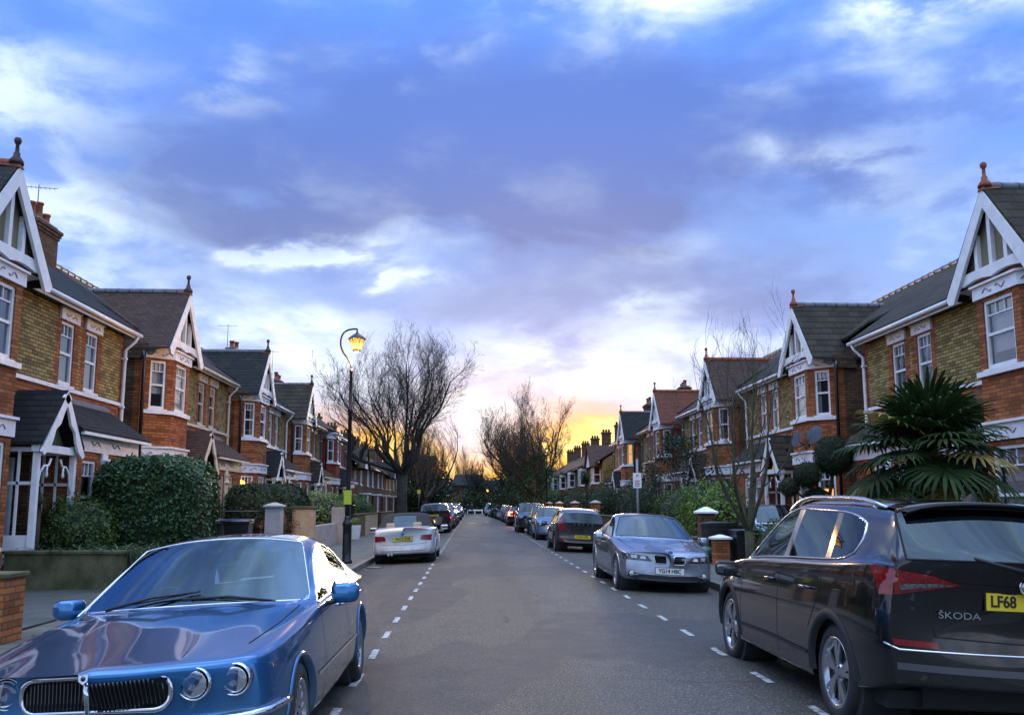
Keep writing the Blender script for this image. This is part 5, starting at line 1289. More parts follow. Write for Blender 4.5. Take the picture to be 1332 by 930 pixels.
def cab_extras(A, sp):
    cast, root = A['cast'], A['root']
    h = cast('rear', 0, .83, .004); b = MB(); b.lathe([(.04, 0), (.038, .008), (.001, .01)][::-1], M['badge_blue'], (h.x, h.y - .01, h.z), 'y', 16); b.build('badge', root)
    b = MB()
    for x in (-.40, -.31): h = cast('rear', x, .30, .02); b.lathe([(.028, -.03), (.034, -.03), (.034, .06)], M['alloy'], tuple(h), 'y', 12)
    b.build('exhaust', root)
car(SP['convertible'], 'convertible_car', 'white two-door convertible with black canvas roof up and yellow rear plate, beside the lamp post', 'car', (-1.84, 25.3 + 2.18, -.075), 0, R(-2.2), PT['white'], plate_rear='HA12 ZXB', level=2, extras=cab_extras)
def v40_extras(A, sp):
    cast, root = A['cast'], A['root']
    hh = cast('rear', 0, .95, .012)
    for k, ch in enumerate('VOLVO'): text_mesh('lettering', ch, .075, M['chrome'], root, (-.30 + .15 * k, hh.y - .006, .95), (R(90), 0, 0))
    for sg in (1, -1):
        b = MB(); b.tube([cast('top', sg * .60, s, .03) for s in (2.1, 2.6, 3.1, 3.5)], .014, M['alloy'], 6); b.build('roof_rail', root)
car(SP['crossover'], 'hatchback_car', 'dark grey crossover hatchback with tall red tail lights, parked facing away behind the silver saloon', 'car', (3.66, 30.75 + 2.18, -.07), 0, R(2.2), PT['dgrey'], plate_rear='KY64 WPL', level=2, extras=v40_extras)
# ---- the rest of the two parked rows
rows = [  # spec, x centre, y front-or-rear edge nearest camera, facing camera?, paint, label, plate
 ('hatch', 3.70, 41.0, 1, 'blusil', 'pale blue hatchback facing the camera behind the dark crossover', 'KX05 LDU'),
 ('hatch', 3.78, 46.2, 1, 'black', 'small black hatchback tucked behind the pale blue hatchback', None),
 ('big_suv', 3.42, 51.4, 1, 'black', 'tall black SUV facing the camera behind the black hatchback', None),
 ('hatch', 3.42, 67.0, 0, 'black', 'dark car with both brake lights glowing red, right hand row', None),
 ('hatch', 3.55, 75.0, 1, 'red', 'dull red hatchback just beyond the car with lit brake lights', None),
 ('saloon', 3.5, 81.0, 1, 'dgrey', 'dark grey saloon two cars beyond the lit brake lights', None),
 ('hatch', 3.5, 88.0, 1, 'silver', 'silver hatchback three cars beyond the lit brake lights', None),
 ('hatch', 3.4, 94.5, 1, 'white', 'white hatchback far along the right hand row', None),
 ('saloon', 3.3, 101.0, 1, 'blusil', 'pale blue saloon far along the right hand row', None),
 ('big_suv', 3.1, 108.5, 1, 'slate', 'slate blue SUV far along the right hand row', None),
 ('hatch', 2.9, 117.0, 1, 'silver', 'silver hatchback last but one of the right hand row', None),
 ('big_suv', 2.6, 126.0, 1, 'silver', 'pale SUV at the far end of the right hand row', None),
 ('big_suv', -2.08, 51.8, 0, 'black', 'black SUV with a yellow rear plate ahead of the white convertible', 'LJ15 OKR'),
 ('big_suv', -1.98, 60.0, 1, 'slate', 'slate blue SUV second beyond the convertible on the left', None),
 ('hatch', -1.92, 66.8, 1, 'black', 'black hatchback third beyond the convertible on the left', None),
 ('saloon', -1.92, 73.6, 0, 'dgrey', 'dark grey saloon fourth beyond the convertible on the left', None),
 ('hatch', -1.95, 82.0, 1, 'navy', 'navy hatchback fifth beyond the convertible on the left', None),
 ('big_suv', -1.90, 92.0, 1, 'silver', 'silver SUV sixth beyond the convertible on the left', None),
 ('hatch', -1.95, 104.0, 1, 'black', 'black hatchback near the far end of the left hand row', None),
 ('saloon', -1.9, 115.0, 1, 'silver', 'silver saloon at the far end of the left hand row', None)]
def lit_tail(A, sp): pass
M['brake'] = mat('lit_brake_lens', (.5, .01, .01), .3, emis=(1.0, .04, .02), es=30)
protos = {}
for (sk, x, y0, face, pk, lb, pl) in rows:
    sp = SP[sk]; L = sp['L']; cat = 'car'; nm = {'hatch': 'hatchback_car', 'saloon': 'saloon_car', 'big_suv': 'suv_car'}[sk]
    if 'brake lights glowing' in lb:
        sp = dict(sp); sp['lamps'] = [('headlight', 'front', sp['lamps'][0][2], 'lamp_dark', dict(nu=8)), ('tail_light', 'rear', [(.50, .76), (.82, .74), (.82, 1.02), (.54, 1.02)], 'brake', dict(off=.03))]
    car(sp, nm, lb, cat, (x, y0 + L / 2, road_z(x) - .0), math.pi if face else 0, R(2.0 if x > 1 else -2.0), PT[pk], plate=pl if face else None, plate_rear=pl if not face else None, level=2 if y0 < 60 else 1)
# cars on the driveways
car(SP['big_suv'], 'suv_car', 'slate blue SUV parked on a driveway behind the pink gate pillar, rear to the street', 'car', (-8.05, 39.5, .07), R(97), 0, PT['slate'], level=2, group='cars parked on driveways')
car(SP['hatch'], 'hatchback_car', 'silver hatchback on a driveway glimpsed beyond the dark bronze SUV', 'car', (8.35, 25.0, .07), R(176), 0, PT['silver'], level=2, group='cars parked on driveways')
# ================================================================== vegetation
def leafmat(name, c, c2, rough=.5, spec=.4):
    m, t, p = newmat(name); P = t.add('ShaderNodeTexCoord').outputs['Object']
    gi = t.add('ShaderNodeNewGeometry')
    c_ = t.mix(gi.outputs['Random Per Island'], tuple(c) + (1,), tuple(c2) + (1,)); c_ = t.mix(t.step(t.noise(P, 1.6, 3, .6), .4, .7, 0, .6), c_, tuple(q * .5 for q in c) + (1,))
    t.l.new(c_, p.inputs['Base Color']); p.inputs['Roughness'].default_value = rough; p.inputs['Specular IOR Level'].default_value = spec
    tr = t.add('ShaderNodeBsdfTranslucent'); t.l.new(c_, tr.inputs[0]); mx = t.add('ShaderNodeMixShader', i_0=.25); t.l.new(p.outputs[0], mx.inputs[1]); t.l.new(tr.outputs[0], mx.inputs[2]); t.l.new(mx.outputs[0], t.n['Material Output'].inputs[0])
    return m
M['hedge'] = leafmat('hedge_leaves', (.020, .060, .016), (.055, .125, .035), .38, .5)
M['leaf'] = leafmat('shrub_leaves', (.035, .075, .015), (.11, .17, .03), .5)
M['bright'] = leafmat('bright_shrub_leaves', (.06, .13, .015), (.17, .25, .035), .5)
M['grey_leaf'] = leafmat('grey_green_leaves', (.06, .10, .05), (.16, .22, .13), .5)
M['darkleaf'] = leafmat('evergreen_leaves', (.012, .028, .008), (.035, .06, .016), .6)
M['varieg'] = leafmat('variegated_leaves', (.10, .14, .03), (.36, .38, .12), .5)
M['rust'] = leafmat('russet_twigs', (.12, .045, .02), (.26, .10, .04), .7)
M['palm'] = leafmat('palm_leaf', (.009, .024, .006), (.036, .07, .015), .6, .2)
M['palm_old'] = leafmat('old_palm_leaf', (.22, .17, .03), (.34, .25, .06), .55)
M['bark'] = mat('tree_bark', (.050, .042, .032), .9, var=.5, vs=6, bump=.8, bs=30)
M['bark2'] = mat('brown_bark', (.085, .058, .035), .9, var=.5, vs=6, bump=.8, bs=30)
M['bark3'] = mat('greenish_bark', (.07, .068, .032), .85, var=.45, vs=9, bump=.6, bs=40)
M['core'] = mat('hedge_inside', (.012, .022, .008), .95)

def leaf(b, p, n, s, m, asp=.55):
    n = Vector(n); n.normalize() if n.length else None
    a = Vector((random.uniform(-1, 1), random.uniform(-1, 1), random.uniform(-1, .6))); u = a - n * a.dot(n)
    if u.length < 1e-3: u = n.orthogonal()
    u.normalize(); v = n.cross(u) * s * asp; u = u * s; p = Vector(p)
    b.face([b.vert(p), b.vert(p + u * .5 + v * .5 + n * s * .08), b.vert(p + u), b.vert(p + u * .5 - v * .5 + n * s * .08)], m)
def rnd_dir(): 
    z = random.uniform(-1, 1); a = random.uniform(0, 6.283); r = math.sqrt(1 - z * z); return Vector((r * math.cos(a), r * math.sin(a), z))
def blobbush(name, label, cat, c, rad, n, s, mk, group=None, lump=.22, core=.78, seed=1, stem=None, flat=.0, kind=None):
    """rounded shrub: leaves through an uneven shell round a dark core"""
    random.seed(seed); root = thing(name, label, cat, (c[0], c[1], 0.06), 0, group); off = Vector((seed * 3.1, seed * 1.7, 0))
    b = MB(); rx, ry, rz = rad; cz = c[2] - .06
    for k in range(n):
        d = rnd_dir()
        if d.z < -.75: continue
        q = d.copy()
        nz = mnoise.noise(q * 1.7 + off) * .6 + mnoise.noise(q * 4.0 + off) * .4
        rr = 1 + lump * nz * 2; rr *= 1 - abs(random.gauss(0, .08)) if random.random() < .8 else random.uniform(.7, 1.08)
        if flat: d = Vector((math.copysign(abs(d.x) ** flat, d.x), math.copysign(abs(d.y) ** flat, d.y), math.copysign(abs(d.z) ** flat, d.z)))
        p = Vector((d.x * rx * rr, d.y * ry * rr, cz + d.z * rz * rr))
        if p.z < .02: continue
        leaf(b, p, (q + rnd_dir() * .8), s * random.uniform(.7, 1.3), M[mk])
    b.build('foliage', root)
    b = MB(); b.smooth = True; K = 14; rings = []
    for i in range(9):
        th = math.pi * (i + .01) / 8.02; ring = []
        for j in range(K):
            ph = 2 * math.pi * j / K; d = Vector((math.sin(th) * math.cos(ph), math.sin(th) * math.sin(ph), math.cos(th))); nz = mnoise.noise(d * 1.7 + off) * .6
            if flat: d = Vector((math.copysign(abs(d.x) ** flat, d.x), math.copysign(abs(d.y) ** flat, d.y), math.copysign(abs(d.z) ** flat, d.z)))
            rr = core * (1 + lump * nz * 2); ring.append(b.vert((d.x * rx * rr, d.y * ry * rr, max(.0, cz + d.z * rz * rr))))
        rings.append(ring)
    for i in range(8):
        for j in range(K): b.face([rings[i][j], rings[i + 1][j], rings[i + 1][(j + 1) % K], rings[i][(j + 1) % K]], M['core'])
    b.build('dark_core', root)
    if stem:
        b = MB(); b.tube([(0, 0, 0), (.02, .01, stem * .5), (0, 0, stem)], [.06, .05, .04], M['bark'], 7); b.build('trunk', root)
    return root

def bare_tree(label, loc, height, trunk_h, r0, limbs, spread, seed, m, levels=4, lean=.0, upturn=.32, jit=.16, dens=1.0, group=None, rmin=.006, name='bare_tree', wob=.0, ivy=None, rad=4.0, fmax=2.6):
    random.seed(seed); root = thing(name, label, 'tree', loc, 0, group)
    bt = MB(); bt.smooth = True
    pts = [Vector((0, 0, -.05)), Vector((0, 0, .15)), Vector((lean * .3, 0, trunk_h * .5)), Vector((lean, 0, trunk_h))]
    bt.tube(pts, [r0 * 1.45, r0 * 1.12, r0 * .95, r0 * .92], m, 12); bt.build('trunk', root)
    b = MB(); top = pts[-1]
    H = height - trunk_h
    def grow(p, d, L_, r, lv, sides):
        n = {0: 7, 1: 6, 2: 4, 3: 3}.get(lv, 2); path = [p.copy()]; rads = [r]; d = d.copy(); kids = []
        for k in range(n):
            j = jit * (1.0 + (.2 if jit < .1 else .5) * lv)
            d = (d + Vector((random.uniform(-j, j), random.uniform(-j, j), random.uniform(-j * .6, j) + upturn * .35 * (1 - max(0, d.z)))) + Vector((math.sin(k * 2.3 + seed + lv) * wob, math.cos(k * 1.9 + lv) * wob, 0))).normalized()
            p = p + d * L_ / n; rr = max(rmin * .5, r * (1 - .62 * (k + 1) / n)); path.append(p.copy()); rads.append(rr)
            if lv < levels and k >= (1 if lv == 0 else 0):
                nk = {0: 1.7, 1: 1.35, 2: 1.3, 3: 1.15}.get(lv, 1) * dens; nk = int(nk) + (random.random() < nk - int(nk))
                for _ in range(nk): kids.append((p.copy(), d.copy(), rr, k / n))
        b.tube(path, rads, m, sides, caps=False)
        for (q, dd, rr, f) in kids:
            ax = rnd_dir(); ax = (ax - dd * ax.dot(dd)).normalized(); a = R(random.uniform(22, 52))
            nd = (dd * math.cos(a) + ax * math.sin(a) + Vector((0, 0, .18 if upturn > .2 else .06))).normalized()
            ln = L_ * random.uniform(.38, .62) * (1 - .35 * f)
            grow(q, nd, ln, max(rmin, rr * random.uniform(.42, .62)), lv + 1, max(3, sides - 2))
    for k in range(limbs):
        a = 2 * math.pi * (k + random.uniform(-.25, .25)) / limbs; t_ = R(random.uniform(.45, 1.0) * spread) if k else R(6)
        d = Vector((math.cos(a) * math.sin(t_), math.sin(a) * math.sin(t_), math.cos(t_)))
        grow(top + Vector((0, 0, random.uniform(-.5, .0) * min(1, trunk_h * .3))), d, H * random.uniform(.72, .92) / max(.75, math.cos(t_ * .55)), r0 * random.uniform(.34, .5), 0, 7)
    zt = sorted(v[2] for v in b.v)[int(len(b.v) * .998)]; kz = H / (zt - trunk_h)
    V = [(v[0] - lean, v[1], trunk_h + (v[2] - trunk_h) * kz if v[2] > trunk_h - 1 else v[2]) for v in b.v]
    NB = 18; bins = [[] for _ in range(NB)]
    z_ = lambda q: min(NB - 1, max(0, int((q - trunk_h) / H * NB)))
    for v in V: bins[z_(v[2])].append(math.hypot(v[0], v[1]))
    rb = [sorted(q)[int(len(q) * .985)] if len(q) > 8 else .3 for q in bins]
    zc = trunk_h + H * .54; fac = []
    for k in range(NB):
        z = trunk_h + H * (k + .5) / NB; tgt = rad * math.sqrt(max(.02, 1 - ((z - zc) / (H * (.50 if z > zc else .565))) ** 2)); fac.append(max(.3, min(fmax, tgt / max(.2, rb[k]))))
    for _ in range(2): fac = [(fac[max(0, k - 1)] + 2 * fac[k] + fac[min(NB - 1, k + 1)]) / 4 for k in range(NB)]
    def ff(z):
        t_ = (z - trunk_h) / H * NB - .5; k = max(0, min(NB - 2, int(t_))); f = max(0, min(1, t_ - k)); q = fac[k] * (1 - f) + fac[k + 1] * f; w_ = max(0, min(1, (z - trunk_h) / (H * .16))); return 1 * (1 - w_) + q * w_
    b.v = [(lean + v[0] * ff(v[2]), v[1] * ff(v[2]), v[2]) for v in V]
    b.build('crown', root)
    if ivy:
        b = MB()
        for k in range(ivy[0]):
            z = random.uniform(.3, ivy[1]); a = random.uniform(0, 6.28); f = z / ivy[1]; rr = ivy[2] * (.35 + .65 * math.sin(min(1, f * 1.15) * math.pi) ** .7) * math.sqrt(random.uniform(.1, 1)) * (1 + .35 * mnoise.noise(Vector((math.cos(a) * 2, math.sin(a) * 2, z * .8 + seed))) * 2)
            leaf(b, (rr * math.cos(a) + lean, rr * math.sin(a), z), rnd_dir(), ivy[3] * random.uniform(.7, 1.3), M[ivy[4]])
        b.build('ivy', root)
    return root

bare_tree('tall wide bare tree with dark trunk, beyond the near lamp post on the left', (-3.75, 49.5, .05), 11.3, 3.3, .29, 13, 68, 11, M['bark'], levels=4, upturn=.17, dens=.95, rmin=.0085, jit=.075, rad=4.9)
bare_tree('slim young bare street tree with several upright stems, between the bronze SUV and silver saloon', (5.25, 17.4, .05), 5.7, 1.0, .085, 6, 26, 5, M['bark3'], levels=3, upturn=.42, dens=.58, rmin=.0055, jit=.08, rad=1.4, fmax=1.2, name='street_tree')
bare_tree('big knotty bare plane tree with ivied stems on the right pavement, beyond the black SUV', (5.6, 79, .05), 12.0, 2.0, .40, 11, 60, 23, M['bark2'], levels=4, upturn=.14, dens=.9, rmin=.012, jit=.28, wob=.16, rad=5.2, group='bare trees at the far end', ivy=(3200, 6.0, 2.2, .2, 'leaf'))
bare_tree('bare tree left of the knotty plane, leaning over the far road', (4.2, 96, .05), 11.2, 2.6, .34, 8, 46, 31, M['bark2'], levels=3, upturn=.36, dens=1.25, rmin=.016, jit=.22, wob=.14, rad=3.4, group='bare trees at the far end', ivy=(3500, 5.6, 3.2, .3, 'darkleaf'))
bare_tree('finely twigged bare tree beyond the big left tree, glowing against the sunset', (-4.5, 88, .05), 10.5, 2.0, .26, 8, 50, 41, M['bark2'], levels=4, upturn=.38, dens=.85, rmin=.012, jit=.14, rad=3.6, group='bare trees at the far end')
bare_tree('ivy covered dark tree standing left of the road end', (-5.0, 103, .05), 8.5, 2.5, .28, 7, 40, 43, M['bark'], levels=3, upturn=.4, dens=1.0, rmin=.016, rad=2.8, group='bare trees at the far end', ivy=(6000, 6.8, 2.9, .32, 'darkleaf'))
bare_tree('bare tree rising behind the right hand roofs', (19.5, 66, 0), 12.3, 3, .26, 7, 44, 47, M['bark'], levels=3, upturn=.35, dens=1.3, rmin=.014, rad=3.2, group='bare trees behind the houses')
for k, (x, y, h_, s_, lb) in enumerate(((9, 118, 11, 61, 'bare tree over the far right roofs'), (-9.5, 132, 10, 67, 'bare tree over the far left roofs'), (1.0, 160, 9, 71, 'bare tree in front of the end building'), (-1.5, 178, 13, 73, 'tall bare tree behind the end building'), (8, 150, 13, 79, 'tall bare tree at the far right corner of the junction'))):
    bare_tree(lb, (x, y, 0), h_, 2, .3, 7, 46, s_, M['bark2'] if k % 2 else M['bark'], levels=3, upturn=.35, dens=1.1, rmin=.018, rad=3.8, group='bare trees at the far end', ivy=(3500, h_ * .55, 3.6, .42, 'darkleaf') if k in (0, 1, 4, 2) else None)

# clipped hedge by the near left garden
def hedge(label, c, half, n, s, mk, seed, rnd=.25, group=None):
    random.seed(seed); root = thing('hedge', label, 'hedge', (c[0], c[1], .06), 0, group); b = MB(); hx, hy, hz = half
    def sup(d, e=.42): return Vector((math.copysign(abs(d.x) ** e, d.x), math.copysign(abs(d.y) ** e, d.y), math.copysign(abs(d.z) ** e, d.z)))
    for k in range(n):
        ar = (hy * hz, hx * hz, hx * hy); f_ = random.choices((0, 1, 2), ar)[0]; q = Vector((random.uniform(-1, 1), random.uniform(-1, 1), random.uniform(-1, 1))); q[f_] = 1 if f_ == 2 else random.choice((-1, 1))
        q /= (abs(q.x) ** 3.8 + abs(q.y) ** 3.8 + abs(q.z) ** 3.8) ** (1 / 3.8)
        w_ = 1 + .07 * mnoise.noise(q * 1.9 + Vector((seed, 0, 0))) + .04 * mnoise.noise(q * 5 + Vector((seed, 0, 0))); dep = random.uniform(.93, 1.015)
        p = Vector((q.x * hx * w_ * dep, q.y * hy * w_ * dep, hz + q.z * hz * w_ * dep))
        if p.z < .03: continue
        leaf(b, p, q.normalized() * 1.3 + rnd_dir(), s * random.uniform(.7, 1.25), M[mk], .7)
    b.build('foliage', root)
    b = MB(); b.smooth = True; K = 20; rings = []
    for i in range(11):
        th = math.pi * (i + .02) / 10.04; ring = []
        for j in range(K):
            ph = 2 * math.pi * j / K; q = Vector((math.sin(th) * math.cos(ph), math.sin(th) * math.sin(ph), math.cos(th))); q /= (abs(q.x) ** 3.8 + abs(q.y) ** 3.8 + abs(q.z) ** 3.8) ** (1 / 3.8)
            w_ = .93 * (1 + .07 * mnoise.noise(q * 1.9 + Vector((seed, 0, 0)))); ring.append(b.vert((q.x * hx * w_, q.y * hy * w_, max(0, hz + q.z * hz * w_))))
        rings.append(ring)
    for i in range(10):
        for j in range(K): b.face([rings[i][j], rings[i + 1][j], rings[i + 1][(j + 1) % K], rings[i][(j + 1) % K]], M['core'])
    b.build('dark_core', root); return root  # closed dark core that fills the hedge behind its leaves
hedge('large clipped box-shaped hedge of glossy dark leaves beside the near left garden', (-6.75, 20.1), (1.19, 1.0, 1.24), 16000, .085, 'hedge', 3)
hedge('lower dark clipped hedge in front of the third left house', (-6.7, 31.2), (1.0, 3.1, 1.06), 12000, .10, 'darkleaf', 4)
blobbush('shrub', 'loose green shrub behind the mossy wall, under the near left porch', 'shrub', (-7.75, 18.5, .95), (.8, .8, .72), 4200, .075, 'leaf', seed=5)
blobbush('shrub', 'cream and green variegated shrub by the near lamp post', 'shrub', (-6.3, 38.2, 1.15), (1.0, 2.4, 1.0), 4200, .10, 'varieg', seed=6)
blobbush('shrub', 'dark shrub on the left behind the parked convertible', 'shrub', (-6.5, 45, 1.1), (.9, 2.0, 1.0), 2600, .11, 'leaf', seed=7)
blobbush('shrub', 'yellow green shrub by the trunk of the big left tree', 'shrub', (-6.8, 53, 1.2), (1.1, 2.6, 1.0), 2800, .12, 'bright', seed=8)
blobbush('shrub', 'russet twiggy shrub between the blue-grey and tan gate pillars', 'shrub', (-5.85, 28.2, .85), (.42, 1.4, .55), 1500, .07, 'rust', seed=9, core=.5, lump=.5)
blobbush('shrub', 'bright green rhododendron behind the tall brick gate pillar', 'shrub', (7.25, 27.6, 1.25), (.95, 1.7, 1.0), 4200, .11, 'bright', seed=10, lump=.35, core=.7)
blobbush('shrub', 'dark green bush left of the rhododendron on the right', 'shrub', (7.3, 31.8, 1.1), (.9, 1.7, 1.1), 3000, .10, 'leaf', seed=12, lump=.3)
blobbush('shrub', 'low dark garden shrub behind the small brick pillar on the right', 'shrub', (7.6, 22.5, .6), (.7, 1.0, .6), 2200, .08, 'leaf', seed=13, lump=.4)
blobbush('shrub', 'big black-green clipped bush behind the parking sign', 'shrub', (7.4, 40.5, 1.3), (1.2, 2.6, 1.3), 5000, .10, 'darkleaf', seed=14, lump=.12)
blobbush('shrub', 'dark bush in front of the second house beyond the sign', 'shrub', (7.6, 54, 1.4), (1.0, 3.0, 1.4), 3500, .13, 'darkleaf', seed=15)
blobbush('shrub', 'dark bush by the first small window house on the right', 'shrub', (7.8, 70, 1.4), (1.1, 3.5, 1.5), 3500, .15, 'darkleaf', seed=16)
blobbush('shrub', 'shadowed shrubbery at the foot of the knotty plane tree', 'shrub', (7.3, 86, 1.4), (1.3, 5, 1.5), 3500, .18, 'leaf', seed=17)
blobbush('shrub', 'russet shrub glowing under the far right street lamp', 'shrub', (6.7, 92, 1.9), (1.2, 4, 2.0), 3000, .18, 'rust', seed=18, core=.6, lump=.5)
blobbush('shrub', 'dark shrubbery right of the road end', 'shrub', (5.6, 120, 1.8), (1.6, 10, 2.2), 3500, .26, 'darkleaf', seed=19)
blobbush('shrub', 'dark shrubbery left of the road end', 'shrub', (-6.5, 112, 1.8), (1.6, 10, 2.0), 3500, .26, 'darkleaf', seed=20)
# open small tree with thin dark leaves in front of the third right house
bare_tree('airy evergreen tree with drooping dark leaves before the third right hand house', (7.9, 35.0, .06), 4.3, 1.1, .08, 7, 60, 83, M['bark'], levels=3, upturn=.15, dens=.8, rmin=.005, rad=2.1, name='garden_tree', ivy=(3800, 4.1, 2.1, .11, 'darkleaf'))
# topiary: cloud-pruned balls
def topiary():
    root = thing('topiary_tree', 'cloud pruned topiary with one large and three smaller dark balls, beside the lit porch', 'topiary', (9.0, 22.8, .06)); b = MB(); random.seed(33)
    balls = [((.12, 0, 2.70), .50), ((-.62, -.1, 2.22), .33), ((-1.02, .1, 1.92), .25), ((-.35, .1, 1.62), .30)]
    for c, r_ in balls:
        for k in range(int(5200 * r_ * r_ * 4)):
            d = rnd_dir(); leaf(b, Vector(c) + d * r_ * random.uniform(.88, 1.04), d + rnd_dir() * .8, .045 * random.uniform(.7, 1.3), M['darkleaf'])
    f_ = b.build('foliage', root); b = MB()
    for c, r_ in balls: b.ball(c, r_ * .92, M['core'], 14, 10)  # solid dark balls fill the gaps behind the leaves
    b.build('dark_core', root); b = MB(); b.tube([(0, 0, 0), (.05, 0, .8), (-.08, 0, 1.5), (.1, 0, 2.4)], [.07, .06, .05, .04], M['bark'], 7)
    for c, r_ in balls[1:]: b.tube([(0, 0, c[2] - .5), (c[0] * .6, c[1], c[2] - .3), c], [.035, .03, .025], M['bark'], 5)
    b.build('trunk', root)
topiary()

def fan_leaf(b, base, d, petiole, rad, m, droop=.25, nb=30, spanning=300):
    base = Vector(base); d = Vector(d).normalized(); side = d.cross(Vector((0, 0, 1)))
    side = side.normalized() if side.length > .05 else Vector((1, 0, 0)); up = side.cross(d).normalized()
    tip = base + d * petiole + Vector((0, 0, -droop * petiole * .35)); mid = base + d * petiole * .55
    b.tube([base, mid, tip], [.018, .013, .01], M['palm'], 4, caps=False)
    dd = (tip - mid).normalized(); side = dd.cross(Vector((0, 0, 1))); side = side.normalized() if side.length > .05 else Vector((1, 0, 0)); up = side.cross(dd).normalized()
    for k in range(nb):
        a = R(-spanning / 2 + spanning * k / (nb - 1) + random.uniform(-2, 2)); L_ = rad * (1 - .22 * abs(a) / math.pi) * random.uniform(.9, 1.05)
        u = dd * math.cos(a) + side * math.sin(a); wd = .026 * rad / .6
        v = u.cross(up).normalized(); p0 = tip; p1 = tip + u * L_ * .55 + up * .03 * L_; p2 = tip + u * L_ * .86 + Vector((0, 0, -droop * L_ * .22)); p3 = tip + u * L_ * .98 + Vector((0, 0, -droop * L_ * .55 * random.uniform(.6, 1.4)))
        i = [b.vert(p0), b.vert(p1 - v * wd), b.vert(p1 + up * .012), b.vert(p1 + v * wd), b.vert(p2 - v * wd * .7), b.vert(p2 + up * .006), b.vert(p2 + v * wd * .7), b.vert(p3)]
        for q in ((0, 2, 1), (0, 3, 2), (1, 2, 5, 4), (2, 3, 6, 5), (4, 5, 7), (5, 6, 7)): b.face([i[z] for z in q], m)
def palm():
    random.seed(9); root = thing('fan_palm', 'big shaggy fan palm with dark fans and some yellow ones, in the near right garden', 'palm', (7.15, 14.1, .06)); H_ = 2.5
    b = MB(); b.smooth = True; b.tube([(0, 0, 0), (0, 0, .8), (.02, 0, 1.6), (.0, 0, 2.3)], [.19, .22, .28, .2], M['bark2'], 14); t_ = b.build('trunk', root)
    b = MB()
    for k in range(900):
        z = random.uniform(.3, 2.3); a = random.uniform(0, 6.28); r_ = .22 + .06 * z / 2; p = Vector((r_ * math.cos(a), r_ * math.sin(a), z)); b.tube([p, p + Vector((math.cos(a) * .06, math.sin(a) * .06, -.12)), p + Vector((math.cos(a) * .07, math.sin(a) * .07, -.25))], [.008, .006, .003], M['bark'], 3, caps=False)
    b.build('trunk_fibre', t_)
    for k in range(50):
        a = k * 2.39996 + random.uniform(-.3, .3); f = k / 49; e = R(84 - 112 * f ** .9 + random.uniform(-8, 8)); d = Vector((math.cos(a) * math.cos(e), math.sin(a) * math.cos(e), math.sin(e)))
        old = f > .86 or random.random() < .05
        b = MB(); fan_leaf(b, (0, 0, H_ - .35 * f), d, (.30 + .52 * math.cos(e)) * random.uniform(.8, 1.15), random.uniform(.58, .80), M['palm_old'] if old and k % 2 else M['palm'], .12 + .45 * f, nb=26)
        b.build('frond', root)
palm()
def spiky(name, label, loc, n, L_, m, seed, trunk=0, wd=.02, droop=.6):
    random.seed(seed); root = thing(name, label, 'plant', loc); b = MB()
    for k in range(n):
        a = random.uniform(0, 6.28); e = R(random.uniform(5, 80)); d = Vector((math.cos(a) * math.cos(e), math.sin(a) * math.cos(e), math.sin(e))); l_ = L_ * random.uniform(.7, 1.1); sd_ = d.cross(Vector((0, 0, 1))).normalized() * wd
        p = Vector((0, 0, trunk)); pr = None
        for j in range(5):
            f = j / 4; c = p + d * l_ * f + Vector((0, 0, -droop * l_ * f * f * .5)); w_ = (1 - f) ** .7; q = (b.vert(c - sd_ * w_), b.vert(c + sd_ * w_))
            if pr: b.face([pr[0], pr[1], q[1], q[0]], m)
            pr = q
    b.build('leaves', root)
    if trunk: b = MB(); b.tube([(0, 0, 0), (0, 0, trunk)], [.08, .06], M['bark2'], 8); b.build('trunk', root)
spiky('cordyline', 'small spiky cordyline against the near left porch window', (-8.15, 17.75, .06), 46, .50, M['grey_leaf'], 3, trunk=1.45)
spiky('yucca', 'large spiky yucca left of the parking sign on the right', (7.6, 38.0, .06), 80, 1.0, M['grey_leaf'], 4, trunk=2.2, wd=.03)
spiky('yucca', 'dark cabbage palm in front of the small window houses on the right', (7.9, 64, .06), 90, 1.3, M['palm'], 5, trunk=2.9, wd=.05)
random.seed(21)
b = MB()
for k in range(620):   # strappy ground plants behind the wall
    bx_, by_ = random.uniform(-8.6, -5.9), random.uniform(17.0, 18.6); a = random.uniform(0, 6.28); L_ = random.uniform(.6, 1.05); d = Vector((math.cos(a) * .55, math.sin(a) * .55, 1.0)); sd_ = Vector((-math.sin(a), math.cos(a), 0)) * .016; pr = None
    for j in range(6):
        f = j / 5; c = Vector((bx_, by_, .35)) + d * L_ * f + Vector((math.cos(a) * .25 * f * f, math.sin(a) * .25 * f * f, -.55 * L_ * f * f)); w_ = 1.6 * (1 - f) ** .6; q = (b.vert(c - sd_ * w_), b.vert(c + sd_ * w_))
        if pr: b.face([pr[0], pr[1], q[1], q[0]], M['grey_leaf'])
        pr = q
tag(b.build('ground_cover'), 'arching strappy leaves massed behind the mossy garden wall', 'plants', kind='stuff')

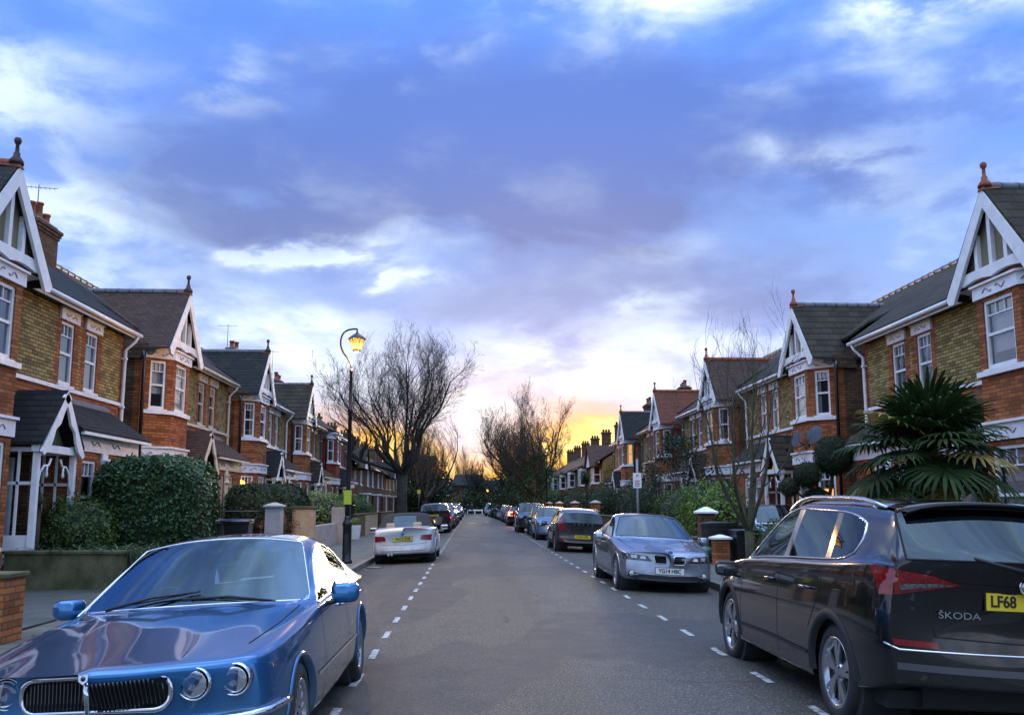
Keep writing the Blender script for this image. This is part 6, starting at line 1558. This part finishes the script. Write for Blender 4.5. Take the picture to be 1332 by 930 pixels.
# ================================================================== garden walls, pillars, railings
M['mossy'] = mat('mossy_render', (.13, .115, .060), .9, c2=(.045, .055, .018), vs=3.2, bump=.8, bs=30)
M['wall_brick'] = M['red_brick']
def wall(label, x0, x1, y0, y1, h_, mm, cop=None, z0=.05, copm=None, cat='garden wall', name='garden_wall', group=None):
    root = thing(name, label, cat, ((x0 + x1) / 2, (y0 + y1) / 2, z0), 0, group); ax, ay = (x1 - x0) / 2, (y1 - y0) / 2
    b = MB(); b.box(-ax, ax, -ay, ay, -.15, h_, mm); b.build('wall' if 'pillar' not in name else 'shaft', root, bevel=.012)
    if cop:
        b = MB(); o_ = cop[0]
        if cop[1] == 'flat': b.box(-ax - o_, ax + o_, -ay - o_, ay + o_, h_ + .001, h_ + cop[2], copm)
        else:
            q = [(-ax - o_, -ay - o_, h_ + .001), (ax + o_, -ay - o_, h_ + .001), (ax + o_, ay + o_, h_ + .001), (-ax - o_, ay + o_, h_ + .001)]; b.box(-ax - o_, ax + o_, -ay - o_, ay + o_, h_ + .001, h_ + .05, copm)
            i = [b.vert((p[0], p[1], h_ + .05)) for p in q]; j = [b.vert((p[0] * .15, p[1] * .15, h_ + cop[2])) for p in q]
            for k in range(4): b.face([i[k], i[(k + 1) % 4], j[(k + 1) % 4], j[k]], copm)
            b.face(j, copm)
        b.build('coping', root, bevel=.01)
    return root
wall('low mossy rendered wall across the near left garden', -8.2, -6.15, 16.72, 16.95, .56, M['mossy'], (.03, 'flat', .06), .12, M['mossy'])
wall('low mossy wall along the pavement in front of the big clipped hedge', -5.55, -5.32, 17.0, 21.2, .50, M['mossy'], (.03, 'flat', .06), .05, M['mossy'])
pr = wall('low brick gate pier with a white number 7, at the left edge', -5.52, -5.06, 10.4, 10.86, .70, M['red_brick'], (.03, 'flat', .05), .05, M['mossy'], 'gate pier', 'gate_pillar')
text_mesh('house_number', '7', .17, M['white'], pr, (.10, -.245, .58), (R(90), 0, 0), sx=1.0)
wall('blue-grey rendered gate pillar with pointed cap beside the dark bins', -5.62, -5.20, 25.4, 25.85, 1.42, M['render_blue'], (.05, 'pyr', .13), .05, M['render_blue'], 'gate pillar', 'gate_pillar', 'gate pillars on the left')
wall('tan rendered gate pillar, wide with a rough brown cap', -5.70, -5.02, 29.6, 30.05, 1.36, M['render_tan'], (.04, 'flat', .09), .05, M['mossy'], 'gate pillar', 'gate_pillar', 'gate pillars on the left')
wall('pale pink rendered gate pillar right behind the near lamp post', -5.50, -5.04, 36.5, 36.95, 1.38, M['render'], None, .05, None, 'gate pillar', 'gate_pillar', 'gate pillars on the left')
wall('low cream wall joining the tan pillar and the pink pillar', -5.45, -5.27, 30.08, 36.45, .78, M['render'], None, .05, None)
wall('low brick wall between the bins and the blue-grey pillar', -5.5, -5.28, 21.4, 22.0, .5, M['red_brick'], None, .05, None)
for k, (y0, y1, lb) in enumerate(((42.3, 46, 'low dark brick wall beyond the driveway with the slate blue SUV'), (47.0, 52, 'pale stone wall beside the big left tree'), (54, 63, 'low brick wall beyond the big left tree'))):
    wall(lb, -5.5, -5.26, y0, y1, 1.0, M['dark_brick'] if k != 1 else M['render_tan'], (.04, 'flat', .06), .05, M['mossy'])
wall('tall brick gate pillar with a white pointed cap behind the silver saloon', 6.22, 6.62, 25.0, 25.4, 1.25, M['dark_brick'], (.08, 'pyr', .18), .05, M['white'], 'gate pillar', 'gate_pillar', 'brick gate pillars on the right')
wall('short brick gate pillar with a white flat cap beside the green bags', 6.12, 6.50, 23.2, 23.55, .62, M['red_brick'], (.06, 'pyr', .12), .05, M['white'], 'gate pillar', 'gate_pillar', 'brick gate pillars on the right')
wall('low yellow brick wall running back from the tall capped pillar', 6.25, 6.48, 25.45, 31.5, .55, M['yellow_brick'], (.03, 'flat', .05), .05, M['mossy'])
wall('low dark wall across the garden with pale coping, right of the silver saloon', 6.6, 9.2, 26.3, 26.5, .5, M['dark_brick'], (.03, 'flat', .05), .05, M['mossy'])
for k, (y0, y1) in enumerate(((33.2, 36.2), (38.0, 46.2), (48.2, 56), (58, 66))):
    wall(('dark brick garden wall beside the airy evergreen tree', 'dark brick garden wall beneath the parking sign', 'dark brick garden wall behind the dark crossover', 'dark brick garden wall behind the black SUV on the right')[k], 6.24, 6.48, y0, y1, .95, M['dark_brick'], (.03, 'flat', .05), .05, M['mossy'])
for k, y in enumerate((47.4, 57, 67, 76)):
    wall(('red brick gate pillar nearest the parking sign', 'second red brick gate pillar beyond the parking sign', 'third red brick gate pillar beyond the parking sign', 'fourth red brick gate pillar beyond the parking sign')[k], 6.15, 6.60, y, y + .45, 1.55, M['red_brick'], (.05, 'pyr', .16), .05, M['render'], 'gate pillar', 'gate_pillar', 'brick gate pillars on the right')
# iron railing
rt = thing('railing', 'thin black iron railing running back from the blue-grey pillar', 'railing', (-6.5, 25.6, .06)); b = MB(); b.tube([(-1.4, 0, 1.30), (.85, 0, 1.30)], .02, M['black'], 6); b.tube([(-1.4, 0, .2), (.85, 0, .2)], .015, M['black'], 6)
for k in range(17): b.tube([(-1.38 + .137 * k, 0, 0), (-1.38 + .137 * k, 0, 1.3)], .009, M['black'], 5, caps=False)
b.build('bars', rt)
rt = thing('iron_gate', 'black iron gate beside the slate blue SUV on the left drive', 'gate', (-5.4, 41.9, .06)); b = MB()
for z in (.2, 1.45): b.tube([(0, -.3, z), (0, .9, z)], .02, M['black'], 6)
for k in range(9): b.tube([(0, -.3 + .15 * k, .05), (0, -.3 + .15 * k, 1.6)], .012, M['black'], 5, caps=False)
b.build('bars', rt)
# wheelie bins
def bin_(label, loc, rz, body, lid, group):
    root = thing('wheelie_bin', label, 'bin', loc, rz, group); b = MB()
    b.hexa([(-.23, -.27, .06), (.23, -.27, .06), (.23, .22, .06), (-.23, .22, .06), (-.29, -.36, .98), (.29, -.36, .98), (.29, .33, .98), (-.29, .33, .98)], body)
    b.box(-.31, .31, -.38, .35, .93, .985, body); b.build('bin_body', root, bevel=.015)
    b = MB(); b.smooth = True; n = 6
    pts = [(-.40 + .80 * k / n, 1.0 + .055 * math.sin(math.pi * k / n)) for k in range(n + 1)]
    b.prism([(-.315, y, z) for y, z in pts] + [(-.315, .36, .985), (-.315, -.40, .985)], (.63, 0, 0), lid); b.tube([(-.25, .40, 1.02), (.25, .40, 1.02)], .018, body, 6); b.build('lid', root)
    for s in (-.26, .26): b = MB(); b.lathe([(.001, -.03), (.1, -.03), (.1, .03), (.001, .03)], M['rubber'], (s, .22, .10), 'x', 14); b.build('wheel', root)
M['bin_navy'] = mat('navy_bin', (.012, .014, .045), .4, var=.2); M['bin_black'] = mat('black_bin', (.012, .012, .014), .45, var=.2)
bin_('dark navy wheelie bin nearer the road, of the pair behind the blue saloon', (-5.62, 22.65, .15), R(4), M['bin_black'], M['bin_navy'], 'bins by the left railing')
bin_('dark navy wheelie bin nearer the house, of the pair behind the blue saloon', (-6.32, 22.75, .15), R(-3), M['bin_black'], M['bin_navy'], 'bins by the left railing')
bin_('black wheelie bin in front of the tall capped brick pillar', (6.50, 24.35, .05), R(-88), M['bin_black'], M['bin_black'], 'bins on the right')
bin_('small dark bin right of the short brick pillar', (6.9, 23.3, -.12), R(180), M['bin_black'], M['bin_black'], 'bins on the right')
M['bag'] = mat('green_bag', (.02, .14, .09), .3, var=.4, vs=6)
for k, (x, y, r_, lb) in enumerate(((6.05, 23.85, .24, 'crumpled green rubbish bag left of the short brick pillar'), (7.35, 23.2, .22, 'teal garden bag lying behind the short brick pillar'))):
    b = MB(); b.smooth = True; rings = []
    for i in range(9):
        th = math.pi * i / 8; rings.append([b.vert((r_ * (1 + .28 * mnoise.noise(Vector((j * .9, i * 1.1, k * 5)))) * math.sin(th) * math.cos(j * .628 * 1.0), r_ * math.sin(th) * math.sin(j * .628), r_ * (1 - math.cos(th)) * .9 + .03 * mnoise.noise(Vector((j, i, k))))) for j in range(10)])
    for i in range(8):
        for j in range(10): b.face([rings[i][j], rings[i][(j + 1) % 10], rings[i + 1][(j + 1) % 10], rings[i + 1][j]], M['bag'])
    b.tube([(0, 0, r_ * 1.75), (.02, 0, r_ * 1.95), (.05, .02, r_ * 2.2)], [.03, .02, .05], M['bag'], 6)
    o = b.build('rubbish_bag'); o.location = (x, y, .06); tag(o, lb, 'bag')
pl = thing('planter', 'white square planter with a clipped plant behind the lamp post', 'planter', (-5.1, 40.6, .05)); b = MB(); b.hexa([(-.2, -.2, 0), (.2, -.2, 0), (.2, .2, 0), (-.2, .2, 0), (-.26, -.26, .6), (.26, -.26, .6), (.26, .26, .6), (-.26, .26, .6)], M['white']); b.build('pot', pl, bevel=.01)
b = MB(); random.seed(2)
for k in range(500): d = rnd_dir(); leaf(b, Vector((0, 0, .72)) + Vector((d.x * .27, d.y * .27, d.z * .2)), d, .07, M['bright'])
b.build('foliage', pl)

# ================================================================== street lamps
M['lamp_glow'] = mat('lamp_glow', (1, .6, .2), .5, emis=(1.0, .32, .025), es=1.35)
M['lamp_core'] = mat('lamp_bulb', (1, .8, .4), .5, emis=(1.0, .74, .28), es=14)
def lantern(root, c, s=1.0):
    b = MB(); b.lathe([(.02, .16), (.035, .12), (.05, .10), (.13, .05), (.20, -.01), (.235, -.04), (.24, -.06), (.20, -.06)], M['black'], c, 'z', 16); b.lathe([(.01, .24), (.02, .20), (.02, .15)], M['black'], c, 'z', 8)
    for k in range(6):
        a = math.pi * k / 3; p0 = Vector(c) + Vector((.20 * math.cos(a), .20 * math.sin(a), -.06)); p1 = Vector(c) + Vector((.10 * math.cos(a), .10 * math.sin(a), -.36)); b.tube([p0, p1], .009, M['black'], 5)
    b.lathe([(.105, -.35), (.11, -.37), (.05, -.40), (.01, -.43)], M['black'], c, 'z', 12); o = b.build('lantern', root)
    b = MB(); b.lathe([(.185, -.065), (.165, -.18), (.095, -.35)], M['lamp_glow'], c, 'z', 16); g_ = b.build('lantern_glass', o)
    b = MB(); b.ball((c[0], c[1], c[2] - .2), .085, M['lamp_core'], 12, 8); b.build('bulb', o)
def lamp(label, loc, H_, arm, group, energy=0, sign=False):
    root = thing('street_lamp', label, 'street lamp', loc, 0, group)
    b = MB(); b.lathe([(.15, 0), (.15, .06), (.115, .10), (.115, .95), (.13, .97), (.13, 1.02), (.09, 1.08), (.075, 1.16), (.07, 1.2)], M['black'], n=16)
    b.lathe([(.068, 1.2), (.058, 2.0), (.05, H_ - 2.0), (.07, H_ - 1.98), (.07, H_ - 1.9), (.042, H_ - 1.85), (.036, H_ - .95), (.05, H_ - .93), (.05, H_ - .88), (.03, H_ - .84)], M['black'], n=12)
    b.box(-.05, .05, -.125, -.112, .25, .75, M['black'])
    b.lathe([(.085, 1.55), (.085, 1.62)], M['lead'], n=12); b.build('post', root)
    sgn = 1 if arm > 0 else -1; A = abs(arm)
    b = MB(); P = [(0, 0, H_ - .88), (-.01 * sgn, 0, H_ - .72), (-.10 * sgn, 0, H_ - .55), (-.23 * sgn, 0, H_ - .38), (-.30 * sgn, 0, H_ - .15), (-.26 * sgn, 0, H_ + .08), (-.14 * sgn, 0, H_ + .20), (.02 * sgn, 0, H_ + .24), (A * sgn, 0, H_ + .24)]
    # smooth it
    Q = []
    for k in range(len(P) - 1):
        p0 = Vector(P[max(0, k - 1)]); p1 = Vector(P[k]); p2 = Vector(P[k + 1]); p3 = Vector(P[min(len(P) - 1, k + 2)])
        for q in range(5): t = q / 5; Q.append(.5 * ((2 * p1) + (p2 - p0) * t + (2 * p0 - 5 * p1 + 4 * p2 - p3) * t * t + (3 * p1 - p0 - 3 * p2 + p3) * t ** 3))
    Q.append(Vector(P[-1])); b.tube(Q, .024, M['black'], 8); b.build('swan_neck', root)
    lantern(root, (A * sgn, 0, H_ + .02))
    if sign:
        b = MB(); b.box(-.10, .10, -.085, -.078, 1.50, 1.86, M['notice']); b.box(-.105, .105, -.078, -.070, 1.49, 1.87, M['plastic']); b.build('notice', root)
    if energy:
        ld = bpy.data.lights.new('lamp_light', 'POINT'); ld.energy = energy; ld.color = (1, .52, .16); ld.shadow_soft_size = .15
        lo = bpy.data.objects.new('lamp_light', ld); COL.objects.link(lo); lo.parent = root; lo.location = (A * sgn, 0, H_ - .55)
M['notice'] = mat('yellow_green_notice', (.55, .62, .03), .5, var=.1, vs=20)
lamp('nearest lit street lamp on the left, swan neck with a yellow-green notice on its post', (-3.22, 24.15, .05), 5.88, .13, 'swan necked street lamps', 480, True)
lamp('lit street lamp on the right pavement in front of the knotty plane tree', (5.25, 65, .05), 5.9, -.13, 'swan necked street lamps', 260)
lamp('second lit street lamp on the left, beyond the big bare tree', (-3.2, 90, .05), 5.2, .13, 'swan necked street lamps', 200)
lamp('third and smaller lit street lamp on the left by the ivied tree', (-3.1, 119, .05), 4.7, .13, 'swan necked street lamps', 120)
lamp('farthest lit street lamp at the road end', (2.6, 148, .05), 3.9, -.13, 'swan necked street lamps', 120)

# parking sign on a grey pole
rt = thing('parking_sign', 'grey pole with a small white parking plate, behind the silver saloon', 'sign', (5.32, 29.5, .05)); b = MB(); b.tube([(0, 0, 0), (0, 0, 2.95)], .042, M['greypole'] if 'greypole' in M else mat('grey_pole', (.18, .20, .22), .45, .3), 10); b.build('pole', rt)
b = MB(); b.box(-.15, .12, -.055, -.045, 2.02, 2.5, M['white']); o = b.build('plate', rt)
text_mesh('plate_text', 'P', .14, M['ink'], o, (-.015, -.057, 2.39), (R(90), 0, 0)); b = MB()
for k in range(4): b.box(-.10, .075 - .02 * (k % 2), -.058, -.0555, 2.24 - .055 * k, 2.262 - .055 * k, M['ink'])
b.build('small_print', o)
# thin traffic sign posts far down the road
for (x, y, h_, lb) in ((-3.3, 57.5, 2.4, 'thin pole with a small yellow plate left of the ivied tree'), (5.1, 100, 2.3, 'thin sign pole among the far right cars')):
    rt = thing('sign_post', lb, 'sign', (x, y, .05)); b = MB(); b.tube([(0, 0, 0), (0, 0, h_)], .035, M['black'], 8); b.build('pole', rt); b = MB(); b.box(-.10, .10, -.05, -.04, h_ - .25, h_, M['plate_y'] if x < 0 else M['white']); b.build('plate', rt)
# white barrier at the road end
rt = thing('barrier', 'low white barrier across the end of the road', 'barrier', (.45, 151, -.05)); b = MB(); b.box(-1.3, 1.3, -.04, .04, .55, .75, M['white'])
b.build('rail', rt)
for x in (-1.2, 0, 1.2): b = MB(); b.box(x - .06, x + .06, -.06, .06, 0, .8, M['white']); b.build('post', rt)

# satellite dishes, aerials
def dish(label, loc, rz, d=.42, m=None):
    root = thing('satellite_dish', label, 'satellite dish', loc, rz, 'satellite dishes'); b = MB(); b.smooth = True; n = 18; rings = []
    for i in range(6): r_ = d * i / 5 + .001; rings.append([b.vert((r_ * math.cos(2 * math.pi * j / n), -.02 + .35 * r_ * r_ * -1 * -.9 - .12, r_ * math.sin(2 * math.pi * j / n) * 1.08)) for j in range(n)])
    for i in range(5):
        for j in range(n): b.face([rings[i][j], rings[i][(j + 1) % n], rings[i + 1][(j + 1) % n], rings[i + 1][j]], m)
    o = b.build('reflector_dish', root); o.rotation_euler = (R(-20), 0, 0)
    b = MB(); b.tube([(0, .12, -.1), (0, -.05, -.2), (0, -.42, -.28)], .012, M['black'], 6); b.box(-.035, .035, -.5, -.42, -.33, -.23, M['plastic']); b.build('feed_arm', root)
    b = MB(); b.tube([(0, .25, -.3), (0, .1, -.1), (0, -.1, 0)], .02, M['black'], 6); b.build('bracket', root)
M['dishm'] = mat('dish_grey', (.035, .05, .07), .5, var=.3)
dish('dark satellite dish facing the road over the white band of the second right house', (9.55, 25.0, 3.42), R(-52), .24, M['dishm'])
dish('paler satellite dish turned sideways, left of the darker dish', (9.5, 26.2, 3.38), R(-78), .22, M['dishm'])
dish('small satellite dish on the fourth right hand house', (9.95, 43.9, 4.55), R(-50), .24, M['dishm'])
def aerial(label, loc, h_, rz=0):
    root = thing('tv_aerial', label, 'aerial', loc, rz, 'roof aerials'); b = MB(); b.tube([(0, 0, 0), (0, 0, h_)], .014, M['lead'], 5); b.tube([(-.45, 0, h_ - .1), (.45, 0, h_ - .05)], .009, M['lead'], 4)
    for k in range(8): b.tube([(-.4 + .11 * k, -.14, h_ - .08), (-.4 + .11 * k, .14, h_ - .08)], .005, M['lead'], 4)
    b.build('mast', root)
aerial('small aerial on the nearest left chimney', (HL - 2.7, 23.6, 9.1), .75, R(20))
aerial('tall aerial on the fourth left roof', (HL - 2.9, 53.0, 8.5), 1.9, R(50))
aerial('spindly aerial on the third left roof', (HL - 2.9, 43.2, 8.9), 1.1, R(10))
# skylight bubble on the near right roof
# orange paper lantern in the third left house
b = MB(); b.smooth = True; b.ball((HL + .12, 34.62, 2.25), .20, mat('paper_lamp', (1, .5, .1), .6, emis=(1.0, .42, .06), es=2.2), 16, 10); b.smooth = False; b.tube([(HL + .12, 34.62, 2.44), (HL + .12, 34.62, 2.7)], .006, M['black'], 4); tag(b.build('paper_lantern'), 'round orange paper lampshade glowing in the ground bay of the third left house', 'lamp')
# glowing entry panel on the second right house
b = MB(); b.box(9.46, 9.50, 23.9, 24.5, 1.62, 1.95, mat('lit_panel', (.9, .5, .1), .5, emis=(1.0, .50, .08), es=1.0)); b.box(9.50, 9.52, 23.85, 24.55, 1.58, 1.99, M['terracotta']); tag(b.build('lit_glass_panel'), 'small square glass panel lit orange, left of the topiary', 'lit panel')

# ================================================================== far terraces and the building across the end
def cottage(side, X, y0, wd, label, roofm, wallm, seed, ez=4.75, rz_=7.3, dep=4.0, gable=False, bay=True, group=None, chim=True):
    random.seed(seed); fx = side; root = thing('row_house', label, 'house', (X, y0, 0), 0, group); b = MB(fx); H = []
    c1, c2 = wd * .30, wd * .74
    ups = [(c1 - .85, c1 + .85, 3.05, 4.35), (c2 - .7, c2 + .7, 3.05, 4.35)]; los = [(c1 - .85, c1 + .85, .8, 2.3)]
    panel(b, (0, 0, 0), (0, 1, 0), (1, 0, 0), 0, wd, 0, ez, ups + los + [(c2 - .5, c2 + .45, 0.05, 2.2)], wallm, .12)
    b.poly([(0, 0, 0), (0, 0, ez), (-dep, 0, rz_), (-2 * dep, 0, ez), (-2 * dep, 0, 0)], wallm); b.poly([(0, wd, 0), (-2 * dep, wd, 0), (-2 * dep, wd, ez), (-dep, wd, rz_), (0, wd, ez)], wallm); b.build('wall', root)
    b = MB(fx); b.prism([(.35, -.02, ez - .05), (.35, wd + .02, ez - .05), (-dep, wd + .02, rz_), (-dep, -.02, rz_)], (0, 0, .1), roofm); b.prism([(-dep, -.02, rz_), (-dep, wd + .02, rz_), (-2 * dep, wd + .02, ez), (-2 * dep, -.02, ez)], (0, 0, .1), roofm)
    ro = b.build('roof', root)
    if gable:
        b = MB(fx); b.poly([(.75, c1 - 1.6, ez - .4), (.75, c1 + 1.6, ez - .4), (.75, c1, ez + 1.1)], M['white'])
        for sg in (-1, 1):
            q = [(.9, c1, ez + 1.2), (-2.2, c1, ez + 1.2), (-.2, c1 + sg * 1.75, ez - .45), (.9, c1 + sg * 1.75, ez - .45)]
            b.prism(q if sg > 0 else q[::-1], (0, 0, .08), roofm)
        b.build('front_gable', root)
    b = MB(fx); b.box(.27, .33, 0, wd, ez - .16, ez - .06, M['white']); b.tube([(.38, 0, ez - .08), (.38, wd, ez - .10)], .055, M['black'], 6); b.build('gutter', root)
    if bay:
        for (z0, z1) in ((.0, 2.5), (2.5, 4.6)):
            pass
        P = lambda z: [(0, c1 - 1.15, z), (.5, c1 - .8, z), (.5, c1 + .8, z), (0, c1 + 1.15, z)]
        for nm, L3 in (('bay', ((0, .8, 'dark_brick'), (.803, .07, 'white'))), ('bay', ((2.25, .097, 'white'), (2.35, .697, 'deep_red_brick'), (3.05, .07, 'white'))), ('bay_roof', ((4.4, .14, 'white'),))):
            b = MB(fx)
            for z, hh, mk in L3: b.prism(P(z), (0, 0, hh), M[mk])
            b.build(nm, root)
        for z0, z1 in ((.88, 2.25), (3.12, 4.4)):
            for (O, U, ln) in (((0, c1 - 1.15, 0), (.5, .35, 0), .61), ((.5, c1 - .8, 0), (0, 1, 0), 1.6), ((.5, c1 + .8, 0), (-.5, .35, 0), .61)):
                Nn = Vector((U[1], -U[0], 0)).normalized(); Nn = -Nn if Nn.x < 0 else Nn
                if ln > 1:
                    for q in (0, .53, 1.06): window(root, fx, O, U, Nn, q, q + .53, z0, z1, cur=random.choice(('side', None, 'net')), bars=0, inset=.05)
                else: window(root, fx, O, U, Nn, 0, ln, z0, z1, cur=None, bars=0, inset=.05)
        ws = [ups[1]]
    else: ws = ups + los
    for (a, c, z0, z1) in ws:
        k = 3 if c - a > 1.5 else 2
        for q in range(k): window(root, fx, (0, 0, 0), (0, 1, 0), (1, 0, 0), a + (c - a) * q / k, a + (c - a) * (q + 1) / k, z0, z1, cur=random.choice(('side', 'net', None)), bars=0, style='plain' if q % 2 else 'sash')
    b = MB(fx); b.box(-.2, -.14, c2 - .5, c2 + .45, .05, 2.2, M['door_dark']); b.box(-.14, -.12, c2 - .3, c2 + .25, 1.3, 2.0, M['pane']); b.build('door', root)
    b = MB(fx); b.box(0, .7, c2 - .9, c2 + .85, 2.3, 2.42, M['white']); b.build('door_canopy', root)
    if chim:
        b = MB(fx); b.box(-dep - .45, -dep + .45, wd - .55, wd + .0, rz_ - .6, rz_ + 1.35, M['dark_brick']); b.box(-dep - .52, -dep + .52, wd - .62, wd + .05, rz_ + 1.35, rz_ + 1.5, M['dark_brick']); co = b.build('chimney', ro)
        for k in range(3): b = MB(fx); b.lathe([(.12, 0), (.10, .28), (.12, .3)], M['terracotta'], (-dep - .28 + .28 * k, wd - .28, rz_ + 1.5), 'z', 8); b.build('chimney_pot', co)
    return root
ordn = ('first', 'second', 'third', 'fourth', 'fifth', 'sixth', 'seventh')
for k in range(7): cottage(-1, 9.6, 67.2 + 8.6 * k, 8.5, '%s of the lower brick houses down the right side, %s' % (ordn[k], 'with a white front gable' if k == 0 else 'with white bay windows'), M['dark_tile'] if k % 2 else M['brown_tile'], M['dark_brick'] if k % 3 else M['yellow_brick'], 100 + k, gable=k in (0,), group='lower houses down the right side')
for k in range(7): cottage(1, -8.6, 65.8 + 8.4 * k, 8.3, '%s of the lower houses down the left side, %s' % (ordn[k], 'with a pale blue front gable' if k in (0, 3) else 'plain fronted with white windows'), M['slate'] if k == 3 else M['dark_tile'], M['dark_brick'], 200 + k, ez=4.55, rz_=7.0, gable=k in (0, 3), bay=False, group='lower houses down the left side')
# building closing the view
rt = thing('long_building', 'long dark building with a pale slate roof across the end of the road', 'building', (0, 172, 0)); b = MB(); b.box(-34, 34, 0, 10, 0, 4.0, M['dark_brick']); b.box(-3.6, 2.2, -1.5, 8, 0, 4.9, M['dark_brick']); b.build('wall', rt)
b = MB(); b.prism([(-34.4, -.5, 3.95), (34.4, -.5, 3.95), (34.4, 5, 6.0), (-34.4, 5, 6.0)], (0, 0, .15), M['slate']); b.prism([(-3.9, -2, 4.9), (2.5, -2, 4.9), (2.0, 3, 7.0), (-3.2, 3, 7.0)], (0, 0, .15), M['slate']); b.build('roof', rt)
for k in range(9):
    x = -14 + 3.4 * k
    window(rt, 1, (x, -.01 if not -3.7 < x < 2.2 else -1.51, 0), (1, 0, 0), (0, -1, 0), 0, 1.4, 1.2, 2.6, cur=None, bars=0, inset=.0)
b = MB(); b.box(-34, 34, -.2, -.05, 3.1, 3.35, M['white']); b.build('fascia', rt)
rt = thing('white_van', 'white van parked side on at the far left corner', 'van', (-7.5, 140, 0)); b = MB(); b.smooth = False; b.prism([(-2.6, -1, .35), (-2.6, -1, 2.1), (-2.3, -1, 2.3), (1.3, -1, 2.3), (1.9, -1, 1.4), (2.6, -1, 1.15), (2.65, -1, .35)], (0, 2, 0), M['white']); b.build('body', rt, bevel=.08)
b = MB(); b.prism([(1.15, -1.01, 2.0), (.6, -1.01, 2.0), (.6, -1.01, 1.4), (1.6, -1.01, 1.4)], (0, 2.02, 0), M['carglass']); b.build('side_window', rt)
for x in (-1.7, 1.7):
    for y in (-1, .82): b = MB(); b.lathe([(.001, 0), (.34, 0), (.34, .2), (.001, .2)], M['rubber'], (x, y, .34), 'y', 16); b.build('wheel', rt)
wall('high dark fence beyond the road end', -30, -3, 160.8, 161, 1.8, M['dark_brick'], None, .05, None, 'wall', 'boundary_wall'); wall('high dark wall right of the road end', 3, 30, 160.8, 161, 1.8, M['dark_brick'], None, .05, None, 'wall', 'boundary_wall')
# far belt of trees that reads as one mass
random.seed(77); b = MB()
for k in range(9000):
    x = random.uniform(-90, 90); y = random.uniform(188, 215); h_ = 5.5 + 3.5 * mnoise.noise(Vector((x * .07, 3, 0))) + 1.5 * mnoise.noise(Vector((x * .3, 9, 0))); leaf(b, (x, y, random.uniform(0, max(1, h_))), rnd_dir(), random.uniform(.5, 1.1), M['darkleaf'])
tag(b.build('distant_trees'), 'dark belt of distant trees on the horizon', 'trees', kind='stuff')

# ================================================================== people at the road end
def person(label, loc, rz, stride=.22, coat=(.015, .015, .02), legs=(.02, .022, .03)):
    root = thing('person', label, 'person', loc, rz, 'people at the road end')
    J = dict(pel=(0, 0, .95), ch=(0, .02, 1.28), nk=(0, .03, 1.47), hd=(0, .05, 1.56), tp=(0, .06, 1.70), hl=(-.10, 0, .90), kl=(-.10, stride * .5 + .03, .50), al=(-.10, stride, .08), tl=(-.10, stride + .17, .04), hr=(.10, 0, .90), kr=(.10, -stride * .3 + .05, .50), ar_=(.10, -stride, .10), tr=(.10, -stride + .16, .04), sl=(-.19, .02, 1.40), el_=(-.26, -.06, 1.14), wl=(-.24, .06, .92), sr=(.19, .02, 1.40), er=(.26, .0, 1.14), wr_=(.24, .10, .92))
    E = [('pel', 'ch'), ('ch', 'nk'), ('nk', 'hd'), ('hd', 'tp'), ('pel', 'hl'), ('hl', 'kl'), ('kl', 'al'), ('al', 'tl'), ('pel', 'hr'), ('hr', 'kr'), ('kr', 'ar_'), ('ar_', 'tr'), ('ch', 'sl'), ('sl', 'el_'), ('el_', 'wl'), ('ch', 'sr'), ('sr', 'er'), ('er', 'wr_')]
    rad = dict(pel=.15, ch=.16, nk=.065, hd=.085, tp=.075, hl=.10, kl=.07, al=.05, tl=.035, hr=.10, kr=.07, ar_=.05, tr=.035, sl=.07, el_=.05, wl=.04, sr=.07, er=.05, wr_=.04)
    ks = list(J); me = bpy.data.meshes.new('body'); me.from_pydata([J[k] for k in ks], [(ks.index(a), ks.index(c)) for a, c in E], [])
    o = bpy.data.objects.new('body', me); COL.objects.link(o); o.modifiers.new('s', 'SKIN'); o.modifiers.new('d', 'SUBSURF').levels = 1
    for i, k in enumerate(ks): me.skin_vertices[0].data[i].radius = (rad[k], rad[k] * .8)
    me.skin_vertices[0].data[0].use_root = True
    dg = bpy.context.evaluated_depsgraph_get(); m2 = bpy.data.meshes.new_from_object(o.evaluated_get(dg)); bpy.data.objects.remove(o)
    for c in (coat, legs, (.35, .2, .15), (.02, .012, .01)): m2.materials.append(mat('cloth_%s' % str(c), c, .9))
    for p in m2.polygons: z = p.center.z; p.use_smooth = True; p.material_index = 1 if z < .82 else 0 if z < 1.47 else (3 if z > 1.64 or p.center.y < .02 else 2)
    o = bpy.data.objects.new('body', m2); COL.objects.link(o); o.parent = root
person('person in a dark coat at the far end of the road, left of a companion', (-.62, 133, .0), R(180))
person('person in dark clothes walking at the far end of the road, right of a companion', (-.02, 135.5, .0), R(172), .12, (.03, .03, .035))
